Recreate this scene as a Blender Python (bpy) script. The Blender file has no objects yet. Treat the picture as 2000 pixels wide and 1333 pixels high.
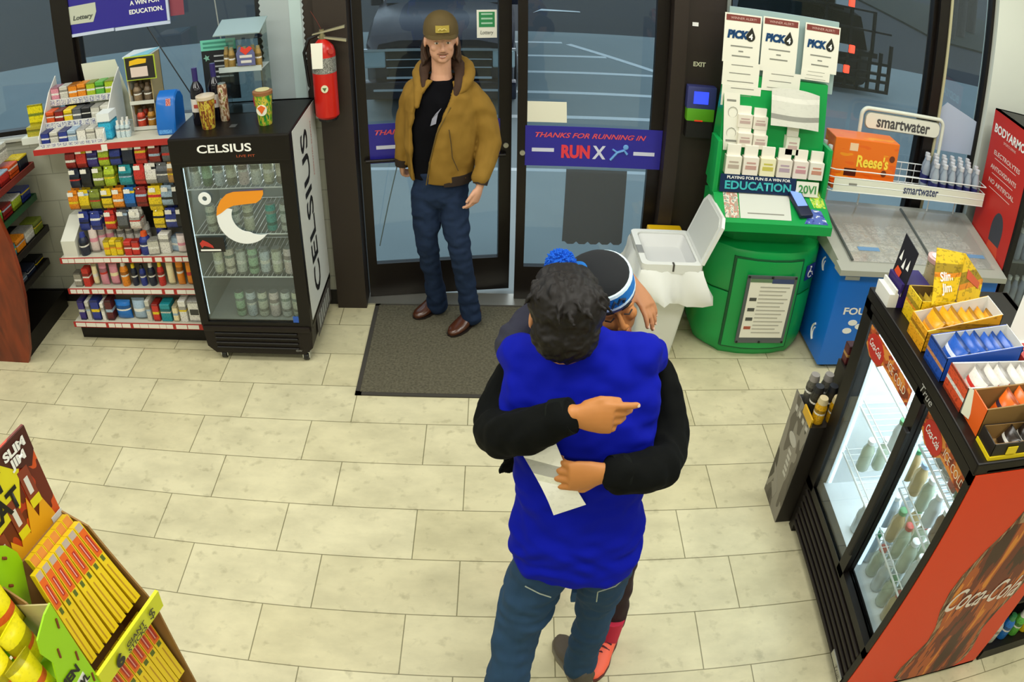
import bpy, bmesh, math, random
from math import sin, cos, pi, radians
from mathutils import Vector, Matrix, noise
sc = bpy.context.scene
COL = sc.collection
random.seed(7)

# ---------------------------------------------------------------- camera
cd = bpy.data.cameras.new('camera'); cam = bpy.data.objects.new('camera', cd); COL.objects.link(cam); sc.camera = cam
cd.type = 'PANO'; cd.panorama_type = 'FISHEYE_LENS_POLYNOMIAL'       # the wide security-camera lens
cd.sensor_width = 36.0; cd.sensor_fit = 'HORIZONTAL'; cd.fisheye_fov = radians(175)
cd.fisheye_polynomial_k0 = 0.0
cd.fisheye_polynomial_k1, cd.fisheye_polynomial_k2, cd.fisheye_polynomial_k3, cd.fisheye_polynomial_k4 = -3.56776587e-02, -5.72683940e-05, 1.51096485e-06, -2.01905764e-07
cd.shift_x = 171.347 / 2000.0; cd.shift_y = -48.986 / 1333.0
cd.clip_start = 0.02; cd.clip_end = 200
_rx, _rr, _rz = 0.9945110891059828, -0.03658363333033048, 0.09423116718278296
cam.matrix_world = (Matrix.Translation((0.90998555, -3.70937924, 2.69470453)) @ Matrix.Rotation(_rz, 4, 'Z')
                    @ Matrix.Rotation(_rx, 4, 'X') @ Matrix.Rotation(_rr, 4, 'Z'))

# ---------------------------------------------------------------- world, lamps, exposure
sc.view_settings.view_transform = 'Standard'; sc.view_settings.look = 'None'
sc.view_settings.gamma = 1.0; sc.view_settings.use_curve_mapping = False
sc.view_settings.exposure = 0.0
w = bpy.data.worlds.new('dusk_sky'); sc.world = w; w.use_nodes = True
_bg = w.node_tree.nodes['Background']; _bg.inputs[0].default_value = (0.50, 0.56, 0.60, 1); _bg.inputs[1].default_value = 2.1
def area(name, loc, sx, sy, power, col, rot=(0, 0, 0)):
    l = bpy.data.lights.new(name, 'AREA'); l.shape = 'RECTANGLE'; l.size = sx; l.size_y = sy
    l.energy = power; l.color = col
    o = bpy.data.objects.new(name, l); o.location = loc; o.rotation_euler = rot; COL.objects.link(o); return o
CEIL = 3.12
for _i, (_x, _y) in enumerate([(-2.0, -4.6), (0.2, -4.6), (2.4, -4.6), (-2.4, -2.4), (-0.4, -2.4), (1.6, -2.4), (3.6, -2.4), (-2.2, -0.6), (0.2, -0.6), (2.4, -0.6), (4.2, -0.6)]):
    area('ceiling_lamp', (_x, _y, CEIL - 0.03), 1.2, 0.6, 23.0, (1.0, 0.995, 0.94))

# ---------------------------------------------------------------- colour and materials
def lin(c):
    if isinstance(c, str):
        c = c.lstrip('#'); c = [int(c[i:i + 2], 16) / 255 for i in (0, 2, 4)]
    return tuple((v / 12.92 if v <= 0.04045 else ((v + 0.055) / 1.055) ** 2.4) for v in c[:3]) + (1.0,)
MATS = {}
def mat(name, col, rough=0.5, metal=0.0, emit=None, estr=1.0, noise_amt=0.0, noise_scale=20.0, bump=0.0, spec=0.5, trans=0.0):
    key = name
    if key in MATS: return MATS[key]
    m = bpy.data.materials.new(name); m.use_nodes = True; nt = m.node_tree; b = nt.nodes['Principled BSDF']
    c = lin(col); b.inputs['Base Color'].default_value = c; b.inputs['Roughness'].default_value = rough
    b.inputs['Metallic'].default_value = metal; b.inputs['Specular IOR Level'].default_value = spec
    if trans: b.inputs['Transmission Weight'].default_value = trans
    if emit: b.inputs['Emission Color'].default_value = lin(emit); b.inputs['Emission Strength'].default_value = estr
    if noise_amt or bump:
        tc = nt.nodes.new('ShaderNodeTexCoord'); n = nt.nodes.new('ShaderNodeTexNoise'); n.inputs['Scale'].default_value = noise_scale
        n.inputs['Detail'].default_value = 4; nt.links.new(tc.outputs['Object'], n.inputs['Vector'])
        if noise_amt:
            mx = nt.nodes.new('ShaderNodeMix'); mx.data_type = 'RGBA'
            mx.inputs['A'].default_value = tuple(v * (1 - noise_amt) for v in c[:3]) + (1,)
            mx.inputs['B'].default_value = tuple(min(1, v * (1 + noise_amt)) for v in c[:3]) + (1,)
            nt.links.new(n.outputs['Fac'], mx.inputs['Factor']); nt.links.new(mx.outputs['Result'], b.inputs['Base Color'])
        if bump:
            bp = nt.nodes.new('ShaderNodeBump'); bp.inputs['Strength'].default_value = bump; bp.inputs['Distance'].default_value = 0.01
            nt.links.new(n.outputs['Fac'], bp.inputs['Height']); nt.links.new(bp.outputs['Normal'], b.inputs['Normal'])
    MATS[key] = m; return m
def glass(name, tint='#ffffff', refl=0.08, rough=0.02):
    if name in MATS: return MATS[name]
    m = bpy.data.materials.new(name); m.use_nodes = True; nt = m.node_tree; nt.nodes.clear()
    t = nt.nodes.new('ShaderNodeBsdfTransparent'); t.inputs[0].default_value = lin(tint)
    g = nt.nodes.new('ShaderNodeBsdfGlossy'); g.inputs['Roughness'].default_value = rough
    lw = nt.nodes.new('ShaderNodeLayerWeight'); lw.inputs[0].default_value = 0.25
    mt = nt.nodes.new('ShaderNodeMath'); mt.operation = 'MULTIPLY_ADD'; mt.inputs[1].default_value = 0.16; mt.inputs[2].default_value = refl
    mx = nt.nodes.new('ShaderNodeMixShader'); o = nt.nodes.new('ShaderNodeOutputMaterial')
    nt.links.new(lw.outputs['Facing'], mt.inputs[0]); nt.links.new(mt.outputs[0], mx.inputs[0])
    nt.links.new(t.outputs[0], mx.inputs[1]); nt.links.new(g.outputs[0], mx.inputs[2]); nt.links.new(mx.outputs[0], o.inputs[0])
    MATS[name] = m; return m
def printed(name, cols, scale=9.0, stretch=(1, 1, 1), rough=0.45, seed=0.0):
    """packaging print: flat blocks of ink in a few colours, cut out of a stretched noise"""
    if name in MATS: return MATS[name]
    m = bpy.data.materials.new(name); m.use_nodes = True; nt = m.node_tree; b = nt.nodes['Principled BSDF']
    b.inputs['Roughness'].default_value = rough
    tc = nt.nodes.new('ShaderNodeTexCoord'); mp = nt.nodes.new('ShaderNodeMapping'); mp.inputs['Scale'].default_value = [s * scale / 9 for s in stretch]
    mp.inputs['Location'].default_value = (seed, seed * 1.7, seed * 0.6)
    n = nt.nodes.new('ShaderNodeTexNoise'); n.inputs['Scale'].default_value = 3.2; n.inputs['Detail'].default_value = 2.5
    r = nt.nodes.new('ShaderNodeValToRGB'); r.color_ramp.interpolation = 'CONSTANT'
    nt.links.new(tc.outputs['Generated'], mp.inputs[0]); nt.links.new(mp.outputs[0], n.inputs['Vector']); nt.links.new(n.outputs['Fac'], r.inputs[0])
    nt.links.new(r.outputs[0], b.inputs['Base Color'])
    k = len(cols); e = r.color_ramp.elements
    while len(e) < k: e.new(0.5)
    for i, c in enumerate(cols):
        e[i].position = 0.0 if i == 0 else 0.40 + 0.22 * (i - 1) / max(1, k - 2) + (0.03 if k == 2 else 0); e[i].color = lin(c)
    MATS[name] = m; return m

def pmat(c, c2='#e6e4dc', sd=0.0, rough=0.35, text=0.8):
    """printed packet: ground colour, a lettered band and a darker foot"""
    v = int(sd * 10) % 4; name = 'pk%s%s%d%.1f' % (c, c2, v, text)
    if name in MATS: return MATS[name]
    m = bpy.data.materials.new(name); m.use_nodes = True; nt = m.node_tree; b = nt.nodes['Principled BSDF']; b.inputs['Roughness'].default_value = rough; L = nt.links.new
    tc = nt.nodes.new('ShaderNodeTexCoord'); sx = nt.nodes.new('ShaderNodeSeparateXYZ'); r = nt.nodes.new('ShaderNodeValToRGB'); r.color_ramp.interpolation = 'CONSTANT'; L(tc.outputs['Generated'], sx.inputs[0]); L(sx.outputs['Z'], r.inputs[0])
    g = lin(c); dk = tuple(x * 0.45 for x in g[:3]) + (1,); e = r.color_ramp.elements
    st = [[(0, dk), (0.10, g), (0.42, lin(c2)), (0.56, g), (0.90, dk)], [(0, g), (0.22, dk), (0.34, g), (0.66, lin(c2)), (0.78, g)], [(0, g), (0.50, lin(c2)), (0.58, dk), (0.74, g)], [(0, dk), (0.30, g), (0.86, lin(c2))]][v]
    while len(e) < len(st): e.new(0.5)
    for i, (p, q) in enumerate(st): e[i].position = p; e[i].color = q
    mp = nt.nodes.new('ShaderNodeMapping'); mp.inputs['Scale'].default_value = (9, 9, 16); mp.inputs['Location'].default_value = (v * 3.1, 0, 0); n = nt.nodes.new('ShaderNodeTexNoise'); n.inputs['Scale'].default_value = 1.0; n.inputs['Detail'].default_value = 1.5; L(tc.outputs['Generated'], mp.inputs[0]); L(mp.outputs[0], n.inputs['Vector'])
    r2 = nt.nodes.new('ShaderNodeValToRGB'); r2.color_ramp.interpolation = 'CONSTANT'; r2.color_ramp.elements[0].color = (0.55, 0.55, 0.55, 1); r2.color_ramp.elements[1].position = 0.42; r2.color_ramp.elements[1].color = (1, 1, 1, 1); L(n.outputs['Fac'], r2.inputs[0])
    x = nt.nodes.new('ShaderNodeMix'); x.data_type = 'RGBA'; x.blend_type = 'MULTIPLY'; x.inputs['Factor'].default_value = text; L(r.outputs[0], x.inputs['A']); L(r2.outputs[0], x.inputs['B']); L(x.outputs['Result'], b.inputs['Base Color'])
    MATS[name] = m; return m
# ---------------------------------------------------------------- mesh builder
class MB:
    def __init__(s): s.v = []; s.f = []; s.mi = []; s.cur = 0; s.T = None
    def add(s, vs, fs):
        n = len(s.v); vs = [Vector(p) for p in vs]
        if s.T is not None: vs = [s.T @ p for p in vs]
        s.v += vs; s.f += [tuple(i + n for i in f) for f in fs]; s.mi += [s.cur] * len(fs); return s
    def m(s, i): s.cur = i; return s
    def box(s, x0, x1, y0, y1, z0, z1):
        if x0 > x1: x0, x1 = x1, x0
        if y0 > y1: y0, y1 = y1, y0
        if z0 > z1: z0, z1 = z1, z0
        return s.add([(x0, y0, z0), (x1, y0, z0), (x1, y1, z0), (x0, y1, z0), (x0, y0, z1), (x1, y0, z1), (x1, y1, z1), (x0, y1, z1)],
                     [(0, 3, 2, 1), (4, 5, 6, 7), (0, 1, 5, 4), (1, 2, 6, 5), (2, 3, 7, 6), (3, 0, 4, 7)])
    def bbox(s, x0, x1, y0, y1, z0, z1, b=0.005, seg=2):
        bm = bmesh.new(); t = MB().box(x0, x1, y0, y1, z0, z1)
        vs = [bm.verts.new(p) for p in t.v]
        for f in t.f: bm.faces.new([vs[i] for i in f])
        bmesh.ops.bevel(bm, geom=bm.edges[:], offset=b, segments=seg, affect='EDGES', profile=0.6)
        bm.verts.index_update(); s.add([v.co.copy() for v in bm.verts], [tuple(v.index for v in f.verts) for f in bm.faces]); bm.free(); return s
    def hexa(s, p):   # eight corners, bottom ring then top ring
        return s.add(p, [(0, 3, 2, 1), (4, 5, 6, 7), (0, 1, 5, 4), (1, 2, 6, 5), (2, 3, 7, 6), (3, 0, 4, 7)])
    def quadslab(s, a, b, c, d, t):   # thick quad: corners a b c d, thickness t along the normal's back
        a, b, c, d = map(Vector, (a, b, c, d)); n = (b - a).cross(d - a).normalized() * t
        return s.hexa([a - n, b - n, c - n, d - n, a, b, c, d])
    def prism(s, poly, axis, lo, hi):
        """2-D outline pushed along axis ('x': poly is (y,z), 'y': (x,z), 'z': (x,y))"""
        def P(u, v, w): return {'x': (w, u, v), 'y': (u, w, v), 'z': (u, v, w)}[axis]
        n = len(poly); vs = [P(u, v, lo) for u, v in poly] + [P(u, v, hi) for u, v in poly]
        fs = [tuple(range(n))[::-1], tuple(range(n, 2 * n))] + [(i, (i + 1) % n, n + (i + 1) % n, n + i) for i in range(n)]
        return s.add(vs, fs)
    def ring(s, c, ax, bx, n):   # points of an ellipse about c
        return [Vector(c) + Vector(ax) * cos(2 * pi * i / n) + Vector(bx) * sin(2 * pi * i / n) for i in range(n)]
    def loft(s, rings, close=True):
        n = len(rings[0]); vs = [p for r in rings for p in r]; fs = []
        for k in range(len(rings) - 1):
            for i in range(n): fs.append((k * n + i, k * n + (i + 1) % n, (k + 1) * n + (i + 1) % n, (k + 1) * n + i))
        if close: fs.append(tuple(range(n))[::-1]); fs.append(tuple(range((len(rings) - 1) * n, len(rings) * n)))
        return s.add(vs, fs)
    def lathe(s, prof, c=(0, 0, 0), n=20, close=True):   # prof: (radius, height)
        return s.loft([s.ring((c[0], c[1], c[2] + z), (max(r, 1e-4), 0, 0), (0, max(r, 1e-4), 0), n) for r, z in prof], close)
    def tube(s, pts, r, n=8, close=True):
        pts = [Vector(p) for p in pts]; rs = r if isinstance(r, (list, tuple)) else [r] * len(pts); rings = []; u = None
        for i, p in enumerate(pts):
            d = (pts[min(i + 1, len(pts) - 1)] - pts[max(i - 1, 0)])
            d = d.normalized() if d.length > 1e-9 else Vector((0, 0, 1))
            if u is None: u = d.orthogonal().normalized()
            u = (u - d * u.dot(d)); u = u.normalized() if u.length > 1e-6 else d.orthogonal().normalized()
            rings.append(s.ring(p, u * rs[i], d.cross(u) * rs[i], n))
        return s.loft(rings, close)
    def ell(s, c, r, n=16, m=10, R=None):
        c = Vector(c); rings = []
        for k in range(m + 1):
            t = pi * (k + 0.02) / (m + 0.04); rad = sin(t); z = -cos(t)
            rings.append([c + ((R @ Vector((r[0] * rad * cos(2 * pi * i / n), r[1] * rad * sin(2 * pi * i / n), r[2] * z))) if R else Vector((r[0] * rad * cos(2 * pi * i / n), r[1] * rad * sin(2 * pi * i / n), r[2] * z))) for i in range(n)])
        return s.loft(rings)
    def build(s, name, mats, parent=None, smooth=None, world=True, edit=None):
        me = bpy.data.meshes.new(name); vs = s.v
        if parent is not None and world:
            inv = INV.get(parent.name)
            if inv is not None: vs = [inv @ p for p in vs]
        me.from_pydata([tuple(p) for p in vs], [], s.f)
        if not isinstance(mats, (list, tuple)): mats = [mats]
        for m in mats: me.materials.append(m)
        if len(mats) > 1: me.polygons.foreach_set('material_index', [min(i, len(mats) - 1) for i in s.mi])
        bm = bmesh.new(); bm.from_mesh(me); bmesh.ops.recalc_face_normals(bm, faces=bm.faces[:]); bm.to_mesh(me); bm.free()
        if smooth is not None:
            me.polygons.foreach_set('use_smooth', [True] * len(me.polygons)); me.set_sharp_from_angle(angle=radians(smooth))
        me.validate(); me.update()
        o = bpy.data.objects.new(name, me); COL.objects.link(o)
        if parent is not None: o.parent = parent; INV[o.name] = INV.get(parent.name)
        return o
INV = {}
def tag(o, label=None, cat=None, group=None, kind=None):
    if label: o['label'] = label
    if cat: o['category'] = cat
    if group: o['group'] = group
    if kind: o['kind'] = kind
    return o
def thing(name, label, cat, loc=(0, 0, 0), rz=0.0, group=None):
    o = bpy.data.objects.new(name, None); COL.objects.link(o); o.empty_display_size = 0.1
    o.location = loc; o.rotation_euler = (0, 0, rz)
    INV[o.name] = (Matrix.Translation(loc) @ Matrix.Rotation(rz, 4, 'Z')).inverted()
    return tag(o, label, cat, group)
def struct(name, mb, m, smooth=None):
    o = mb.build(name, m, None, smooth); o['kind'] = 'structure'; return o
def dup(o, loc=None, rz=None, label=None, group=None, parent=None):
    c = o.copy(); COL.objects.link(c)
    if parent is not None: c.parent = parent
    if loc is not None: c.location = loc
    if rz is not None: c.rotation_euler = (0, 0, rz)
    if label: c['label'] = label
    if group: c['group'] = group
    for ch in o.children: dup(ch, parent=c)
    return c
def letters(name, txt, m, parent, org, xd, yd, h, width=None, bold=0.0, thick=0.0012, align='c', shear=0.0, label=None, world=True):
    """raised printed lettering lying in the plane of xd and yd, centred on org"""
    cu = bpy.data.curves.new('tmp', 'FONT'); cu.body = txt; cu.size = 1.0; cu.offset = bold; cu.shear = shear; cu.resolution_u = 3
    cu.space_line = 0.9
    if '\n' in txt: cu.align_x = 'CENTER'
    to = bpy.data.objects.new('tmp', cu)
    me = bpy.data.meshes.new_from_object(to); bpy.data.objects.remove(to); bpy.data.curves.remove(cu)
    xs = [v.co.x for v in me.vertices]; ys = [v.co.y for v in me.vertices]
    if not xs: return None
    x0, x1, y0, y1 = min(xs), max(xs), min(ys), max(ys)
    sy = h / max(1e-6, y1 - y0); sx = sy if width is None else width / max(1e-6, x1 - x0)
    xd = Vector(xd).normalized(); yd = Vector(yd).normalized(); nn = xd.cross(yd); org = Vector(org)
    ax = {'c': (x0 + x1) / 2, 'l': x0, 'r': x1}[align]; ay = (y0 + y1) / 2
    inv = INV.get(parent.name) if (parent is not None and world) else None
    for v in me.vertices:
        p = org + xd * ((v.co.x - ax) * sx) + yd * ((v.co.y - ay) * sy) + nn * thick
        v.co = inv @ p if inv is not None else p
    me.materials.append(m); me.name = name
    o = bpy.data.objects.new(name, me); COL.objects.link(o)
    if parent is not None: o.parent = parent
    if label: o['label'] = label
    return o
WHITE = mat('white_print', '#f4f4f0', 0.5); BLACK = mat('black_print', '#101010', 0.5)
# ================================================================ the shop and the car park
def floor_mat():
    m = bpy.data.materials.new('floor_tile'); m.use_nodes = True; nt = m.node_tree; b = nt.nodes['Principled BSDF']; L = nt.links.new
    tc = nt.nodes.new('ShaderNodeTexCoord'); br = nt.nodes.new('ShaderNodeTexBrick')
    br.offset = 0.655; br.offset_frequency = 2; br.squash = 1.0
    br.inputs['Scale'].default_value = 1.0; br.inputs['Brick Width'].default_value = 0.61; br.inputs['Row Height'].default_value = 0.305
    br.inputs['Mortar Size'].default_value = 0.0028; br.inputs['Mortar Smooth'].default_value = 0.3
    br.inputs['Color1'].default_value = lin('#d3cba4'); br.inputs['Color2'].default_value = lin('#dbd4b0'); br.inputs['Mortar'].default_value = lin('#8a8463')
    L(tc.outputs['Object'], br.inputs['Vector'])
    n1 = nt.nodes.new('ShaderNodeTexNoise'); n1.inputs['Scale'].default_value = 3.4; n1.inputs['Detail'].default_value = 7; n1.inputs['Roughness'].default_value = 0.62
    n2 = nt.nodes.new('ShaderNodeTexNoise'); n2.inputs['Scale'].default_value = 16; n2.inputs['Detail'].default_value = 6
    mp = nt.nodes.new('ShaderNodeMapping'); mp.inputs['Scale'].default_value = (1, 1.6, 1); L(tc.outputs['Object'], mp.inputs[0]); L(mp.outputs[0], n1.inputs['Vector']); L(tc.outputs['Object'], n2.inputs['Vector'])
    r = nt.nodes.new('ShaderNodeValToRGB'); r.color_ramp.elements[0].position = 0.34; r.color_ramp.elements[0].color = (0.80, 0.80, 0.79, 1); r.color_ramp.elements[1].position = 0.62; r.color_ramp.elements[1].color = (1, 1, 1, 1)
    L(n1.outputs['Fac'], r.inputs[0])
    r2 = nt.nodes.new('ShaderNodeValToRGB'); r2.color_ramp.elements[0].position = 0.28; r2.color_ramp.elements[0].color = (0.72, 0.71, 0.68, 1); r2.color_ramp.elements[1].position = 0.42; r2.color_ramp.elements[1].color = (1, 1, 1, 1)
    L(n2.outputs['Fac'], r2.inputs[0])
    a = nt.nodes.new('ShaderNodeMix'); a.data_type = 'RGBA'; a.blend_type = 'MULTIPLY'; a.inputs['Factor'].default_value = 1
    c = nt.nodes.new('ShaderNodeMix'); c.data_type = 'RGBA'; c.blend_type = 'MULTIPLY'; c.inputs['Factor'].default_value = 0.8
    L(br.outputs['Color'], a.inputs['A']); L(r.outputs[0], a.inputs['B']); L(a.outputs['Result'], c.inputs['A']); L(r2.outputs[0], c.inputs['B'])
    L(c.outputs['Result'], b.inputs['Base Color']); b.inputs['Roughness'].default_value = 0.36; b.inputs['Specular IOR Level'].default_value = 0.35
    bp = nt.nodes.new('ShaderNodeBump'); bp.inputs['Strength'].default_value = 0.35; bp.inputs['Distance'].default_value = 0.002; bp.invert = True
    L(br.outputs['Fac'], bp.inputs['Height']); L(bp.outputs['Normal'], b.inputs['Normal'])
    return m
def tilewall_mat():
    m = bpy.data.materials.new('painted_block'); m.use_nodes = True; nt = m.node_tree; b = nt.nodes['Principled BSDF']; L = nt.links.new
    tc = nt.nodes.new('ShaderNodeTexCoord'); mp = nt.nodes.new('ShaderNodeMapping'); mp.inputs['Rotation'].default_value = (radians(90), 0, 0)
    br = nt.nodes.new('ShaderNodeTexBrick'); br.offset = 0.5; br.inputs['Scale'].default_value = 1; br.inputs['Brick Width'].default_value = 0.30; br.inputs['Row Height'].default_value = 0.20
    br.inputs['Mortar Size'].default_value = 0.004; br.inputs['Color1'].default_value = lin('#b9b9a6'); br.inputs['Color2'].default_value = lin('#bdbdab'); br.inputs['Mortar'].default_value = lin('#a3a392')
    L(tc.outputs['Object'], mp.inputs[0]); L(mp.outputs[0], br.inputs['Vector']); L(br.outputs['Color'], b.inputs['Base Color']); b.inputs['Roughness'].default_value = 0.35
    bp = nt.nodes.new('ShaderNodeBump'); bp.inputs['Strength'].default_value = 0.5; bp.inputs['Distance'].default_value = 0.004; bp.invert = True
    L(br.outputs['Fac'], bp.inputs['Height']); L(bp.outputs['Normal'], b.inputs['Normal']); return m
M_floor = floor_mat(); M_tw = tilewall_mat()
M_white = mat('wall_paint', '#dfe3d8', 0.6); M_frame = mat('bronze_frame', '#1b1512', 0.35, 0.3); M_dark = mat('dark_column', '#2a2019', 0.5)
M_alu = mat('aluminium', '#b9b9b0', 0.35, 0.8); M_glass = glass('window_glass', '#dfe9ee', 0.03)
struct('floor', MB().box(-4.8, 5.6, -7.2, 0.66, -0.06, 0), M_floor)
struct('ceiling', MB().box(-4.8, 5.6, -7.2, 0.72, CEIL, CEIL + 0.1), mat('ceiling_tile', '#e6e6dc', 0.8))
struct('wall_back', MB().box(-4.8, 5.6, -7.3, -7.2, 0, CEIL), M_white)
struct('wall_left', MB().box(-4.9, -4.8, -7.2, 0.72, 0, CEIL), M_white)
struct('wall_right', MB().box(5.6, 5.7, -7.2, 0.72, 0, CEIL), M_white)
struct('wall_front', MB().box(-4.8, -0.036, 0.56, 0.72, 0, 1.27), M_tw)
struct('baseboard_front', MB().box(-4.8, -0.036, 0.545, 0.56, 0, 0.10), mat('black_base', '#14110f', 0.5))
struct('trim_1', MB().box(-0.036, 0.148, 0.5, 0.72, 0, CEIL).box(-0.125, -0.036, 0.56, 0.72, 1.27, CEIL), M_dark)      # column left of the doors
struct('trim_2', MB().box(-1.745, -1.62, 0.575, 0.70, 1.27, CEIL), M_frame)
struct('trim_3', MB().box(1.945, 2.26, 0.56, 0.70, 0, CEIL).box(1.945, 2.03, 0.53, 0.56, 0, CEIL), M_dark)
struct('trim_4', MB().box(2.262, 2.285, 0.545, 0.70, 0.1, CEIL), M_alu)
struct('trim_5', MB().box(3.80, 3.885, 0.57, 0.70, 0.3, CEIL), M_frame)
struct('trim_6', MB().box(3.885, 3.905, 0.56, 0.70, 0.3, CEIL), mat('tan_strip', '#b5b08c', 0.5))
struct('wall_front_right', MB().box(4.34, 5.6, 0.56, 0.72, 0, CEIL).box(2.28, 4.34, 0.60, 0.72, 0, 0.3), M_white)
struct('trim_7', MB().box(0.148, 1.945, 0.60, 0.70, 2.12, CEIL), M_frame)
struct('trim_8', MB().box(0.148, 1.945, 0.54, 0.68, 0.0, 0.012), M_alu)                       # threshold
struct('trim_9', MB().box(-4.8, -0.036, 0.53, 0.575, 1.27, 1.29), mat('sill_cap', '#c9c9bd', 0.4))
for nm, x0, x1, z0 in (('window_1', -1.62, -0.125, 1.29), ('window_2', -4.8, -1.745, 1.29), ('window_3', 2.285, 3.80, 0.3), ('window_4', 3.905, 4.34, 0.3)):
    g = struct(nm, MB().box(x0, x1, 0.635, 0.641, z0, CEIL), M_glass)
    f = MB().box(x0, x0 + 0.03, 0.61, 0.67, z0, CEIL).box(x1 - 0.03, x1, 0.61, 0.67, z0, CEIL).box(x0, x1, 0.61, 0.67, z0, z0 + 0.035)
    f.build('window_frame', M_frame, g, world=False)
def door(nm, hx, hy, ang, width, handle_side):
    e = bpy.data.objects.new(nm, None); COL.objects.link(e); e.location = (hx, hy, 0); e.rotation_euler = (0, 0, ang); e['kind'] = 'structure'
    W = width; m = MB().box(0, 0.055, -0.022, 0.022, 0.015, 2.10).box(W - 0.075, W, -0.022, 0.022, 0.015, 2.10).box(0.055, W - 0.075, -0.022, 0.022, 0.015, 0.25).box(0.055, W - 0.075, -0.022, 0.022, 2.02, 2.10)
    m.build('door_leaf', M_frame, e, world=False)
    MB().box(0.055, W - 0.075, -0.003, 0.003, 0.25, 2.02).build('pane', M_glass, e, world=False)
    b = None if not handle_side else MB().tube([(0.03, -0.05, 0.965), (W - 0.04, -0.05, 0.965)], 0.011, 10).tube([(0.03, -0.02, 0.965), (0.03, -0.05, 0.965)], 0.01, 8).tube([(W - 0.04, -0.02, 0.965), (W - 0.04, -0.05, 0.965)], 0.01, 8)
    if b: b.build('push_bar', M_frame, e, smooth=40, world=False)
    x = W - 0.035 if handle_side else 0.03
    MB().lathe([(0, 0), (0.016, 0), (0.016, 0.012), (0, 0.012)], (0, 0, 0)).build('lock', M_alu, e, world=False).matrix_local = Matrix.Translation((x, -0.022, 1.02)) @ Matrix.Rotation(radians(90), 4, 'X')
    return e
D1 = door('door_1', 0.155, 0.64, radians(8), 0.90, True)
D2 = door('door_2', 1.08, 0.64, 0.0, 0.862, False)

# ---- outside
M_walk = mat('sidewalk_concrete', '#97a2a3', 0.8, noise_amt=0.10, noise_scale=1.3)
M_lot = mat('parking_asphalt', '#7b8789', 0.85, noise_amt=0.12, noise_scale=1.0)
M_road = mat('road_asphalt', '#1d2229', 0.85, noise_amt=0.3, noise_scale=0.5)
M_line = mat('line_paint', '#c9d2d4', 0.7, noise_amt=0.08)
struct('sidewalk', MB().box(-9, 14, 0.66, 2.84, -0.2, -0.02), M_walk)
struct('pavement', MB().box(-16, 18, 2.84, 9.0, -0.2, -0.05), M_lot)
struct('road', MB().box(-40, 50, 9.0, 40, -0.2, -0.055), M_road)
struct('terrain', MB().box(-40, 60, 40, 60, -0.2, 0.1).box(12.5, 60, 13.5, 22, -0.2, 0.0), mat('dark_grass', '#23271f', 0.9, noise_amt=0.5, noise_scale=0.7))
def paint(label, pts, wd=0.10):
    a, b = Vector((pts[0][0], pts[0][1], 0)), Vector((pts[1][0], pts[1][1], 0)); d = (b - a).normalized(); n = Vector((-d.y, d.x, 0)) * wd / 2
    o = MB().hexa([(p.x, p.y, z) for z in (-0.05, -0.045) for p in (a - n, b - n, b + n, a + n)]).build('painted_line', M_line)
    tag(o, label, 'parking line', 'white lines painted on the car park')
paint('white painted line along the edge of the sidewalk', ((-5, 2.90), (8, 2.93)), 0.11)
paint('white parking line second beyond the sidewalk, below the white sign', ((0.5, 4.45), (3.05, 4.53)))
paint('white parking line third beyond the sidewalk', ((0.6, 5.42), (3.4, 5.46)))
paint('white parking line fourth beyond the sidewalk, meeting the slanted line', ((0.7, 6.36), (3.28, 6.44)))
paint('short white parking line ending at the middle of the slanted line', ((0.8, 7.25), (2.62, 7.35)))
paint('shortest of the straight white parking lines, fifth beyond the sidewalk', ((0.9, 8.15), (2.05, 8.19)))
paint('slanted white line closing off the striped parking area', ((2.14, 8.10), (3.36, 6.50)), 0.11)
for lab, x, y, s in (('white arrow painted on the road straight out from the closed door', 1.75, 10.95, 1), ('white arrow painted on the car park past the slanted line', 3.35, 7.55, 0.8)):
    o = MB().prism([(x, y - 0.25 * s), (x + 0.18 * s, y + 0.16 * s), (x + 0.9 * s, y + 0.04 * s), (x + 0.9 * s, y - 0.04 * s), (x + 0.14 * s, y - 0.02 * s)], 'z', -0.05, -0.045).build('painted_arrow', M_line)
    tag(o, lab, 'road arrow')
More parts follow.
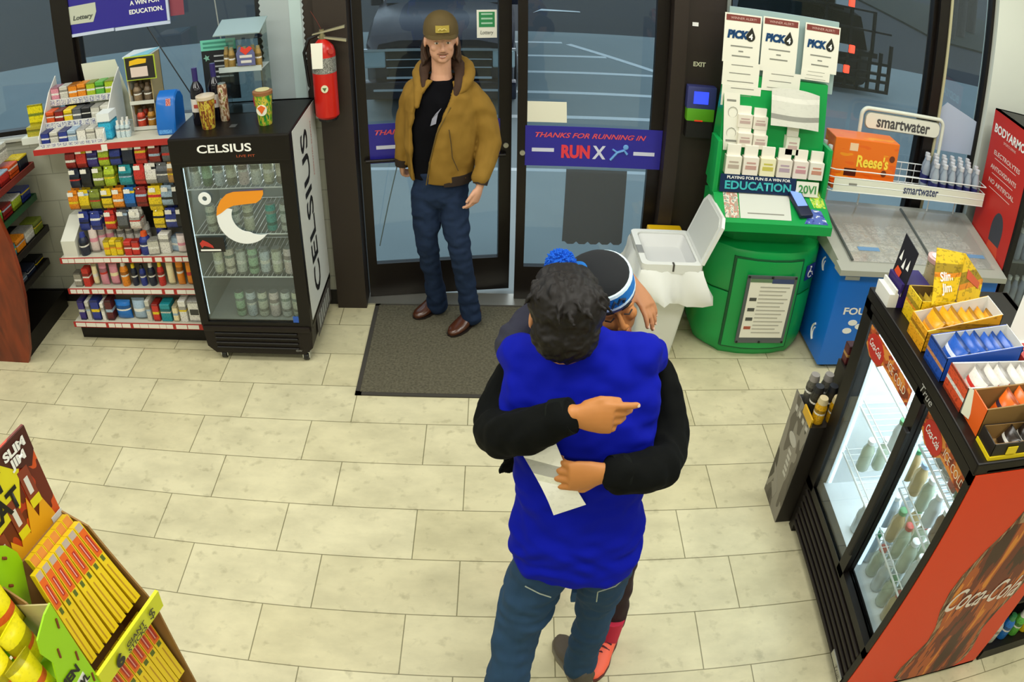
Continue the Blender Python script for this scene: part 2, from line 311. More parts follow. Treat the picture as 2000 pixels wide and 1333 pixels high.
# parked car, its nose towards the doors
def car():
    t = thing('parked_car', 'dark blue car parked nose-in outside behind the person in the cap', 'car', (0.40, 4.35, -0.05))
    t.scale = (0.86, 1, 1)
    P = mat('navy_car_paint', '#0d1128', 0.25, 0.3, spec=0.8); CH = mat('car_chrome', '#c8cdd2', 0.15, 1.0); GL = mat('windscreen', '#1a2b3a', 0.08, 0.2); TY = mat('tyre', '#0d0d0e', 0.8)
    x0, x1 = -1.0, 0.98
    secs = [(0.0, 0.62, 0.32, 0.90, 0.80), (0.12, 0.72, 0.28, 0.99, 0.92), (0.7, 0.76, 0.26, 1.06, 0.97), (1.35, 0.78, 0.26, 1.10, 0.99), (4.6, 0.85, 0.3, 1.12, 0.97)]
    m = MB(); rings = []
    for y, _, zb, zt, hw in secs:
        hw *= 0.98; rings.append([Vector(p) for p in ((-hw, y, zb), (-hw, y, zt - 0.16), (-hw * 0.93, y, zt - 0.04), (-hw * 0.6, y, zt), (hw * 0.6, y, zt), (hw * 0.93, y, zt - 0.04), (hw, y, zt - 0.16), (hw, y, zb))])
    m.loft(rings); b = m.build('body', P, t, smooth=40, world=False)
    cb = [[Vector(p) for p in ((-w, y, 1.05), (-w * 0.86, y2, z), (w * 0.86, y2, z), (w, y, 1.05))] for w, y, y2, z in ()]
    m = MB().hexa([(-0.86, 1.3, 1.05), (0.86, 1.3, 1.05), (0.86, 4.5, 1.08), (-0.86, 4.5, 1.08), (-0.68, 2.15, 1.68), (0.68, 2.15, 1.68), (0.68, 4.2, 1.68), (-0.68, 4.2, 1.68)])
    m.build('cabin', P, t, world=False)
    MB().quadslab((-0.80, 1.27, 1.09), (0.80, 1.27, 1.09), (0.64, 2.07, 1.645), (-0.64, 2.07, 1.645), 0.02).build('windshield', GL, t, world=False)
    g = MB().box(-0.62, 0.62, -0.02, 0.03, 0.50, 0.80).build('grille', mat('grille_black', '#15181c', 0.4), t, world=False)
    MB().box(-0.64, 0.64, -0.045, 0.0, 0.79, 0.82).box(-0.64, 0.64, -0.045, 0.0, 0.48, 0.505).box(-0.64, 0.64, -0.04, 0, 0.60, 0.612).box(-0.64, 0.64, -0.04, 0, 0.69, 0.702).build('grille_bar', CH, g, world=False)
    for s in (-1, 1):
        h = MB().bbox(s * 0.65, s * 0.92, -0.03, 0.08, 0.60, 0.80, 0.02).build('headlight', mat('headlight_lens', '#9fb4bb', 0.1, 0.4), t, world=False)
        MB().box(s * 0.64, s * 0.93, -0.04, 0.0, 0.79, 0.815).build('headlight_trim', CH, h, world=False)
        for yy in (0.85, 3.7):
            wv = MB(); wv.T = Matrix.Translation((s * 0.86, yy, 0.34)) @ Matrix.Rotation(radians(90), 4, 'Y'); wv.lathe([(0.2, -0.12), (0.34, -0.10), (0.34, 0.10), (0.2, 0.12)], n=28)
            ww = wv.build('wheel', TY, t, smooth=40, world=False)
            hv = MB(); hv.T = Matrix.Translation((s * 0.86, yy, 0.34)) @ Matrix.Rotation(radians(90), 4, 'Y'); hv.lathe([(0.0, -0.125), (0.2, -0.125), (0.2, 0.125), (0, 0.125)], n=20)
            hv.build('hubcap', mat('hub_grey', '#70757a', 0.4, 0.7), ww, world=False)
        MB().bbox(s * 0.88, s * 1.06, 1.5, 1.6, 1.02, 1.16, 0.02).build('side_mirror', P, t, world=False)
    MB().bbox(-0.94, 0.94, -0.10, 0.06, 0.26, 0.46, 0.03).build('bumper', P, t, smooth=40, world=False)
    MB().box(-0.80, -0.30, -0.115, -0.095, 0.36, 0.385).build('bumper_trim', CH, t, world=False); MB().box(0.3, 0.80, -0.115, -0.095, 0.36, 0.385).build('bumper_trim', CH, t, world=False)
    MB().box(-0.15, 0.15, -0.12, -0.10, 0.30, 0.44).build('license_plate', mat('plate', '#aeb6bd', 0.5), t, world=False)
car()
def truck():
    t = thing('rack_trailer', 'dark steel rack trailer with red tail lamps parked outside behind the lottery stand', 'trailer', (6.1, 6.6, -0.05))
    S = mat('black_steel', '#040406', 0.6, 0.0, spec=0.2); R = mat('tail_lamp', '#ff4030', 0.4, emit='#ff3a20', estr=4.0)
    m = MB().box(-1.2, 0.62, 0, 1.6, 0.62, 0.70).box(-1.2, 0.90, 0.0, 0.06, 0.36, 0.40)
    for x in (-1.2, -0.9, -0.65, -0.4, -0.15, 0.08, 0.3, 0.5, 0.7, 0.88): m.box(x - 0.025, x + 0.025, 0, 0.05, 0.08, 0.72 if x < 0.8 else 0.86)
    for z in (0.08, 0.24, 0.52): m.box(-1.2, 0.90, 0, 0.04, z, z + 0.045)
    m.build('deck_gate', S, t, world=False)
    L = mat('load_dark', '#0f0d0b', 0.95, noise_amt=0.8, noise_scale=6, spec=0.1)
    MB().hexa([(-1.25, 0.15, 0.70), (0.50, 0.15, 0.70), (0.45, 1.6, 0.70), (-1.25, 1.6, 0.70), (-1.2, 0.25, 1.30), (0.36, 0.2, 1.20), (0.30, 1.5, 1.30), (-1.2, 1.5, 1.4)]).build('load', L, t, world=False)
    MB().hexa([(-1.0, 0.4, 1.25), (0.15, 0.4, 1.22), (0.1, 1.4, 1.22), (-1.0, 1.4, 1.25), (-0.8, 0.5, 2.0), (-0.05, 0.5, 2.05), (-0.1, 1.3, 2.05), (-0.8, 1.3, 2.0)]).build('load', L, t, world=False)
    p = MB()
    for x in (-0.9, -0.35, 0.1, 0.52): p.box(x - 0.022, x + 0.022, 0.0, 0.05, 0.70, 1.35 if x > 0.3 else 2.1)
    p.box(-0.9, 0.85, 0, 0.05, 1.02, 1.05).box(-0.9, 0.52, 0, 0.05, 1.32, 1.35).build('post', S, t, world=False)
    for x, z in ((0.06, 1.42), (0.13, 0.71), (0.07, 0.39)):
        l = MB().bbox(x - 0.045, x + 0.045, -0.05, 0.0, z - 0.06, z + 0.06, 0.01).build('tail_light', R, t, world=False)
        MB().box(x - 0.28, x - 0.07, -0.04, 0.0, z - 0.06, z + 0.06).build('lamp_plate', mat('lamp_plate', '#9aa0a4', 0.5), l, world=False)
    for y in (0.7, 1.2):
        wv = MB(); wv.T = Matrix.Translation((-0.1, y, 0.3)) @ Matrix.Rotation(radians(90), 4, 'Y'); wv.lathe([(0.12, -0.8), (0.3, -0.8), (0.3, 0.8), (0.12, 0.8)], n=20); wv.build('wheel', mat('tyre', '#0d0d0e', 0.8), t, smooth=40, world=False)
truck()
for i, (x, y, r) in enumerate(((13.6, 14.5, 0.16), (14.6, 15.5, 0.22), (16.2, 17.0, 0.18))):
    t = thing('roadside_tree', ['slim bare tree trunk outside, beyond the window with the white paper', 'thicker bare tree trunk outside, beyond the window with the white paper', 'most distant bare tree trunk outside, beyond the window with the white paper'][i], 'tree', (x, y, 0), group=None)
    MB().tube([(0, 0, 0), (0.1, 0, 2), (-0.1, 0.1, 4.5), (0.1, 0, 7)], [r * 1.3, r, r * 0.8, r * 0.4], 10).build('trunk', mat('bark', '#55504c', 0.9, noise_amt=0.4), t, smooth=50, world=False)
    for k in range(4):
        a = k * 1.7 + i; MB().tube([(0, 0, 2.5 + k * 0.8), (0.9 * cos(a), 0.9 * sin(a), 3.3 + k * 0.8), (1.6 * cos(a), 1.6 * sin(a), 4.6 + k * 0.8)], [r * 0.5, r * 0.3, r * 0.12], 7).build('branch', MATS['bark'], t, smooth=50, world=False)
ORD = ['first', 'second', 'third', 'fourth', 'fifth', 'sixth', 'seventh', 'eighth', 'ninth', 'tenth', 'eleventh', 'twelfth', 'thirteenth', 'fourteenth']
# ================================================================ coolers
BLK = mat('cooler_black', '#100c0a', 0.4, spec=0.3); BLK2 = mat('grille_brown_black', '#1a1310', 0.5, spec=0.3); GREYIN = mat('cooler_liner', '#b9c0bd', 0.5); RUB = mat('gasket_dark', '#0c0a0a', 0.6)
M_cg = glass('cooler_glass', '#eef2f1', 0.04); LED = mat('cooler_led', '#dff2ff', 0.5, emit='#d8efff', estr=1.6)
CHROME = mat('wire_chrome', '#cfd3d3', 0.25, 0.9); WIRE = mat('white_wire', '#e8ebea', 0.4)
def arc(cx, cz, r, a0, a1, n): return [(cx + r * cos(radians(a0 + (a1 - a0) * i / n)), cz + r * sin(radians(a0 + (a1 - a0) * i / n))) for i in range(n + 1)]
def band(cx, cz, ro, ri, a0, a1, n=24, off=(0, 0)): return arc(cx, cz, ro, a0, a1, n) + arc(cx + off[0], cz + off[1], ri, a1, a0, n)
def can(label, loc, body, top='#c9ccc9', r=0.029, h=0.155, group=None):
    i_c = len(label) % 4
    t = thing('drink_can', label, 'can', loc, group=group)
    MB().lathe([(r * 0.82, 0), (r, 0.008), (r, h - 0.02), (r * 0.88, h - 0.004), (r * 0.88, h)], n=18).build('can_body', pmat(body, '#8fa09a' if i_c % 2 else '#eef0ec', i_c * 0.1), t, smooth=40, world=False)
    MB().lathe([(r * 0.86, h), (r * 0.86, h + 0.002), (r * 0.7, h + 0.001)], n=18).build('can_lid', CHROME, t, world=False)
    return t
def celsius():
    t = thing('drinks_cooler', 'black glass-door drinks cooler on casters with a white lettered side', 'cooler', (-0.405, 0.21, 0))
    x0, x1, y0, y1, zt = -0.74, -0.07, -0.06, 0.50, 1.41
    m = MB().box(x0, x0 + 0.03, y0, y1, 0.24, zt - 0.04).box(x1 - 0.03, x1, y0, y1, 0.24, zt - 0.04).box(x0, x1, y1 - 0.03, y1, 0.24, zt).bbox(x0, x1, y0 - 0.02, y1, zt - 0.04, zt, 0.008).box(x0, x1, y0, y1, 0.22, 0.25)
    m.build('cabinet', BLK, t)
    MB().box(x0 + 0.03, x1 - 0.03, y1 - 0.04, y1 - 0.03, 0.25, zt - 0.04).box(x0 + 0.03, x0 + 0.036, y0 + 0.02, y1 - 0.04, 0.25, zt - 0.04).box(x1 - 0.036, x1 - 0.03, y0 + 0.02, y1 - 0.04, 0.25, zt - 0.04).box(x0 + 0.03, x1 - 0.03, y0 + 0.02, y1 - 0.04, 0.25, 0.256).build('liner', mat('liner_grey', '#8f9692', 0.6), t)
    hd = MB().bbox(x0, x1, y0 - 0.045, y0, 1.262, zt, 0.01).build('header', BLK, t)
    letters('lettering', 'CELSIUS', WHITE, hd, (-0.425, y0 - 0.046, 1.345), (1, 0, 0), (0, 0, 1), 0.046, 0.30, bold=0.02, label='white block lettering')
    letters('lettering', 'LIVE FIT', mat('rust_print', '#b0502a', 0.5), hd, (-0.31, y0 - 0.046, 1.298), (1, 0, 0), (0, 0, 1), 0.013, 0.10)
    yf = y0 - 0.035
    d = MB().box(x0, x0 + 0.048, yf, y0, 0.25, 1.262).box(x1 - 0.068, x1, yf, y0, 0.25, 1.262).box(x0 + 0.048, x1 - 0.068, yf, y0, 0.25, 0.272).box(x0 + 0.048, x1 - 0.068, yf, y0, 1.245, 1.262).build('door', BLK, t)
    MB().box(x0 + 0.048, x1 - 0.068, yf + 0.012, yf + 0.016, 0.272, 1.245).build('pane', M_cg, d)
    yg = yf - 0.001
    lg = MB(); NA = 26
    rg_ = []
    for i in range(NA + 1):
        a = radians(150 + 170 * i / NA); po = (-0.372 + 0.152 * cos(a), 0.935 + 0.152 * sin(a)); k_ = min(1, i / 9); ri = 0.085 + 0.012 * abs(i / NA - 0.3) + (0.06 * max(0, i / NA - 0.72) / 0.28)
        pi_ = (-0.352 + ri * cos(a), 0.945 + ri * sin(a)); rg_.append([Vector((po[0], yg, po[1])), Vector((po[0], yg + 0.003, po[1])), Vector((pi_[0], yg + 0.003, pi_[1])), Vector((pi_[0], yg, pi_[1]))])
    lg.loft(rg_)
    lg.build('logo_curve', mat('logo_white', '#f2f5f6', 0.4), d)
    org = [(-0.525, 0.955), (-0.515, 1.0), (-0.49, 1.045), (-0.45, 1.08), (-0.40, 1.095), (-0.245, 1.098), (-0.245, 1.075), (-0.262, 1.045), (-0.29, 1.025), (-0.36, 1.018), (-0.42, 1.012), (-0.46, 0.995), (-0.495, 0.97)]
    MB().prism(org, 'y', yg - 0.001, yg + 0.002).build('logo_sweep', mat('logo_orange', '#f0961e', 0.4), d)
    MB().prism([(-0.45, 1.092), (-0.245, 1.108), (-0.245, 1.098), (-0.40, 1.094)], 'y', yg - 0.002, yg + 0.001).build('logo_edge', mat('logo_violet', '#4d4468', 0.4), d)
    MB().prism(band(-0.578, 1.058, 0.037, 0.014, 0, 359.9, 24), 'y', yg, yg + 0.003).build('logo_ring', MATS['logo_white'], d)
    s = MB().box(-0.665, -0.505, yg - 0.002, yg + 0.001, 0.735, 0.825).build('sticker', mat('sticker_black', '#15100f', 0.5), d)
    MB().prism([(-0.65, 0.79), (-0.63, 0.81), (-0.60, 0.795), (-0.575, 0.775), (-0.57, 0.76), (-0.60, 0.768), (-0.625, 0.775), (-0.64, 0.762)], 'y', yg - 0.004, yg - 0.002).build('sticker_mark', mat('red_print', '#c2352c', 0.5), s)
    MB().box(-0.65, -0.53, yg - 0.003, yg - 0.002, 0.742, 0.752).build('sticker_line', WHITE, s)
    MB().box(-0.172, -0.140, yg, yg + 0.002, 0.278, 0.318).build('sticker', mat('blue_sticker', '#2456b4', 0.4), d, )
    # lower grille with its rounded corners
    k = MB(); pr = [(x0, 0.25), (x0 + 0.01, 0.10), (x0 + 0.06, 0.052), (x1 - 0.06, 0.052), (x1 - 0.01, 0.10), (x1, 0.25)]
    k.prism(pr, 'y', yf + 0.005, y1); kk = k.build('grille_housing', BLK2, t)
    for z in (0.085, 0.118, 0.151, 0.184): MB().bbox(x0 + 0.07, x1 - 0.09, yf - 0.006, yf + 0.01, z, z + 0.016, 0.004, 1).build('louvre', BLK, kk)
    MB().bbox(x0 + 0.01, x1 - 0.01, yf - 0.012, yf + 0.01, 0.212, 0.248, 0.008).build('grille_lip', BLK2, kk, smooth=40)
    letters('lettering', 'IDW', mat('silver_print', '#a9a9a4', 0.4), kk, (-0.16, yf - 0.008, 0.088), (1, 0, 0), (0, 0, 1), 0.012, 0.035)
    # white right side
    sd = MB().box(x1, x1 + 0.002, y0 + 0.01, y1 - 0.01, 0.27, zt - 0.012).build('side_panel', mat('side_white', '#d9dcd6', 0.45), t)
    letters('lettering', 'CELSIUS', BLACK, sd, (x1 + 0.003, 0.17, 0.83), (0, 0, 1), (0, -1, 0), 0.155, 0.98, bold=0.012, label='tall black lettering running up the white side')
    letters('lettering', 'ESSENTIAL ENERGY', mat('red_print', '#c2352c', 0.5), sd, (x1 + 0.003, 0.345, 1.16), (0, 0, 1), (0, -1, 0), 0.016, 0.33)
    v = MB().box(x1, x1 + 0.002, y0 + 0.10, y1 - 0.04, 0.09, 0.24).build('vent_panel', mat('vent_grey', '#4a4642', 0.6), t)
    for i in range(6): MB().bbox(x1 + 0.002, x1 + 0.005, 0.09 + i * 0.055, 0.125 + i * 0.055, 0.12, 0.21, 0.001, 1).build('vent', mat('vent_white', '#8f918c', 0.6), v)
    for x in (x0 + 0.10, x1 - 0.06):
        for y in (y0 + 0.02, y1 - 0.06):
            c = MB(); c.T = Matrix.Translation((x, y - 0.02, 0.026)) @ Matrix.Rotation(radians(90), 4, 'Y'); c.lathe([(0.0, -0.014), (0.026, -0.014), (0.026, 0.014), (0, 0.014)], n=18)
            cc = c.build('caster', mat('caster_black', '#141414', 0.4), t, smooth=40)
            MB().box(x - 0.022, x - 0.017, y - 0.035, y + 0.01, 0.02, 0.055).box(x + 0.017, x + 0.022, y - 0.035, y + 0.01, 0.02, 0.055).box(x - 0.022, x + 0.022, y - 0.035, y + 0.01, 0.055, 0.058).build('caster_fork', CHROME, cc)
    shelves = [(1.092, 1), (0.815, 2), (0.545, 3), (0.262, 4)]
    for z, k in shelves[:3]:
        m = MB()
        for i in range(22): m.tube([(x0 + 0.045 + i * 0.0275, y0 + 0.03, z - 0.006), (x0 + 0.045 + i * 0.0275, y1 - 0.05, z - 0.006)], 0.0018, 4)
        m.tube([(x0 + 0.04, y0 + 0.03, z - 0.008), (x1 - 0.04, y0 + 0.03, z - 0.008)], 0.004, 6).tube([(x0 + 0.04, y1 - 0.05, z - 0.008), (x1 - 0.04, y1 - 0.05, z - 0.008)], 0.003, 6)
        m.build('shelf', WIRE, t)
    area('cooler_lamp', (-0.42, 0.04, 1.235), 0.45, 0.06, 2.6, (0.92, 0.97, 1.0))
    for sx in (x0 + 0.045, x1 - 0.045): MB().box(sx - 0.003, sx + 0.003, y0 + 0.006, y0 + 0.012, 0.30, 1.22).build('light_strip', LED, t)
    rows = {1: ([-0.655, -0.585, -0.515, -0.445, -0.375, -0.305, -0.235, -0.165], '#dfe5e3'), 2: ([-0.60, -0.53, -0.46, -0.38, -0.25, -0.17], '#d6dedb'), 3: ([-0.60, -0.53, -0.46, -0.39, -0.32, -0.25, -0.18], '#d3d9ce'), 4: ([-0.51, -0.44, -0.37, -0.30, -0.23, -0.165], '#d5dacb')}
    rn = {1: 'top', 2: 'second', 3: 'third', 4: 'bottom'}; ordn = ['first', 'second', 'third', 'fourth', 'fifth', 'sixth', 'seventh', 'eighth']
    cols = ['#dfe5e3', '#cfd6d4', '#d7ddcf', '#d9dcc9', '#a9cdb2', '#e2d6d6', '#e9e3d9', '#c9d6e2']
    for z, k in shelves:
        for i, x in enumerate(rows[k][0]):
            c = cols[(i * 3 + k) % len(cols)] if not (k == 2 and i == 4) else '#4fb0ac'
            can('slim can, %s from the shelf-unit side, %s shelf of the black caster cooler' % (ordn[i], rn[k]), (x, 0.012, z), c, group='cans on the %s shelf of the black caster cooler' % rn[k])
celsius()

def coke():
    x0, x1, y0, y1, zt = 2.40, 3.20, -2.36, -1.35, 1.32
    t = thing('sliding_door_cooler', 'low black sliding-door cooler with a red side showing a cola bottle', 'cooler', (2.8, -1.855, 0))
    m = MB().box(x0 + 0.06, x1, y0, y0 + 0.035, 0, zt - 0.03).box(x0 + 0.06, x1, y1 - 0.035, y1, 0, zt - 0.03).box(x1 - 0.04, x1, y0, y1, 0, zt).box(x0 + 0.03, x1, y0, y1, 0, 0.30)
    m.bbox(x0, x1, y0, y1, zt - 0.045, zt, 0.006); m.build('cabinet', BLK, t)
    MB().box(x1 - 0.05, x1 - 0.04, y0 + 0.035, y1 - 0.035, 0.30, zt - 0.045).box(x0 + 0.09, x1 - 0.05, y0 + 0.035, y0 + 0.041, 0.30, zt - 0.045).box(x0 + 0.09, x1 - 0.05, y1 - 0.041, y1 - 0.035, 0.3, zt - 0.045).box(x0 + 0.06, x1 - 0.05, y0 + 0.035, y1 - 0.035, 0.30, 0.306).build('liner', mat('liner_white', '#dfe6ea', 0.5), t)
    # front frame (faces the aisle on the left)
    f = MB().box(x0, x0 + 0.06, y0, y1, zt - 0.085, zt - 0.045).box(x0, x0 + 0.06, y0, y0 + 0.03, 0.0, zt - 0.04).box(x0, x0 + 0.06, y1 - 0.05, y1, 0.0, zt - 0.04).box(x0, x0 + 0.06, y0, y1, 0.29, 0.335)
    f.build('front_frame', BLK, t)
    letters('lettering', 'True', mat('silver_print', '#a9a9a4', 0.4), t, (x0 - 0.001, -1.955, zt - 0.055), (0, -1, 0), (0, 0, 1), 0.03, 0.10, shear=0.3)
    g = MB().box(x0 + 0.01, x0 + 0.05, y0 + 0.02, y1 - 0.02, 0.03, 0.29).build('grille', BLK2, t)
    for i in range(6): MB().bbox(x0 - 0.004, x0 + 0.012, y0 + 0.03, y1 - 0.03, 0.05 + i * 0.04, 0.072 + i * 0.04, 0.004, 1).build('louvre', BLK2, g)
    MB().bbox(x0 - 0.008, x0 - 0.002, -2.335, -2.175, 0.066, 0.10, 0.002, 1).build('name_bar', mat('steel_bar', '#b6b6b0', 0.3, 0.8), g)
    letters('lettering', 'True', BLACK, g, (x0 - 0.010, -2.285, 0.083), (0, -1, 0), (0, 0, 1), 0.018, 0.07)
    def sdoor(xa, ya, yb, z0, z1, frame):
        d = MB().box(xa, xa + 0.022, ya, ya + frame[0], z0, z1).box(xa, xa + 0.022, yb - frame[1], yb, z0, z1).box(xa, xa + 0.022, ya, yb, z0, z0 + 0.035).box(xa, xa + 0.022, ya, yb, z1 - 0.03, z1).build('sliding_door', BLK, t)
        MB().box(xa + 0.008, xa + 0.013, ya + frame[0], yb - frame[1], z0 + 0.035, z1 - 0.03).build('pane', M_cg, d)
        return d
    sd1 = sdoor(x0 - 0.002, -1.945, -1.385, 0.30, 1.25, (0.06, 0.05)); sd2 = sdoor(x0 + 0.032, -2.345, -1.90, 0.30, 1.26, (0.02, 0.04))
    MB().bbox(x0 - 0.022, x0 - 0.002, -1.95, -1.915, 0.45, 1.10, 0.004, 1).build('handle', RUB, sd1)
    RED = mat('coke_red', '#c0281c', 0.45)
    BR = printed('amber_glow', ['#7a2f16', '#b8511f', '#d98b3a', '#9b2d1c'], 7, (1, 2, 1), 0.4, 1.3)
    for d, ya, yb, xx in ((sd1, -1.865, -1.455, x0 - 0.004), (sd2, -2.325, -1.965, x0 + 0.030)):
        b = MB(); b.prism([(ya, 1.215), (yb, 1.215), (yb, 1.13), (yb - 0.05, 1.105), (yb - 0.13, 1.11), (yb - 0.17, 1.145), (ya, 1.145)], 'x', xx - 0.001, xx + 0.001)
        s = b.build('header_sticker', BR, d)
        MB().prism([(yb - 0.085 + 0.075 * cos(i * pi / 10), 1.16 + 0.05 * sin(i * pi / 10)) for i in range(20)], 'x', xx - 0.003, xx - 0.001).build('red_disc', RED, s)
        letters('lettering', 'Coca-Cola', WHITE, s, (xx - 0.004, yb - 0.085, 1.165), (0, -1, 0), (0, 0, 1), 0.032, 0.11, shear=0.35, bold=0.01)
        letters('lettering', 'ICE COLD', mat('pale_print', '#e8d9c0', 0.5), s, (xx - 0.003, (ya + yb - 0.17) / 2, 1.18), (0, -1, 0), (0, 0, 1), 0.03, 0.17)
    # red side
    sp = MB().box(x0 + 0.012, x1, y0 - 0.003, y0, 0.02, zt - 0.045).build('side_panel', mat('cola_red', '#e23a08', 0.4), t)
    cx = 2.885; half = [(0.16, 0.0), (0.205, 0.04), (0.21, 0.12), (0.185, 0.22), (0.165, 0.30), (0.18, 0.40), (0.225, 0.52), (0.245, 0.64), (0.235, 0.74), (0.19, 0.86), (0.12, 0.98), (0.085, 1.07), (0.075, 1.17), (0.072, 1.262)]
    out = [(cx + r, z + 0.022) for r, z in half if z + 0.022 < 1.27] + [(cx - r, z + 0.022) for r, z in half[::-1] if z + 0.022 < 1.27]
    def inner(k): return [(cx + r * k, z + 0.022) for r, z in half if z < 1.0] + [(cx - r * k, z + 0.022) for r, z in half[::-1] if z < 1.0]
    bt = MB().prism(out, 'y', y0 - 0.005, y0 - 0.003).build('bottle_picture', printed('bottle_edge', ['#3a1a10', '#6b4a34', '#a98a6c', '#40231a'], 14, (6, 1, 1.5), 0.4, 2.0), sp)
    MB().prism([(cx + (u - cx) * 0.87, z) for u, z in inner(1)], 'y', y0 - 0.006, y0 - 0.005).build('cola_picture', printed('cola_fill', ['#3b150c', '#6e220f', '#b5541a', '#e08a2a'], 9, (2.6, 1, 0.9), 0.35, 5.2), bt)
    letters('lettering', 'Coca-Cola', mat('script_white', '#e9dcd6', 0.4), bt, (cx, y0 - 0.007, 0.60), (1, 0, 0), (0, 0, 1), 0.135, 0.42, shear=0.45, bold=0.012, label='white script lettering across the bottle')
    # shelves
    for z in (0.52, 0.78, 1.0):
        m = MB()
        for i in range(26): m.tube([(x0 + 0.10, y0 + 0.05 + i * 0.0365, z), (x1 - 0.06, y0 + 0.05 + i * 0.0365, z)], 0.002, 4)
        m.tube([(x0 + 0.10, y0 + 0.045, z), (x0 + 0.10, y1 - 0.05, z)], 0.005, 6).tube([(x0 + 0.10, y0 + 0.045, z + 0.04), (x0 + 0.10, y1 - 0.05, z + 0.04)], 0.003, 6)
        m.build('shelf', WIRE, t)
    for y in (y0 + 0.055, y1 - 0.06, -1.905): MB().box(x0 + 0.09, x0 + 0.105, y - 0.004, y + 0.004, 0.33, 1.24).build('light_strip', LED, t)
    l = area('cooler_lamp', (2.75, -1.62, 1.26), 0.4, 0.4, 10.0, (0.86, 0.95, 1.0)); l2 = area('cooler_lamp', (2.75, -2.10, 1.26), 0.4, 0.35, 7.0, (0.86, 0.95, 1.0))
    random.seed(11); k = 0
    lv = {0.308: 'floor', 0.525: 'lowest shelf', 0.785: 'middle shelf', 1.005: 'top shelf'}
    cap_c = {'white': '#e6e9ea', 'blue': '#9fc0ea', 'red': '#b3302a', 'green': '#3f8f5a'}; liq = {'cola brown': '#5a4034', 'clear': '#c2ced2', 'cloudy': '#d0d6d4', 'amber': '#b09a6a', 'pale green': '#a9b8a4', 'clear blue': '#b4c4d0'}
    protos = {}
    for z in (0.308, 0.525, 0.785):
        for j in range(11):
            y = y0 + 0.085 + j * 0.083
            if z == 0.785 and j > 8: continue
            if j > 5 and (j * 3 + int(z * 10)) % 4: continue
            ln = random.choice(list(liq)); cn = random.choice(['white', 'white', 'blue', 'red', 'green'])
            for row in range(2 if z < 0.7 else 1):
                bottle_pet('%s drink, %s cap, cola cooler %s, %s row, %s from near end' % (ln, cn, lv[z], ['front', 'second'][row], ORD[j]),
                    (x0 + 0.155 + row * 0.085, y, z), liq[ln], cap_c[cn], 0.15 if z > 0.7 else 0.165, 'bottles on the %s of the cola cooler' % lv[z])
    for j in range(7):
        y = y0 + 0.08 + j * 0.062
        can('can on the top shelf of the cola cooler, %s from the near end' % ORD[j], (x0 + 0.15, y, 1.008), ['#c9ced0', '#2c6f43', '#b3302a', '#d6dadb', '#8d9aa3', '#c9ced0', '#3f8f5a'][j], h=0.12, r=0.032, group='cans on the top shelf of the cola cooler')
def bottle_pet(label, loc, liq, cap, h=0.21, group=None, r=0.032, name='drink_bottle', lab=None):
    t = thing(name, label, 'bottle', loc, group=group)
    MB().lathe([(r * 0.8, 0), (r, 0.01), (r, h * 0.30), (r * 0.93, h * 0.42), (r, h * 0.55), (r * 0.95, h * 0.66), (r * 0.60, h * 0.80), (r * 0.52, h * 0.88)], n=14).build('bottle_body', mat('liquid' + liq, liq, 0.12, spec=0.8), t, smooth=50, world=False)
    MB().lathe([(r * 0.62, h * 0.88), (r * 0.62, h * 0.99), (r * 0.55, h)], n=12).build('cap', mat('cap' + cap, cap, 0.4), t, smooth=40, world=False)
    if lab: MB().lathe([(r * 1.02, h * 0.2), (r * 1.02, h * 0.45)], n=14, close=False).build('wrap_label', mat('wrap' + lab, lab, 0.4), t, smooth=40, world=False)
    return t
coke()
# ================================================================ mat, kiosk, freezer, bins, signs
PAPER = mat('paper_cream', '#eceadb', 0.6); INK = mat('grey_ink', '#8a8a80', 0.6); BLUEP = mat('purple_blue_print', '#2a2596', 0.4)
m = thing('door_mat', 'dark grey ribbed door mat lying on the tiles inside the doors', 'mat', (0.96, 0.08, 0))
MB().bbox(0.225, 1.70, -0.36, 0.525, 0.0, 0.012, 0.003, 1).build('pile', mat('mat_pile', '#5d594a', 0.95, noise_amt=0.75, noise_scale=75, bump=0.6, spec=0.1), m)
MB().box(0.20, 1.725, -0.385, -0.355, 0, 0.008).box(0.20, 1.725, 0.52, 0.55, 0, 0.008).box(0.20, 0.235, -0.385, 0.55, 0, 0.008).box(1.69, 1.725, -0.385, 0.55, 0, 0.008).build('border', mat('mat_border', '#3a362f', 0.8), m)

def sheet(name, label, cat, corners, cmat, lines=0, t=0.0015, parent=None, group=None):
    """a thin sheet: corners bottom-left, bottom-right, top-right, top-left as seen"""
    a, b, c, d = map(Vector, corners)
    o = MB().quadslab(a, b, c, d, t).build(name, cmat, parent)
    if parent is None: tag(o, label, cat, group)
    if lines:
        INV.setdefault(o.name, Matrix.Identity(4)); n = (b - a).cross(d - a).normalized() * 0.0008
        mb = MB()
        for i in range(lines):
            f = 0.15 + 0.7 * i / max(1, lines - 1); l, r = 0.14 + 0.12 * ((i * 7) % 3) / 3, 0.86 - 0.15 * ((i * 5) % 3) / 3
            p = [a.lerp(b, l).lerp(d.lerp(c, l), f), a.lerp(b, r).lerp(d.lerp(c, r), f)]; h = (d - a) * (0.22 / max(6, lines * 1.3))
            mb.add([p[0] + n, p[1] + n, p[1] + n + h, p[0] + n + h], [(0, 1, 2, 3)])
        mb.build('print_lines', INK, o)
    return o
INV['_'] = Matrix.Identity(4)

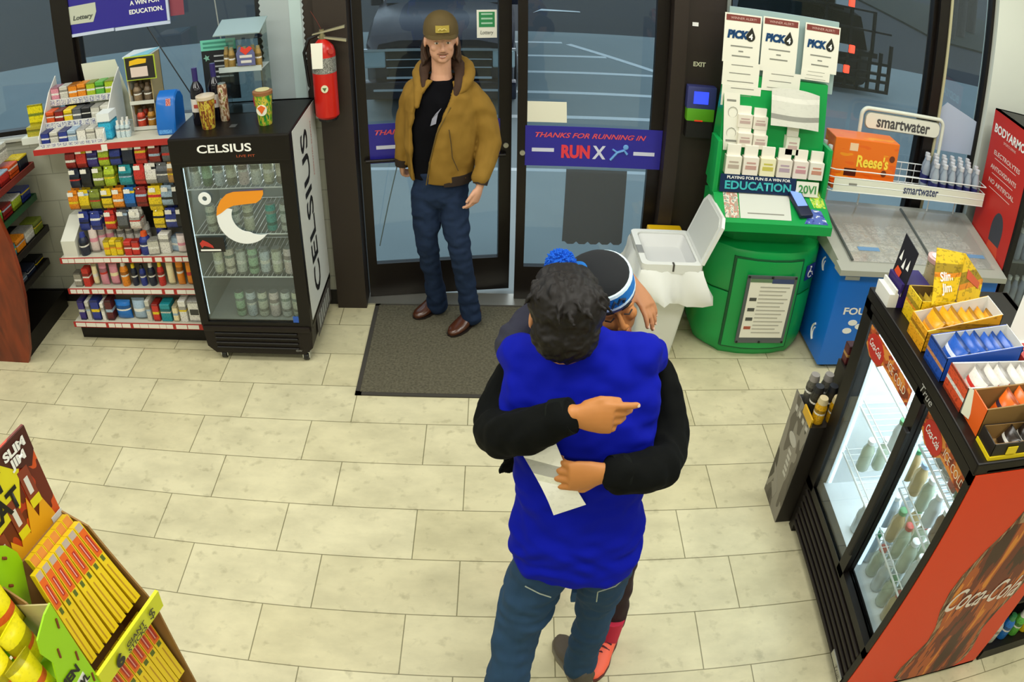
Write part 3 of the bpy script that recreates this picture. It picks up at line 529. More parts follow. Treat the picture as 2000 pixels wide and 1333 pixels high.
def kiosk():
    t = thing('lottery_stand', 'bright green plastic lottery play stand with tall pinboard, beside the white bin', 'stand', (2.55, 0.24, 0))
    G = mat('stand_green', '#0a9a48', 0.38, noise_amt=0.04, noise_scale=3); GD = mat('stand_groove', '#04522a', 0.6)
    def plan(s=0.0, f=0.0): return [(2.17 + s, 0.46), (2.17 + s, 0.22), (2.225 + s, 0.135 + f), (2.33, 0.065 + f), (2.45, 0.035 + f), (2.56, 0.028 + f), (2.67, 0.035 + f), (2.79, 0.065 + f), (2.885 - s, 0.135 + f), (2.935 - s, 0.22), (2.935 - s, 0.46)]
    def rg(s, f, z): return [Vector((x, y, z)) for x, y in plan(s, f)]
    m = MB().loft([rg(0.05, 0.02, 0.0), rg(0.02, 0.0, 0.03), rg(0.0, 0.0, 0.10), rg(0.0, 0.0, 0.41), rg(0.004, 0.004, 0.418)])
    m.build('lower_body', G, t, smooth=35)
    MB().loft([rg(0.012, 0.012, 0.412), rg(0.012, 0.012, 0.432)]).build('seam', GD, t)
    MB().loft([rg(0.004, 0.004, 0.428), rg(0.0, 0.0, 0.436), rg(0.0, 0.0, 0.68), rg(0.012, 0.012, 0.705), rg(0.03, 0.06, 0.715)]).build('upper_body', G, t, smooth=35)
    MB().loft([[Vector((x, max(y, 0.16), z)) for x, y in plan(0.03, 0.11)] for z in (0.71, 0.92)]).build('neck', G, t, smooth=35)
    # tilted writing shelf with a raised rim
    A, B, C, D = (2.165, 0.0, 0.905), (2.885, 0.0, 0.905), (2.90, 0.30, 1.035), (2.175, 0.30, 1.035)
    MB().hexa([(x, y, z - 0.055) for x, y, z in (A, B, C, D)] + [A, B, C, D]).build('writing_shelf', G, t)
    MB().hexa([(2.19, 0.24, 1.0), (2.86, 0.24, 1.0), (2.86, 0.45, 1.0), (2.19, 0.45, 1.0), (2.20, 0.30, 1.66), (2.85, 0.30, 1.66), (2.85, 0.34, 1.66), (2.20, 0.34, 1.66)]).build('back_board', G, t)
    MB().bbox(2.165, 2.195, 0.20, 0.34, 0.99, 1.30, 0.008).build('side_wing', G, t, smooth=40); MB().bbox(2.87, 2.90, 0.20, 0.34, 0.99, 1.30, 0.008).build('side_wing', G, t, smooth=40)
    MB().box(2.21, 2.90, 0.335, 0.35, 1.6, 2.04).build('upper_board', mat('clear_acrylic_edge', '#9fb6b4', 0.3), t)
    # service door with its poster frame
    dp = [(2.33, 0.052), (2.45, 0.022), (2.56, 0.015), (2.67, 0.022), (2.755, 0.042)]
    def strip(name, pts, z0, z1, off, mt, par, th=0.012):
        rb = [Vector((x, y - off, z0)) for x, y in pts] + [Vector((x, y - off + th, z0)) for x, y in pts[::-1]]
        return MB().loft([rb, [p + Vector((0, 0, z1 - z0)) for p in rb]]).build(name, mt, par, smooth=35)
    strip('door_gap', [(2.318, 0.062)] + dp[0:] + [(2.768, 0.05)], 0.06, 0.668, 0.0, GD, t)
    dr = strip('service_door', dp, 0.07, 0.658, 0.006, G, t)
    fr = MB().box(2.40, 2.725, 0.002, 0.012, 0.115, 0.575).build('poster_frame', mat('frame_grey', '#545a5c', 0.4), dr)
    MB().box(2.42, 2.705, -0.001, 0.002, 0.155, 0.555).build('poster', PAPER, fr)
    MB().box(2.42, 2.56, -0.002, -0.001, 0.535, 0.558).build('poster_band', mat('band_green', '#5f7d5a', 0.5), fr)
    MB().box(2.56, 2.705, -0.002, -0.001, 0.53, 0.558).build('poster_band', mat('band_navy', '#39466e', 0.5), fr)
    mb = MB()
    for i in range(13): mb.box(2.49, 2.685 - 0.02 * (i % 3), -0.0022, -0.001, 0.50 - i * 0.026, 0.508 - i * 0.026)
    mb.build('print_lines', mat('pale_ink', '#b3b0a3', 0.6), fr)
    for z in (0.41, 0.34, 0.275): MB().box(2.435, 2.48, -0.0022, -0.001, z, z + 0.022).build('prize_block', mat('prize_ink', '#4c4e48', 0.6), fr)
    MB().box(2.435, 2.48, -0.0022, -0.001, 0.215, 0.235).build('prize_block', mat('prize_red', '#a8543e', 0.6), fr)
    for x in (2.41, 2.56, 2.715):
        for z in (0.122, 0.568): MB().box(x - 0.006, x + 0.006, -0.003, 0.002, z - 0.006, z + 0.006).build('screw', BLACK, fr)
    # wheelchair sign
    s = MB().quadslab((2.805, 0.066, 0.515), (2.887, 0.124, 0.515), (2.887, 0.124, 0.615), (2.805, 0.066, 0.615), 0.004).build('access_sign', mat('access_blue', '#1c2f7c', 0.4), t)
    dv = Vector((0.082, 0.058, 0)); o = Vector((2.806, 0.0645, 0.515))
    mb = MB()
    def q(u, z): return o + dv * u + Vector((0, 0, z))
    mb.tube([q(0.45, 0.075), q(0.47, 0.05), q(0.68, 0.048), q(0.78, 0.025), q(0.86, 0.022)], 0.003, 5)
    mb.tube([q(0.5 + 0.24 * cos(a), 0.038 + 0.024 * sin(a)) for a in [radians(100 + 26 * i) for i in range(9)]], 0.003, 5)
    mb.tube([q(0.45, 0.082), q(0.45, 0.090)], 0.006, 6); mb.build('wheelchair_symbol', WHITE, s)
    # board signs
    e = MB().quadslab((2.205, 0.195, 1.00), (2.685, 0.195, 1.00), (2.685, 0.205, 1.105), (2.205, 0.205, 1.105), 0.003).build('education_sign', mat('sign_navy', '#132a50', 0.4), t)
    letters('lettering', 'PLAYING FOR FUN IS A WIN FOR', WHITE, e, (2.445, 0.2025, 1.088), (1, 0, 0), (0, 0.16, 0.98), 0.017, 0.40, bold=0.02)
    letters('lettering', 'EDUCATION', mat('teal_print', '#3fb4b8', 0.4), e, (2.445, 0.198, 1.043), (1, 0, 0), (0, 0.16, 0.98), 0.05, 0.42, bold=0.03)
    e = MB().quadslab((2.69, 0.195, 1.00), (2.84, 0.195, 1.00), (2.84, 0.205, 1.09), (2.69, 0.205, 1.09), 0.003).build('win_sign', PAPER, t)
    letters('lettering', '20VI', mat('green_print', '#3d8f4a', 0.4), e, (2.765, 0.199, 1.045), (1, 0, 0), (0, 0.16, 0.98), 0.05, 0.12, bold=0.02)
kiosk()
# winner cards pinned along the top of the stand
for lab, x0, x1, z0, z1 in (('large winner card on the lottery stand, the one beside the ticket checker', 2.175, 2.392, 1.73, 2.01), ('large winner card on the lottery stand, middle of the three', 2.402, 2.625, 1.70, 2.015), ('large winner card on the lottery stand, the one nearer the freezer', 2.665, 2.895, 1.73, 2.015)):
    t = thing('winner_card', lab, 'card', ((x0 + x1) / 2, 0.31, z0), group='large winner cards on the lottery stand')
    MB().box(x0, x1, 0.300, 0.304, z0, z1).build('card', PAPER, t)
    MB().box(x0 + 0.008, x1 - 0.008, 0.2985, 0.30, z1 - 0.042, z1 - 0.008).build('red_band', mat('maroon_band', '#7d3a34', 0.5), t)
    letters('lettering', 'WINNER ALERT!', mat('pink_print', '#d9b3a8', 0.5), t, ((x0 + x1) / 2, 0.298, z1 - 0.025), (1, 0, 0), (0, 0, 1), 0.014, 0.15)
    letters('lettering', 'PICK', mat('pick_blue', '#10406e', 0.4), t, (x0 + 0.082, 0.299, z1 - 0.118), (1, 0, 0), (0, 0, 1), 0.05, 0.125, bold=0.07, shear=0.12)
    d = MB().prism([(x1 - 0.06 + 0.027 * cos(a), z1 - 0.125 + 0.027 * sin(a)) for a in [radians(150 + 24 * i) for i in range(11)]] + [(x1 - 0.055, z1 - 0.07)], 'y', 0.2975, 0.30).build('drop', mat('drop_black', '#23251f', 0.5), t)
    letters('lettering', '4', WHITE, t, (x1 - 0.06, 0.297, z1 - 0.123), (1, 0, 0), (0, 0, 1), 0.034, 0.024, bold=0.03)
    mb = MB()
    for i, (a, b) in enumerate(((0.2, 0.8), (0.42, 0.55), (0.25, 0.75))): mb.box(x0 + (x1 - x0) * a, x0 + (x1 - x0) * b, 0.299, 0.30, z1 - 0.19 - i * 0.028, z1 - 0.182 - i * 0.028)
    mb.build('print_lines', INK, t)
for lab, x0, x1, z0, z1, y in (('winner slip directly under the large card beside the ticket checker', 2.18, 2.40, 1.60, 1.735, 0.292), ('winner slip directly under the middle large winner card', 2.42, 2.66, 1.59, 1.705, 0.290), ('winner slip sticking out below the large card nearer the freezer', 2.66, 2.85, 1.68, 1.74, 0.292), ('winner slip second below the large card beside the ticket checker', 2.185, 2.42, 1.48, 1.60, 0.290)):
    o = sheet('winner_slip', lab, 'slip', [(x0, y, z0), (x1, y, z0), (x1, y, z1), (x0, y, z1)], PAPER, 3, group='winner slips pinned on the lottery stand')
o = sheet('instruction_strip', 'tall narrow cream strip with round diagrams on the doorward edge of the lottery stand', 'strip', [(2.215, 0.25, 1.23), (2.31, 0.25, 1.23), (2.29, 0.275, 1.56), (2.195, 0.275, 1.56)], PAPER, 2)
for z in (1.33, 1.45):
    MB().tube([(2.255 + 0.028 * cos(a), 0.2615 - (z - 1.39) * -0.07, z + 0.032 * sin(a)) for a in [radians(i * 30) for i in range(13)]], 0.0015, 4).build('diagram', INK, o)
# curled notice sheet
mb = MB(); N = 10; rowp = []
for i in range(N + 1):
    u = i / N; x = 2.475 + 0.31 * u; y = 0.215 - 0.03 * sin(pi * u); dz = 0.022 * sin(pi * u)
    rowp.append((Vector((x, y, 1.41 + dz * 0.6 - 0.01 * u)), Vector((x, y + 0.045, 1.615 + dz - 0.015 * u))))
vs = [p for r in rowp for p in r] + [p + Vector((0, 0.0015, 0)) for r in rowp for p in r]; n2 = 2 * (N + 1)
fs = []
for i in range(N): fs += [(2 * i, 2 * i + 2, 2 * i + 3, 2 * i + 1), (n2 + 2 * i, n2 + 2 * i + 1, n2 + 2 * i + 3, n2 + 2 * i + 2), (2 * i, n2 + 2 * i, n2 + 2 * i + 2, 2 * i + 2), (2 * i + 1, 2 * i + 3, n2 + 2 * i + 3, n2 + 2 * i + 1)]
fs += [(0, 1, n2 + 1, n2), (2 * N, n2 + 2 * N, n2 + 2 * N + 1, 2 * N + 1)]
tag(mb.add(vs, fs).build('notice_sheet', pmat('#d6d6ca', '#e6e5da', 0.1, 0.6, 0.10), smooth=60), 'curled grey and cream notice sheet standing out from the lottery stand', 'sheet')
def slipbox(x, y, z, wd, h, lab, col='#e9e2d3', yl=None):
    t = thing('play_slip_holder', lab, 'holder', (x, y, z), group='play slip holders on the lottery stand')
    MB().hexa([(x - wd / 2, y, z), (x + wd / 2, y, z), (x + wd / 2, y + 0.045, z), (x - wd / 2, y + 0.045, z), (x - wd / 2, y + 0.0, z + h * 0.62), (x + wd / 2, y, z + h * 0.62), (x + wd / 2, y + 0.045, z + h * 0.62), (x - wd / 2, y + 0.045, z + h * 0.62)]).build('holder', mat('slip' + col, col, 0.5), t)
    MB().box(x - wd / 2 + 0.006, x + wd / 2 - 0.006, y + 0.02, y + 0.032, z + 0.01, z + h).build('slips', mat('slips_paper', '#f0ecdf', 0.6), t)
    MB().box(x - wd * 0.3, x + wd * 0.3, y - 0.001, y, z + h * 0.40, z + h * 0.46).box(x - wd * 0.36, x + wd * 0.36, y - 0.001, y, z + h * 0.2, z + h * 0.34).build('print', mat('slipink' + str(yl), yl or '#c2a9a2', 0.6), t)
for i in range(6):
    slipbox(2.275 + i * 0.107, 0.205, 1.105, 0.094, 0.17, 'play slip holder, %s from the bin side in the front row of six' % ORD[i], ['#ebe6d6', '#ece4d8', '#efe9c4', '#e5dcd0', '#eadfd5', '#e9e6da'][i], ['#b9aa9c', '#c29a90', '#c9bf5a', '#b49fae', '#c9949a', '#c98f7a'][i])
for i, (x, z) in enumerate(((2.335, 1.26), (2.43, 1.255))): slipbox(x, 0.232, z, 0.088, 0.13, 'play slip holder on the stand, lower back row, %s' % ['bin side', 'freezer side'][i])
for i, (x, z) in enumerate(((2.33, 1.37), (2.425, 1.365))): slipbox(x, 0.25, z, 0.088, 0.12, 'play slip holder on the stand, upper back row, %s' % ['bin side', 'freezer side'][i])
slipbox(2.635, 0.225, 1.24, 0.085, 0.17, 'play slip holder standing alone under the curled notice sheet', '#e4e6d4')
slp = (0.30, 0.13)
def onshelf(x, y, dz=0.0): return (x, y, 0.905 + 0.13 / 0.30 * y + 0.002 + dz)
sheet('play_guide', 'grey and white play guide lying on the green writing shelf', 'sheet', [onshelf(2.30, 0.03), onshelf(2.62, 0.03), onshelf(2.66, 0.24), onshelf(2.335, 0.24)], mat('guide_grey', '#cfd2c8', 0.5), 2)
sheet('picture_card', 'small patchy picture card at the bin end of the green writing shelf', 'card', [onshelf(2.21, 0.03), onshelf(2.295, 0.03), onshelf(2.325, 0.24), onshelf(2.235, 0.24)], printed('card_print', ['#9fa38f', '#c08a78', '#d8d4c4', '#7f8f82'], 14, (1, 1, 1), 0.5, 2.2))
t = thing('card_reader', 'small dark blue terminal with a blue screen on the writing shelf', 'terminal', onshelf(2.70, 0.14))
mb = MB(); mb.T = Matrix.Translation(onshelf(2.70, 0.14, 0.0)) @ Matrix.Rotation(radians(12), 4, 'Z') @ Matrix.Rotation(radians(23), 4, 'X'); mb.bbox(-0.045, 0.045, -0.10, 0.11, 0.002, 0.03, 0.006); mb.build('case', mat('terminal_navy', '#141a3a', 0.4), t, smooth=40)
mb = MB(); mb.T = Matrix.Translation(onshelf(2.70, 0.14, 0.0)) @ Matrix.Rotation(radians(12), 4, 'Z') @ Matrix.Rotation(radians(23), 4, 'X'); mb.box(-0.036, 0.036, -0.03, 0.09, 0.03, 0.032); mb.build('screen', mat('terminal_screen', '#7f9fe6', 0.3, emit='#6f90e0', estr=0.35), t)
sheet('leaflet', 'blue and white leaflet at the front corner of the green writing shelf', 'leaflet', [onshelf(2.70, 0.015), onshelf(2.86, 0.015), onshelf(2.84, 0.11), onshelf(2.78, 0.12)], printed('leaf_blue', ['#2b3f8f', '#4f66b4', '#c9d3e2'], 12, (1, 1, 1), 0.5, 1.2))
sheet('leaflet', 'green and yellow leaflet at the back corner of the green writing shelf', 'leaflet', [onshelf(2.80, 0.13), onshelf(2.88, 0.13), onshelf(2.88, 0.26), onshelf(2.78, 0.26)], printed('leaf_green', ['#5cae3f', '#b9cf4a', '#dfe8cf'], 12, (1, 1, 1), 0.5, 2.2))

LIDG = bpy.data.materials.new('hazy_lid'); LIDG.use_nodes = True; _n = LIDG.node_tree; _n.nodes.clear()
_t = _n.nodes.new('ShaderNodeBsdfTransparent'); _d = _n.nodes.new('ShaderNodeBsdfDiffuse'); _d.inputs[0].default_value = (0.62, 0.62, 0.57, 1); _g = _n.nodes.new('ShaderNodeBsdfGlossy'); _g.inputs['Roughness'].default_value = 0.12
_x = _n.nodes.new('ShaderNodeMixShader'); _x.inputs[0].default_value = 0.28; _y = _n.nodes.new('ShaderNodeMixShader'); _y.inputs[0].default_value = 0.10; _o = _n.nodes.new('ShaderNodeOutputMaterial')
for _a, _b in ((_t.outputs[0], _x.inputs[1]), (_d.outputs[0], _x.inputs[2]), (_x.outputs[0], _y.inputs[1]), (_g.outputs[0], _y.inputs[2]), (_y.outputs[0], _o.inputs[0])): _n.links.new(_a, _b)
def freezer():
    t = thing('ice_cream_freezer', 'blue chest freezer with sloping glass lids beside the lottery stand', 'freezer', (3.6, 0.2, 0))
    BL = mat('freezer_blue', '#0a6fd6', 0.4); RIM = mat('freezer_rim', '#a9aba0', 0.45); IN = mat('freezer_inner', '#c9cabf', 0.5)
    x0, x1, y0, y1 = 2.955, 4.285, -0.11, 0.50
    MB().bbox(x0, x1, y0, y1, 0.03, 0.70, 0.012).build('body', BL, t, smooth=40)
    def zt(y): return 0.735 + (y + 0.18) * 0.115 / 0.70
    def slab(xa, xb, ya, yb, lo=0.70, dz=0.0): return [(xa, ya, lo), (xb, ya, lo), (xb, yb, lo), (xa, yb, lo), (xa, ya, zt(ya) + dz), (xb, ya, zt(ya) + dz), (xb, yb, zt(yb) + dz), (xa, yb, zt(yb) + dz)]
    m = MB().hexa(slab(x0 - 0.045, x1 + 0.01, -0.18, -0.09)).hexa(slab(x0 - 0.03, x1 + 0.01, 0.46, 0.52)).hexa(slab(x0 - 0.03, x0 + 0.06, -0.09, 0.46)).hexa(slab(x1 - 0.08, x1 + 0.01, -0.09, 0.46))
    m.build('rim', RIM, t)
    m = MB().box(x0 + 0.05, x1 - 0.05, -0.09, -0.08, 0.45, 0.70)
    MB().box(x0 + 0.05, x1 - 0.07, -0.10, 0.47, 0.701, 0.705).build('well_floor', IN, t)
    xm = (x0 + x1) / 2 + 0.02
    for i, (xa, xb) in enumerate(((x0 + 0.05, xm), (xm, x1 - 0.07))):
        l = MB().hexa([(xa, -0.10, zt(-0.10) + 0.002), (xb, -0.10, zt(-0.10) + 0.002), (xb, 0.47, zt(0.47) + 0.002), (xa, 0.47, zt(0.47) + 0.002), (xa, -0.10, zt(-0.10) + 0.008), (xb, -0.10, zt(-0.10) + 0.008), (xb, 0.47, zt(0.47) + 0.008), (xa, 0.47, zt(0.47) + 0.008)]).build('glass_lid', LIDG, t)
        mb = MB().tube([(xa + 0.012, -0.10, zt(-0.10) + 0.012), (xa + 0.012, 0.47, zt(0.47) + 0.012)], 0.009, 8)
        mb.build('lid_rail', mat('rail_dark', '#4f5450', 0.4), l, smooth=40)
        MB().hexa([(xa + 0.10 + i * 0.28, 0.0, zt(0.0) + 0.009), (xa + 0.26 + i * 0.28, 0.0, zt(0) + 0.009), (xa + 0.26 + i * 0.28, 0.035, zt(0.035) + 0.009), (xa + 0.10 + i * 0.28, 0.035, zt(0.035) + 0.009), (xa + 0.10 + i * 0.28, 0.0, zt(0.0) + 0.010), (xa + 0.26 + i * 0.28, 0.0, zt(0) + 0.010), (xa + 0.26 + i * 0.28, 0.035, zt(0.035) + 0.010), (xa + 0.10 + i * 0.28, 0.035, zt(0.035) + 0.010)]).build('lid_sticker', mat('lid_blue', '#6a93bb', 0.5), l)
    f = letters('lettering', 'FOUNTAIN', WHITE, t, (x0 + 0.085, y0 - 0.002, 0.425), (1, 0, 0), (0, 0, 1), 0.05, 0.42, bold=0.03, align='l')
    MB().bbox(x0 + 0.035, x0 + 0.14, y0 - 0.004, y0, 0.635, 0.66, 0.002, 1).build('rating_plate', mat('plate_grey', '#b9bfc4', 0.4), t)
    mb = MB()   # white flower-like mark under the lettering
    for a in (20, 110, 200): mb.prism([(x0 + 0.19 + 0.045 * cos(radians(a)) + 0.034 * cos(radians(b)) , 0.30 + 0.045 * sin(radians(a)) + 0.02 * sin(radians(b))) for b in range(0, 360, 30)], 'y', y0 - 0.003, y0)
    mb.build('flower_mark', WHITE, t)
    for yc, zc, s in ((0.15, 0.60, 1.0), (0.07, 0.17, 1.3)):
        MB().tube([(x0 - 0.001, yc + 0.015 * s * cos(a * 2.0), zc + 0.045 * s * sin(a)) for a in [radians(-80 + 20 * i) for i in range(9)]], 0.006 * s, 6).tube([(x0 - 0.001, yc - 0.02 + 0.012 * s * cos(a * 1.4), zc - 0.01 + 0.035 * s * sin(a)) for a in [radians(-70 + 20 * i) for i in range(8)]], 0.004 * s, 5).build('side_squiggle', WHITE, t)
    for x in (x0 + 0.06, x1 - 0.06):
        for y in (y0 + 0.06, y1 - 0.06): MB().lathe([(0.025, 0), (0.025, 0.035)], (x, y, 0), 12).build('foot', BLACK, t)
    random.seed(3)
    cols = ['#e8e6d8', '#9fb0b4', '#efece0', '#c9b9a4', '#dfd9c8', '#b9c4c0']
    k = 0
    for r, y in enumerate((0.0, 0.13, 0.27, 0.40)):
        for c in range(7):
            x = x0 + 0.13 + c * 0.175 + random.uniform(-0.01, 0.01); zz = 0.706
            o = MB().bbox(x - 0.07, x + 0.07, y - 0.05, y + 0.05, zz, zz + 0.02 + 0.006 * (c % 2), 0.004, 1).build('frozen_pack', printed('frost%d' % (k % 6), [cols[k % 6], '#efeee6', '#aeb4b2', cols[(k + 2) % 6]], 10, (1, 1, 1), 0.5, k))
            tag(o, 'pale frozen pack under the freezer lids, %s from the lottery stand in the %s row' % (ORD[c], ORD[r]), 'pack', 'frozen packs in the blue freezer'); k += 1
freezer()

def smart():
    t = thing('wire_counter_rack', 'white wire rack with a rounded sign standing over the blue freezer', 'rack', (3.6, 0.42, 0.84))
    x0, x1 = 2.93, 4.27; z = 1.02
    b = MB().box(x0 + 0.06, x1, 0.298, 0.302, 1.01, 1.105).build('front_lip', mat('lip_cream', '#e8ead9', 0.45), t)
    letters('lettering', 'smartwater', mat('smart_navy', '#3a4468', 0.4), b, (3.68, 0.297, 1.062), (1, 0, 0), (0, 0, 1), 0.05, 0.30, bold=0.015, label='dark navy lettering')
    MB().box(3.10, 3.16, 0.2965, 0.298, 1.055, 1.07).build('price_mark', INK, b)
    m = MB()
    for zz in (1.01, 1.055, 1.10, 1.15):
        m.tube([(x1, 0.30, zz), (x0 + 0.06, 0.30, zz), (x0 + 0.02, 0.32, zz), (x0, 0.36, zz), (x0, 0.56, zz), (x1, 0.56, zz), (x1, 0.30, zz)], 0.004, 6)
    for i in range(22): m.tube([(x0 + 0.05 + i * 0.06, 0.30, 1.012), (x0 + 0.05 + i * 0.06, 0.56, 1.012), (x0 + 0.05 + i * 0.06, 0.56, 1.15)], 0.0025, 5)
    m.build('basket', WIRE, t, smooth=50)
    for x in (3.05, 3.30, 3.90, 4.15): MB().tube([(x, 0.49, 0.85), (x, 0.49, 1.012)], 0.006, 6).tube([(x, 0.33, 1.005), (x, 0.49, 1.005)], 0.005, 6).build('leg', WIRE, t, smooth=50)
    m = MB(); r = 0.05; xa, xb, zt_ = 3.245, 3.935, 1.49
    P = [(xa, 0.545, 1.02), (xa, 0.545, zt_ - r)] + [(xa + r - r * cos(a), 0.545, zt_ - r + r * sin(a)) for a in [radians(15 * i) for i in range(1, 7)]] + [(xb - r + r * sin(a), 0.545, zt_ - r + r * cos(a)) for a in [radians(15 * i) for i in range(0, 7)]] + [(xb, 0.545, 1.02)]
    m.tube(P, 0.014, 8); m.build('sign_frame', mat('frame_cream', '#dfe2d3', 0.4), t, smooth=50)
    def rr(xa, xb, za, zb, r, n=5):
        o = []
        for cx, cz, a0 in ((xb - r, zb - r, 0), (xa + r, zb - r, 90), (xa + r, za + r, 180), (xb - r, za + r, 270)):
            o += [(cx + r * cos(radians(a0 + 90 * i / n)), cz + r * sin(radians(a0 + 90 * i / n))) for i in range(n + 1)]
        return o
    MB().prism(rr(xa + 0.03, xb - 0.025, 1.355, 1.468, 0.04), 'y', 0.545, 0.551).build('sign_trim', mat('sign_trim_grey', '#8f938a', 0.4), t)
    s = MB().prism(rr(xa + 0.036, xb - 0.031, 1.361, 1.462, 0.038), 'y', 0.539, 0.545).build('sign_plate', mat('sign_cream', '#e6e7d8', 0.45), t)
    letters('lettering', 'smartwater', mat('smart_dark', '#4a4a4c', 0.4), s, (3.592, 0.538, 1.408), (1, 0, 0), (0, 0, 1), 0.068, 0.45, bold=0.02, label='dark grey lettering')
smart()
def candybox(lab, x0, x1, y0, y1, z0, z1, rz=0.0):
    t = thing('candy_case', lab, 'box', ((x0 + x1) / 2, (y0 + y1) / 2, z0), rz)
    w_, d_, h_ = (x1 - x0) / 2, (y1 - y0) / 2, z1 - z0
    MB().bbox(-w_, w_, -d_, d_, 0, h_, 0.006).build('carton', printed('reese', ['#e8661a', '#ec741a', '#f0961e'], 6, (1.2, 1, 2.4), 0.4, 3.1), t, world=False)
    MB().box(-w_ * 0.62, -w_ * 0.25, -d_ - 0.001, -d_, h_ * 0.12, h_ * 0.30).build('label_strip', mat('brown_strip', '#4a1d14', 0.4), t, world=False)
    MB().box(-w_ * 0.55, -w_ * 0.3, -d_ - 0.001, -d_, h_ * 0.72, h_ * 0.9).build('corner_flag', mat('flag_pale', '#f1cfa8', 0.4), t, world=False)
    letters('lettering', "Reese's", mat('yellow_letter', '#ffe04a', 0.4), t, (w_ * 0.22, -d_ - 0.001, h_ * 0.5), (1, 0, 0), (0, 0, 1), h_ * 0.30, w_ * 1.0, bold=0.03, world=False)
    for x in (w_ * 0.62, w_ * 0.82): MB().prism([(x + 0.022 * cos(radians(30 * i)), h_ * (0.25 if x < w_ * 0.7 else 0.62) + 0.022 * sin(radians(30 * i))) for i in range(12)], 'y', -d_ - 0.002, -d_).build('cup_picture', mat('cup_brown', '#6b3216', 0.5), t, world=False)
candybox('large orange candy carton standing on the wire rack', 2.985, 3.475, 0.36, 0.52, 1.06, 1.335)
tag(MB().bbox(2.98, 3.50, 0.315, 0.55, 1.02, 1.058, 0.004).build('candy_case', printed('reese_flat', ['#cf4a1c', '#e8661a', '#b83a18'], 9, (1, 1, 1), 0.4, 1.0)), 'flat red-orange carton lying under the large orange carton', 'box')
random.seed(5); k = 0
for r, y in enumerate((0.335, 0.40, 0.465, 0.525)):
    for c in range(6):
        x = 3.80 + c * 0.076 + (r % 2) * 0.03
        if x > 4.25: continue
        t = bottle_pet('silver-capped water bottle on the wire rack, %s from the orange carton, %s row' % (ORD[c], ORD[r]), (x, y, 1.02), '#9fabb8', '#c9ccd2', 0.235, 'water bottles bunched on the wire rack', r=0.03, name='water_bottle', lab='#262a6a')
for i, (x, y) in enumerate(((2.955, 0.36), (2.955, 0.44))): bottle_pet('clear bottle at the lottery-stand end of the wire rack, %s' % ['front one', 'back one'][i], (x, y, 1.02), '#8f9a97', '#b9bdbb', 0.26, 'clear bottles at the end of the wire rack', r=0.025, name='water_bottle', lab='#8a5a58')

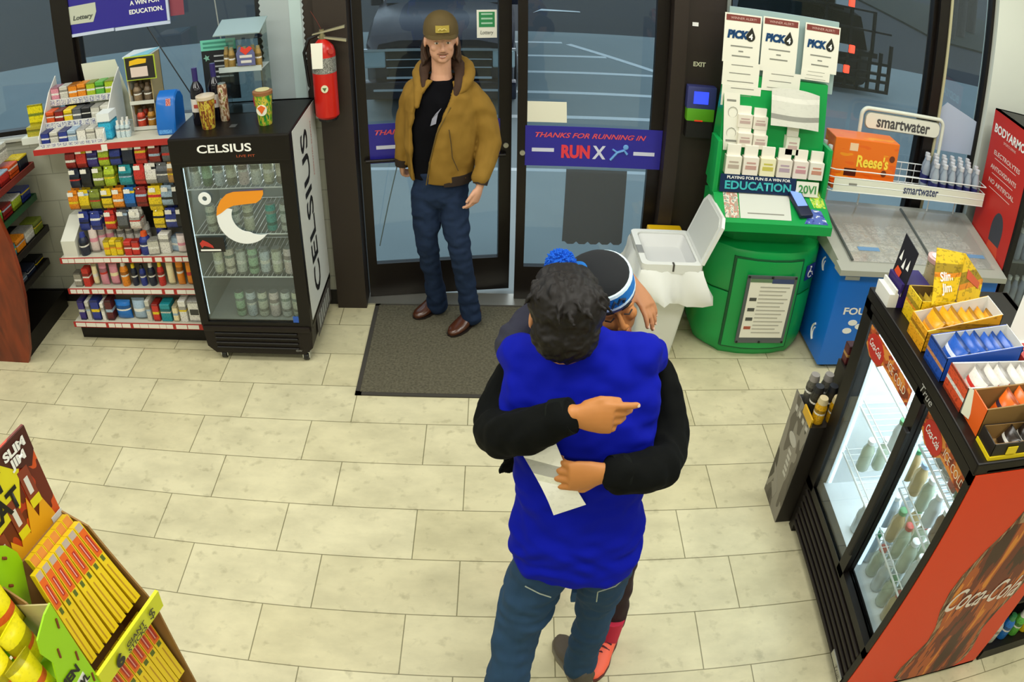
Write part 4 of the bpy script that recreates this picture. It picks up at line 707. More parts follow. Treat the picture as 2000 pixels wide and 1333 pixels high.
def bodyarmor():
    t = thing('drinks_cooler', 'tall cooler with a red lettered side panel, beyond the blue freezer', 'cooler', (4.66, 0.14, 0))
    x0, x1, y0, y1, zt = 4.305, 4.95, -0.115, 0.41, 1.69
    MB().box(x0, x1, y0 + 0.03, y0 + 0.055, 0.0, 0.2).box(x0, x0 + 0.03, y0 + 0.03, y1, 0, zt).box(x1 - 0.03, x1, y0 + 0.03, y1, 0, zt).box(x0, x1, y1 - 0.03, y1, 0, zt).box(x0, x1, y0 + 0.03, y1, zt - 0.04, zt).box(x0, x1, y0 + 0.03, y1, 0.05, 0.18).build('cabinet', BLK, t)
    d = MB().box(x0, x0 + 0.05, y0, y0 + 0.03, 0.2, zt).box(x1 - 0.05, x1, y0, y0 + 0.03, 0.2, zt).box(x0, x1, y0, y0 + 0.03, 0.2, 0.26).box(x0, x1, y0, y0 + 0.03, 1.35, zt).build('door', BLK, t)
    MB().box(x0 + 0.05, x1 - 0.05, y0 + 0.01, y0 + 0.014, 0.26, 1.35).build('pane', M_cg, d)
    for z in (0.45, 0.80, 1.1): MB().box(x0 + 0.03, x1 - 0.03, y0 + 0.04, y1 - 0.03, z, z + 0.01).build('shelf', mat('shelf_grey', '#6f7478', 0.5), t)
    p = MB().box(x0 - 0.002, x0, y0 + 0.03, y1, 0.55, zt - 0.01).build('side_panel', mat('armor_red', '#c2271e', 0.4), t)
    X = x0 - 0.003; W = mat('pale_letters', '#e8cfc6', 0.4)
    letters('lettering', 'BODYARMOR', WHITE, p, (X, 0.375, 1.565), (0, -1, 0), (0, 0, 1), 0.062, 0.44, bold=0.03, align='l', label='bold white lettering')
    letters('lettering', 'SPORTS DRINK', W, p, (X, 0.16, 1.505), (0, -1, 0), (0, 0, 1), 0.018, 0.16)
    letters('lettering', 'ELECTROLYTES', W, p, (X, 0.33, 1.405), (0, -1, 0), (0, 0, 1), 0.032, 0.34, bold=0.02, align='l')
    letters('lettering', 'ANTIOXIDANTS', W, p, (X, 0.34, 1.305), (0, -1, 0), (0, 0, 1), 0.032, 0.34, bold=0.02, align='l')
    letters('lettering', 'NO ARTIFICIAL', W, p, (X, 0.33, 1.21), (0, -1, 0), (0, 0, 1), 0.032, 0.34, bold=0.02, align='l')
    mb = MB()
    for z in (1.365, 1.26, 1.16): mb.box(X, X + 0.001, 0.03, 0.31, z, z + 0.004)
    mb.build('rule_line', W, p)
    MB().prism([(0.10 + 0.075 * cos(radians(a)), 0.93 + 0.13 * sin(radians(a))) for a in range(0, 181, 15)] + [(0.03, 0.84), (0.17, 0.84)], 'x', X, X + 0.001).build('cap_picture', mat('cap_grey', '#3d3f48', 0.5), p)
    MB().prism([(0.04, 0.84), (0.16, 0.84), (0.19, 0.72), (0.20, 0.58), (0.0, 0.58), (0.0, 0.72)], 'x', X, X + 0.001).build('bottle_picture', mat('bottle_orange', '#d8482a', 0.5), p)
    MB().prism([(0.12 + 0.045 * cos(radians(a)), 0.72 + 0.06 * sin(radians(a))) for a in range(0, 360, 20)], 'x', X - 0.001, X).build('black_oval', mat('oval_black', '#1c1a22', 0.5), p)
    for r, z in enumerate((0.19, 0.462, 0.812)):
        for c in range(7):
            bottle_pet('pale bottle in the red-sided cooler, %s from the red side, %s shelf up' % (ORD[c], ORD[r]), (x0 + 0.08 + c * 0.078, y0 + 0.085, z), '#8f98b4', '#d3d6dc', 0.22, 'bottles in the red-sided cooler', r=0.031)
bodyarmor()

def bin_():
    t = thing('swing_lid_bin', 'white plastic bin with a liner bag and its lid propped open', 'bin', (1.91, 0.10, 0))
    W = mat('bin_white', '#e3e5e0', 0.4); BAG = mat('bag_white', '#e9ebe6', 0.35, trans=0.0)
    def ring(x0, x1, y0, y1, z, r=0.03):
        o = []
        for cx, cy, a0 in ((x1 - r, y1 - r, 0), (x0 + r, y1 - r, 90), (x0 + r, y0 + r, 180), (x1 - r, y0 + r, 270)):
            o += [Vector((cx + r * cos(radians(a0 + 30 * i)), cy + r * sin(radians(a0 + 30 * i)), z)) for i in range(4)]
        return o
    MB().loft([ring(1.78, 2.01, 0.03, 0.25, 0.0), ring(1.745, 2.06, -0.07, 0.27, 0.62)], close=True).build('body', W, t, smooth=50)
    # rim: an open frame
    def fr(xa, xb, ya, yb, z0, z1, wd): return MB().loft([ring(xa, xb, ya, yb, z0), ring(xa, xb, ya, yb, z1), ring(xa + wd, xb - wd, ya + wd, yb - wd, z1), ring(xa + wd, xb - wd, ya + wd, yb - wd, z0), ring(xa, xb, ya, yb, z0)], close=False)
    fr(1.728, 2.078, -0.125, 0.29, 0.645, 0.70, 0.032).build('rim', W, t, smooth=50)
    MB().loft([ring(1.765, 2.045, -0.09, 0.255, 0.69), ring(1.80, 2.02, -0.03, 0.22, 0.625)], close=False).loft([ring(1.80, 2.02, -0.03, 0.22, 0.625), ring(1.801, 2.019, -0.029, 0.219, 0.624)]).build('inner_liner', mat('liner_in', '#d3d4d2', 0.5), t, smooth=50)
    MB().bbox(1.727, 1.762, 0.0, 0.09, 0.697, 0.704, 0.002, 1).build('latch', mat('latch_grey', '#8f918f', 0.4), t)
    MB().box(1.90, 1.91, -0.128, -0.10, 0.66, 0.703).build('rim_slot', mat('slot_dark', '#45423c', 0.6), t)
    lid = MB(); H = Vector((2.068, 0.08, 0.70)); up = Vector((0.10, 0.0, 0.27)).normalized()
    def P(v, s, o=0): n = Vector((up.z, 0, -up.x)); return H + Vector((0, v, 0)) + up * s + n * o
    outl = [(-0.20, 0.0), (0.185, 0.0), (0.185, 0.23), (0.15, 0.28), (-0.15, 0.28), (-0.20, 0.24)]
    lid.loft([[P(v, s, -0.008) for v, s in outl], [P(v, s, 0.012) for v, s in outl]]); L_ = lid.build('lid', W, t)
    MB().loft([[P(v * 0.86 , 0.02 + s * 0.86, -0.012) for v, s in outl], [P(v * 0.86, 0.02 + s * 0.86, -0.008) for v, s in outl]]).build('lid_recess', mat('lid_recess', '#cdd0ca', 0.45), L_)
    random.seed(4); rings = []
    n = 40
    for z, gx, am in ((0.665, 0.004, 0.002), (0.64, 0.012, 0.006), (0.58, 0.03, 0.014), (0.52, 0.045, 0.022), (0.47, 0.042, 0.028)):
        r_ = []
        for i in range(n):
            a = 2 * pi * i / n; cx, cy = cos(a), sin(a); sq = max(abs(cx), abs(cy)); bx, by = cx / sq, cy / sq; q = 0.78 + 0.22 / max(1, (bx * bx + by * by) ** 0.5)
            wv = am * (sin(5 * a + z * 9) + 0.6 * sin(11 * a + z * 30) + 0.5 * sin(17 * a)); zz = z + 0.018 * sin(3 * a + 1) * (0.665 - z) * 6
            r_.append(Vector((1.903 + bx * (0.172 + gx + wv) * (0.9 + 0.1 * q), 0.085 + by * (0.203 + gx + wv) * (0.9 + 0.1 * q), zz)))
        rings.append(r_)
    MB().loft(rings, close=False).build('liner_bag', BAG, t, smooth=70)
bin_()
t = thing('mop_bucket', 'yellow plastic mop bucket tucked behind the white bin', 'bucket', (1.97, 0.42, 0))
MB().loft([[Vector((x, y, z)) for x, y in ((1.86 + i, 0.36 + i), (2.10 - i, 0.36 + i), (2.10 - i, 0.52 - i * 0.6), (1.86 + i, 0.52 - i * 0.6))] for i, z in ((0.03, 0.0), (0.0, 0.55))]).build('tub', mat('bucket_yellow', '#e8b90e', 0.4), t)
MB().bbox(1.85, 2.11, 0.35, 0.525, 0.55, 0.575, 0.006).build('rim', MATS['bucket_yellow'], t)
MB().bbox(1.875, 2.09, 0.42, 0.52, 0.575, 0.62, 0.012).build('handle_guard', MATS['bucket_yellow'], t)
MB().box(1.94, 2.08, 0.405, 0.42, 0.59, 0.605).build('slot', BLACK, t)

# ticket checker and marks on the dark panel right of the doors
t = thing('ticket_checker', 'small purple and green ticket checker with a blue screen on the dark panel', 'scanner', (2.13, 0.55, 1.29))
MB().bbox(2.045, 2.225, 0.50, 0.56, 1.375, 1.515, 0.012).build('head', mat('checker_purple', '#3a3f78', 0.4), t, smooth=40)
MB().bbox(2.05, 2.222, 0.50, 0.56, 1.30, 1.385, 0.012).build('base', mat('checker_green', '#5aa31e', 0.4), t, smooth=40)
MB().box(2.085, 2.175, 0.497, 0.50, 1.41, 1.485).build('screen', mat('checker_screen', '#3b50e0', 0.3, emit='#3348ff', estr=0.9), t)
MB().box(2.10, 2.15, 0.497, 0.503, 1.303, 1.31).build('red_beam', mat('red_beam', '#c03020', 0.3, emit='#d03018', estr=0.6), t)
MB().box(2.055, 2.215, 0.505, 0.56, 1.20, 1.30).build('bracket', mat('bracket_black', '#120d0b', 0.6), t)
tag(MB().box(2.062, 2.098, 0.5575, 0.5598, 1.862, 1.885).build('small_label', WHITE), 'tiny white label high on the dark panel', 'label')
tag(letters('exit_sign', 'EXIT', mat('exit_print', '#cfcfae', 0.5), None, (2.12, 0.559, 1.635), (1, 0, 0), (0, 0, 1), 0.028, 0.075, bold=0.03), 'pale EXIT lettering on the dark panel above the ticket checker', 'sign')

def extinguisher():
    t = thing('fire_extinguisher', 'red fire extinguisher hanging on the dark column beside the doors', 'extinguisher', (0.022, 0.42, 1.32))
    c = (0.022, 0.42, 0); r = 0.067
    MB().lathe([(r * 0.8, 1.315), (r, 1.33), (r, 1.70), (r * 0.85, 1.735), (r * 0.45, 1.765), (0.02, 1.775)], c, 28).build('cylinder', mat('ext_red', '#c01c10', 0.3), t, smooth=40)
    MB().lathe([(r * 1.01, 1.585), (r * 1.01, 1.675)], c, 28, close=False).build('instruction_band', printed('ext_band', ['#6f6f6a', '#9a9a92', '#55554f', '#b9b9ae'], 16, (3, 3, 1), 0.4, 2.0), t, smooth=40)
    MB().lathe([(r * 0.78, 1.30), (r * 0.82, 1.325)], c, 20).build('foot_ring', BLACK, t)
    MB().prism([(0.030 + 0.020 * cos(radians(a)), 1.50 + 0.022 * sin(radians(a))) for a in range(0, 360, 20)], 'y', 0.350, 0.356).build('round_label', mat('label_pale', '#dcdcb8', 0.5), t)
    MB().prism([(0.018, 1.507), (0.042, 1.507), (0.03, 1.485)], 'y', 0.349, 0.3505).build('label_mark', mat('mark_green', '#4a6b3a', 0.5), t)
    m = MB().lathe([(0.02, 1.765), (0.02, 1.80), (0.014, 1.80), (0.014, 1.83)], c, 14); m.build('valve', mat('valve_brass', '#a29a78', 0.3, 0.8), t, smooth=40)
    HN = mat('handle_steel', '#b9b49a', 0.35, 0.7)
    MB().hexa([(-0.03, 0.405, 1.80), (0.15, 0.405, 1.835), (0.15, 0.43, 1.835), (-0.03, 0.43, 1.80), (-0.03, 0.405, 1.806), (0.15, 0.405, 1.85), (0.15, 0.43, 1.85), (-0.03, 0.43, 1.806)]).build('lever', HN, t)
    MB().hexa([(0.0, 0.405, 1.785), (0.155, 0.405, 1.755), (0.155, 0.43, 1.755), (0.0, 0.43, 1.785), (0.0, 0.405, 1.793), (0.155, 0.405, 1.77), (0.155, 0.43, 1.77), (0.0, 0.43, 1.793)]).build('grip', HN, t)
    MB().tube([(0.0, 0.42, 1.80), (-0.05, 0.41, 1.78), (-0.085, 0.42, 1.70), (-0.08, 0.43, 1.60), (-0.072, 0.43, 1.50)], [0.009] * 5, 8).build('hose', BLACK, t, smooth=50)
    MB().tube([(-0.03, 0.41, 1.94), (0.0, 0.415, 1.88), (0.02, 0.42, 1.83)], 0.0015, 5).build('pull_pin', mat('pin_red', '#6b2a22', 0.4), t)
    MB().lathe([(0.0, 0), (0.016, 0), (0.016, 0.008), (0, 0.008)], (0, 0, 0), 14).build('gauge', mat('gauge_red', '#b03028', 0.4), t, world=False).matrix_local = Matrix.Translation((0.055, -0.055, 0.395)) @ Matrix.Rotation(radians(90), 4, 'X')
    MB().quadslab((-0.028, 0.347, 1.62), (0.030, 0.347, 1.62), (0.035, 0.355, 1.765), (-0.03, 0.355, 1.765), 0.001).build('inspection_tag', PAPER, t)
    MB().box(-0.02, 0.065, 0.45, 0.50, 1.35, 1.66).box(-0.03, 0.07, 0.44, 0.50, 1.295, 1.315).build('wall_bracket', BLACK, t)
extinguisher()

# posters, banners and papers on the glass
def banner(par_T, x0, x1, z0, z1, y, lab, full):
    t = thing('door_banner', lab, 'banner'); t.matrix_world = par_T; 
    MB().box(x0, x1, y - 0.002, y, z0, z1).build('sheet', BLUEP, t, world=False)
    RL = mat('red_letters', '#e0515a', 0.4); W2 = mat('banner_white', '#d6d9ea', 0.4); cx = (x0 + x1) / 2
    letters('lettering', 'THANKS FOR RUNNING IN', RL, t, (cx - 0.02, y - 0.003, z1 - 0.055), (1, 0, 0), (0, 0, 1), 0.032, 0.66, bold=0.02, shear=0.35, world=False)
    letters('lettering', 'RUN', mat('run_red', '#e23a48', 0.4), t, (cx - 0.11, y - 0.003, z0 + 0.095), (1, 0, 0), (0, 0, 1), 0.085, 0.17, bold=0.05, world=False)
    letters('lettering', 'X', W2, t, (cx + 0.03, y - 0.003, z0 + 0.095), (1, 0, 0), (0, 0, 1), 0.085, 0.08, bold=0.03, world=False)
    MB().box(x0 + 0.04, x0 + 0.17, y - 0.003, y - 0.002, z0 + 0.09, z0 + 0.113).build('white_bar', W2, t, world=False); MB().box(x1 - 0.17, x1 - 0.04, y - 0.003, y - 0.002, z0 + 0.085, z0 + 0.108).build('white_bar', W2, t, world=False)
    MB().tube([(cx + 0.10, y - 0.004, z0 + 0.05), (cx + 0.14, y - 0.004, z0 + 0.10), (cx + 0.18, y - 0.004, z0 + 0.115), (cx + 0.20, y - 0.004, z0 + 0.09)], 0.008, 6).tube([(cx + 0.14, y - 0.004, z0 + 0.10), (cx + 0.11, y - 0.004, z0 + 0.12)], 0.006, 6).ell((cx + 0.19, y - 0.004, z0 + 0.135), (0.017, 0.004, 0.017), 10, 6).build('runner_mark', mat('runner_blue', '#6fa8e8', 0.4), t, world=False)
banner(Matrix.Translation((1.08, 0.615, 0)), 0.045, 0.862, 0.94, 1.192, 0.0, 'purple banner across the closed door with the smoky panel', True)
banner(Matrix.Translation((0.155, 0.64, 0)) @ Matrix.Rotation(radians(8), 4, 'Z'), 0.055, 0.83, 0.94, 1.192, -0.024, 'purple banner across the open door behind the person in the cap', True)
sheet('blank_notice', 'blank cream notice taped above the purple banner on the closed door', 'notice', [(1.135, 0.612, 1.215), (1.365, 0.612, 1.215), (1.36, 0.612, 1.342), (1.135, 0.612, 1.342)], mat('notice_cream', '#e8e6d2', 0.6))
sc_ = [(1.375, 0.915), (1.745, 0.915), (1.75, 0.43)] + [(1.715 - 0.073 * k + 0.036 * cos(radians(a)), 0.43 - 0.02 * sin(radians(a))) for k in range(5) for a in (0, 60, 120, 180)] + [(1.37, 0.43)]
m_ = bpy.data.materials.new('smoked_film'); m_.use_nodes = True; nt = m_.node_tree; nt.nodes.clear()
a_ = nt.nodes.new('ShaderNodeBsdfTransparent'); a_.inputs[0].default_value = (0.45, 0.45, 0.45, 1); b_ = nt.nodes.new('ShaderNodeBsdfDiffuse'); b_.inputs[0].default_value = (0.16, 0.165, 0.16, 1); x_ = nt.nodes.new('ShaderNodeMixShader'); x_.inputs[0].default_value = 0.4; o_ = nt.nodes.new('ShaderNodeOutputMaterial')
nt.links.new(a_.outputs[0], x_.inputs[1]); nt.links.new(b_.outputs[0], x_.inputs[2]); nt.links.new(x_.outputs[0], o_.inputs[0])
tag(MB().prism(sc_, 'y', 0.628, 0.630).build('smoked_panel', m_), 'smoky see-through panel with a scalloped lower edge on the closed door', 'panel')
t = thing('door_sticker', 'small green and white sticker high on the door behind the person in the cap', 'sticker'); t.matrix_world = Matrix.Translation((0.155, 0.64, 0)) @ Matrix.Rotation(radians(8), 4, 'Z')
MB().box(0.70, 0.815, -0.008, -0.006, 1.69, 1.86).build('backing', PAPER, t, world=False); MB().box(0.712, 0.803, -0.009, -0.008, 1.755, 1.848).build('green_field', mat('sticker_green', '#2d8a52', 0.4), t, world=False)
mb = MB()
for i in range(3): mb.box(0.725, 0.79, -0.0098, -0.009, 1.83 - i * 0.028, 1.84 - i * 0.028)
mb.build('print_lines', mat('pale_green_ink', '#a9cfb4', 0.5), t, world=False)
letters('lettering', 'Lottery', mat('ink_dark', '#5a5f58', 0.5), t, (0.757, -0.009, 1.72), (1, 0, 0), (0, 0, 1), 0.03, 0.075, shear=0.2, world=False)
t = thing('window_poster', 'purple poster with white edging hanging in the window over the shelf unit', 'poster', (-1.3, 0.6, 1.92))
MB().box(-1.668, -0.935, 0.585, 0.59, 1.935, 2.60).build('sheet', mat('poster_indigo', '#2e2690', 0.4), t)
MB().box(-1.67, -1.31, 0.58, 0.59, 1.915, 1.935).box(-1.30, -0.925, 0.58, 0.59, 1.912, 1.932).box(-0.94, -0.925, 0.58, 0.59, 1.93, 2.6).build('edging', mat('edging_pale', '#c9d4ea', 0.4), t)
letters('lettering', 'A WIN FOR', WHITE, t, (-1.08, 0.584, 2.075), (1, 0, 0), (0, 0, 1), 0.03, 0.20, bold=0.03)
letters('lettering', 'EDUCATION.', WHITE, t, (-1.075, 0.584, 2.018), (1, 0, 0), (0, 0, 1), 0.03, 0.23, bold=0.03)
q_ = MB().prism([(-1.62, 2.0), (-1.45, 1.995), (-1.42, 2.06), (-1.42, 2.12), (-1.63, 2.12)], 'y', 0.582, 0.585).build('lottery_badge', mat('badge_pale', '#c3c8b6', 0.4), t)
letters('lettering', 'Lottery', mat('ink_dark', '#5a5f58', 0.5), q_, (-1.52, 0.581, 2.035), (1, 0, 0), (0, 0, 1), 0.04, 0.15, shear=0.2, bold=0.03)
sheet('red_card', 'dull red card on the window glass beside the purple poster', 'card', [(-0.925, 0.60, 1.955), (-0.835, 0.60, 1.955), (-0.83, 0.60, 2.2), (-0.92, 0.60, 2.2)], mat('red_card', '#8d3f4e', 0.6))
tag(MB().tube([(-1.10, 0.60, 1.93), (-0.93, 0.58, 1.62), (-0.76, 0.57, 1.30)], 0.004, 6).build('cable', BLACK, smooth=50), 'thin black cable slanting down from the purple poster to the sill', 'cable')
tag(MB().tube([(-0.63, 0.58, 3.12), (-0.63, 0.57, 2.1), (-0.60, 0.54, 1.79)], 0.004, 6).build('cord', mat('cord_grey', '#8f9490', 0.5), smooth=50), 'pale hanging cord dropping behind the mint green sign', 'cord')
pts = [(-0.345, 1.43)]
mb = []
z = 1.43
L_, R_ = [], []
while z < 3.0:
    L_ += [(-0.352, z), (-0.362, z + 0.018)]; R_ += [(-0.112, z), (-0.102, z + 0.018)]; z += 0.036
t = thing('perforated_panel', 'white panel with scalloped black-notched edges standing in the window behind the caster cooler', 'panel', (-0.23, 0.55, 1.29))
MB().prism([(-0.352, 1.30)] + L_ + R_[::-1] + [(-0.112, 1.30)], 'y', 0.556, 0.560).build('sheet', mat('panel_milk', '#a9b4b5', 0.5), t)
MB().box(-0.185, -0.118, 0.553, 0.556, 1.30, 3.0).build('bright_strip', mat('panel_pale', '#b9cdcc', 0.5), t)
MB().box(-0.385, -0.07, 0.561, 0.565, 1.30, 3.0).build('backing', mat('backing_black', '#101418', 0.5), t)
tag(MB().prism([(3.93, 1.25), (4.33, 1.25), (4.32, 1.50), (4.00, 1.60), (3.955, 1.56)], 'y', 0.628, 0.630).build('white_paper', mat('paper_blue_white', '#b9c6dc', 0.6)), 'large white paper with cut corners taped to the window past the tan strip', 'paper')
# ================================================================ people
def organic(name, mb, m, parent, voxel=0.006, smooth=4, wr=None, cut=None):
    """overlapping closed volumes grown together into one continuous skin or cloth"""
    me = bpy.data.meshes.new('tmp'); me.from_pydata([tuple(p) for p in mb.v], [], mb.f)
    bm = bmesh.new(); bm.from_mesh(me); bmesh.ops.recalc_face_normals(bm, faces=bm.faces[:]); bm.to_mesh(me); bm.free()
    o = bpy.data.objects.new('tmp', me); COL.objects.link(o)
    r = o.modifiers.new('r', 'REMESH'); r.mode = 'VOXEL'; r.voxel_size = voxel; r.use_smooth_shade = True
    s = o.modifiers.new('s', 'SMOOTH'); s.factor = 0.5; s.iterations = smooth
    dg = bpy.context.evaluated_depsgraph_get(); out = bpy.data.meshes.new_from_object(o.evaluated_get(dg)); bpy.data.objects.remove(o); out.name = name
    if wr:
        amp, sc3, seed = wr; nor = [v.normal.copy() for v in out.vertices]
        for v, n in zip(out.vertices, nor):
            p = Vector((v.co.x * sc3[0] + seed, v.co.y * sc3[1], v.co.z * sc3[2])); q = noise.noise(p * 0.5) * 1.6
            v.co += n * amp * (noise.noise(p + Vector((q, q, q))) + 0.5 * noise.noise(p * 2.3))
    if cut:
        bm = bmesh.new(); bm.from_mesh(out); bmesh.ops.delete(bm, geom=[v for v in bm.verts if cut(v.co)], context='VERTS'); bm.to_mesh(out); bm.free()
    inv = INV.get(parent.name)
    for v in out.vertices: v.co = inv @ v.co
    out.materials.clear(); out.materials.append(m); out.polygons.foreach_set('use_smooth', [True] * len(out.polygons))
    ob = bpy.data.objects.new(name, out); COL.objects.link(ob); ob.parent = parent; INV[ob.name] = inv
    return ob
def torso(mb, rows, n=28):   # rows: cx, cy, z, half width, half depth
    mb.loft([[Vector((cx + hw * cos(2 * pi * i / n) * (1.0), cy + hd * sin(2 * pi * i / n), z)) for i in range(n)] for cx, cy, z, hw, hd in rows]); return mb
def limb(mb, pts, rs, n=16):
    """smooth tapering limb through the joints"""
    P = [Vector(p) for p in pts]; out = []; ro = []
    for i in range(len(P) - 1):
        p0 = P[max(i - 1, 0)]; p1 = P[i]; p2 = P[i + 1]; p3 = P[min(i + 2, len(P) - 1)]
        for k in range(6):
            t = k / 6; out.append(0.5 * ((2 * p1) + (p2 - p0) * t + (2 * p0 - 5 * p1 + 4 * p2 - p3) * t * t + (-p0 + 3 * p1 - 3 * p2 + p3) * t ** 3)); tt = t * t * (3 - 2 * t); ro.append(rs[i] * (1 - tt) + rs[i + 1] * tt)
    out.append(P[-1]); ro.append(rs[-1]); mb.tube(out, ro, n); mb.ell(P[0], (rs[0],) * 3, 12, 8); mb.ell(P[-1], (rs[-1],) * 3, 12, 8); return mb
def hand(mb, W, u, n, th, s=1.0, curl=(10, 25, 30, 35), spread=(6, 2, -2, -7), thumb=(40, 15), lens=(0.070, 0.078, 0.072, 0.056)):
    """palm, four jointed fingers and a thumb: u along the fingers, n out of the back of the hand, th towards the thumb side"""
    W = Vector(W); u = Vector(u).normalized(); n = Vector(n); n = (n - u * n.dot(u)).normalized(); v = u.cross(n); v = v if v.dot(Vector(th)) > 0 else -v
    rings = []
    for t, hw, hd in ((-0.03, 0.026, 0.020), (0.0, 0.027, 0.019), (0.03, 0.036, 0.019), (0.06, 0.041, 0.016), (0.085, 0.040, 0.013)):
        rings.append(mb.ring(W + u * t * s, v * hw * s, n * hd * s, 18))
    mb.loft(rings)
    tips = []
    for k, vv in enumerate((0.030, 0.010, -0.010, -0.029)):
        a = radians(spread[k]); d = (u * cos(a) + v * sin(a)).normalized(); p = W + u * (0.078 - 0.005 * abs(k - 1)) * s + v * vv * s; c = 0
        pts = [p - d * 0.02 * s, p]; L = lens[k] * s
        for seg, f in enumerate((0.45, 0.32, 0.23)):
            c += curl[k] * (1.0 if seg else 0.7); dd = d * cos(radians(c)) - n * sin(radians(c)); p = p + dd * L * f; pts.append(p)
        mb.tube(pts, [0.0102 * s, 0.0100 * s, 0.0094 * s, 0.0088 * s, 0.0074 * s], 10); mb.ell(pts[-1], (0.0068 * s,) * 3, 8, 6); mb.ell(pts[1], (0.0102 * s,) * 3, 8, 6); tips.append((pts[-1], (pts[-1] - pts[-2]).normalized()))
    a, b = thumb; d = (u * cos(radians(a)) + v * sin(radians(a))).normalized(); p0 = W + u * 0.022 * s + v * 0.024 * s - n * 0.006 * s
    p1 = p0 + d * 0.034 * s; d2 = (u * cos(radians(b)) + v * sin(radians(b)) - n * 0.25).normalized(); p2 = p1 + d2 * 0.026 * s; p3 = p2 + d2 * 0.018 * s
    mb.tube([p0, p1, p2, p3], [0.014 * s, 0.0115 * s, 0.0098 * s, 0.008 * s], 10); mb.ell(p3, (0.008 * s,) * 3, 8, 6); mb.ell(p0, (0.014 * s,) * 3, 8, 6); tips.append((p3, d2))
    return tips, n
def nails(tips, n, par, m, s=1.0):
    for p, d in tips:
        mb = MB(); nn = (n - d * n.dot(d)).normalized(); c = p + nn * 0.0052 * s - d * 0.002; w_ = d.cross(nn) * 0.0045 * s
        mb.loft([mb.ring(c, d * 0.0055 * s, w_, 8), mb.ring(c + nn * 0.0022, d * 0.0045 * s, w_ * 0.8, 8)]).build('fingernail', m, par, smooth=60)
def shoe(parent, heel, toe, width, height, um, sm, name='shoe', lace=None, ankle=None, z0=0.0):
    H, T = Vector((heel[0], heel[1], z0)), Vector((toe[0], toe[1], z0)); d = (T - H); L = d.length; d.normalize(); v = Vector((-d.y, d.x, 0)); up = Vector((0, 0, 1))
    prof = [(0.0, 0.30, 0.60), (0.04, 0.40, 0.95), (0.18, 0.46, 1.0), (0.34, 0.44, 0.96), (0.50, 0.46, 0.72), (0.68, 0.50, 0.52), (0.84, 0.45, 0.40), (0.95, 0.30, 0.30), (1.0, 0.12, 0.22)]
    def sect(t, w, h, zb, zt): c = H + d * (L * t); return [c + v * (w * width * cos(a)) + up * (zb + (zt - zb) * (0.5 + 0.5 * sin(a))) for a in [2 * pi * i / 18 for i in range(18)]]
    mb = MB().loft([sect(t, w, h, 0.012, 0.02 + height * h) for t, w, h in prof]); u = mb.build(name, um, parent, smooth=70)
    so = [(0.0, 0.32), (0.05, 0.42), (0.2, 0.48), (0.4, 0.44), (0.62, 0.53), (0.82, 0.48), (0.95, 0.33), (1.01, 0.15)]
    out = [H + d * (L * t) + v * width * w for t, w in so] + [H + d * (L * t) - v * width * w for t, w in so[::-1]]
    MB().loft([out, [p + up * 0.022 for p in out]]).build('sole', sm, u, smooth=40)
    if lace:
        mb = MB()
        for t in (0.40, 0.48, 0.56):
            c = H + d * (L * t) + up * (0.02 + height * (0.90 - (t - 0.40) * 1.9)); mb.tube([c + v * width * 0.30 - up * 0.012, c + up * 0.006, c - v * width * 0.30 - up * 0.012], 0.0035, 6)
        mb.build('laces', lace, u, smooth=60)
    return u
def skinmat(name, col): return mat(name, col, 0.5, noise_amt=0.07, noise_scale=35, spec=0.4)
def head(mb, C, R, wd=0.074, dp=0.094, ht=0.112, nose=True):
    """skull, jaw, nose, brow, cheeks, lips, chin and ears; R turns face-forward (local -y) into place"""
    def P(x, y, z): return Vector(C) + R @ Vector((x, y, z))
    mb.ell(P(0, 0.012, 0.025), (wd, dp, ht * 0.80), 22, 16, R); mb.ell(P(0, -0.022, -0.045), (wd * 0.80, dp * 0.66, ht * 0.58), 18, 12, R)
    mb.ell(P(0, -0.062, -0.088), (0.026, 0.024, 0.02), 12, 8, R)                                   # chin
    for s in (-1, 1):
        mb.ell(P(s * 0.036, -0.055, -0.022), (0.024, 0.024, 0.022), 12, 8, R)                       # cheek
        mb.ell(P(s * 0.028, -0.075, 0.028), (0.026, 0.012, 0.009), 10, 6, R)                        # brow
        mb.ell(P(s * (wd + 0.004), 0.012, -0.008), (0.008, 0.017, 0.030), 10, 8, R)                 # ear
        mb.ell(P(s * 0.010, -0.094, -0.030), (0.009, 0.009, 0.008), 8, 6, R)                        # nostril wing
    mb.tube([P(0, -0.078, 0.022), P(0, -0.092, -0.005), P(0, -0.102, -0.026)], [0.007, 0.009, 0.011], 10); mb.ell(P(0, -0.100, -0.027), (0.011, 0.010, 0.010), 10, 8, R)
    mb.ell(P(0, -0.080, -0.058), (0.022, 0.012, 0.010), 12, 8, R)
    return P
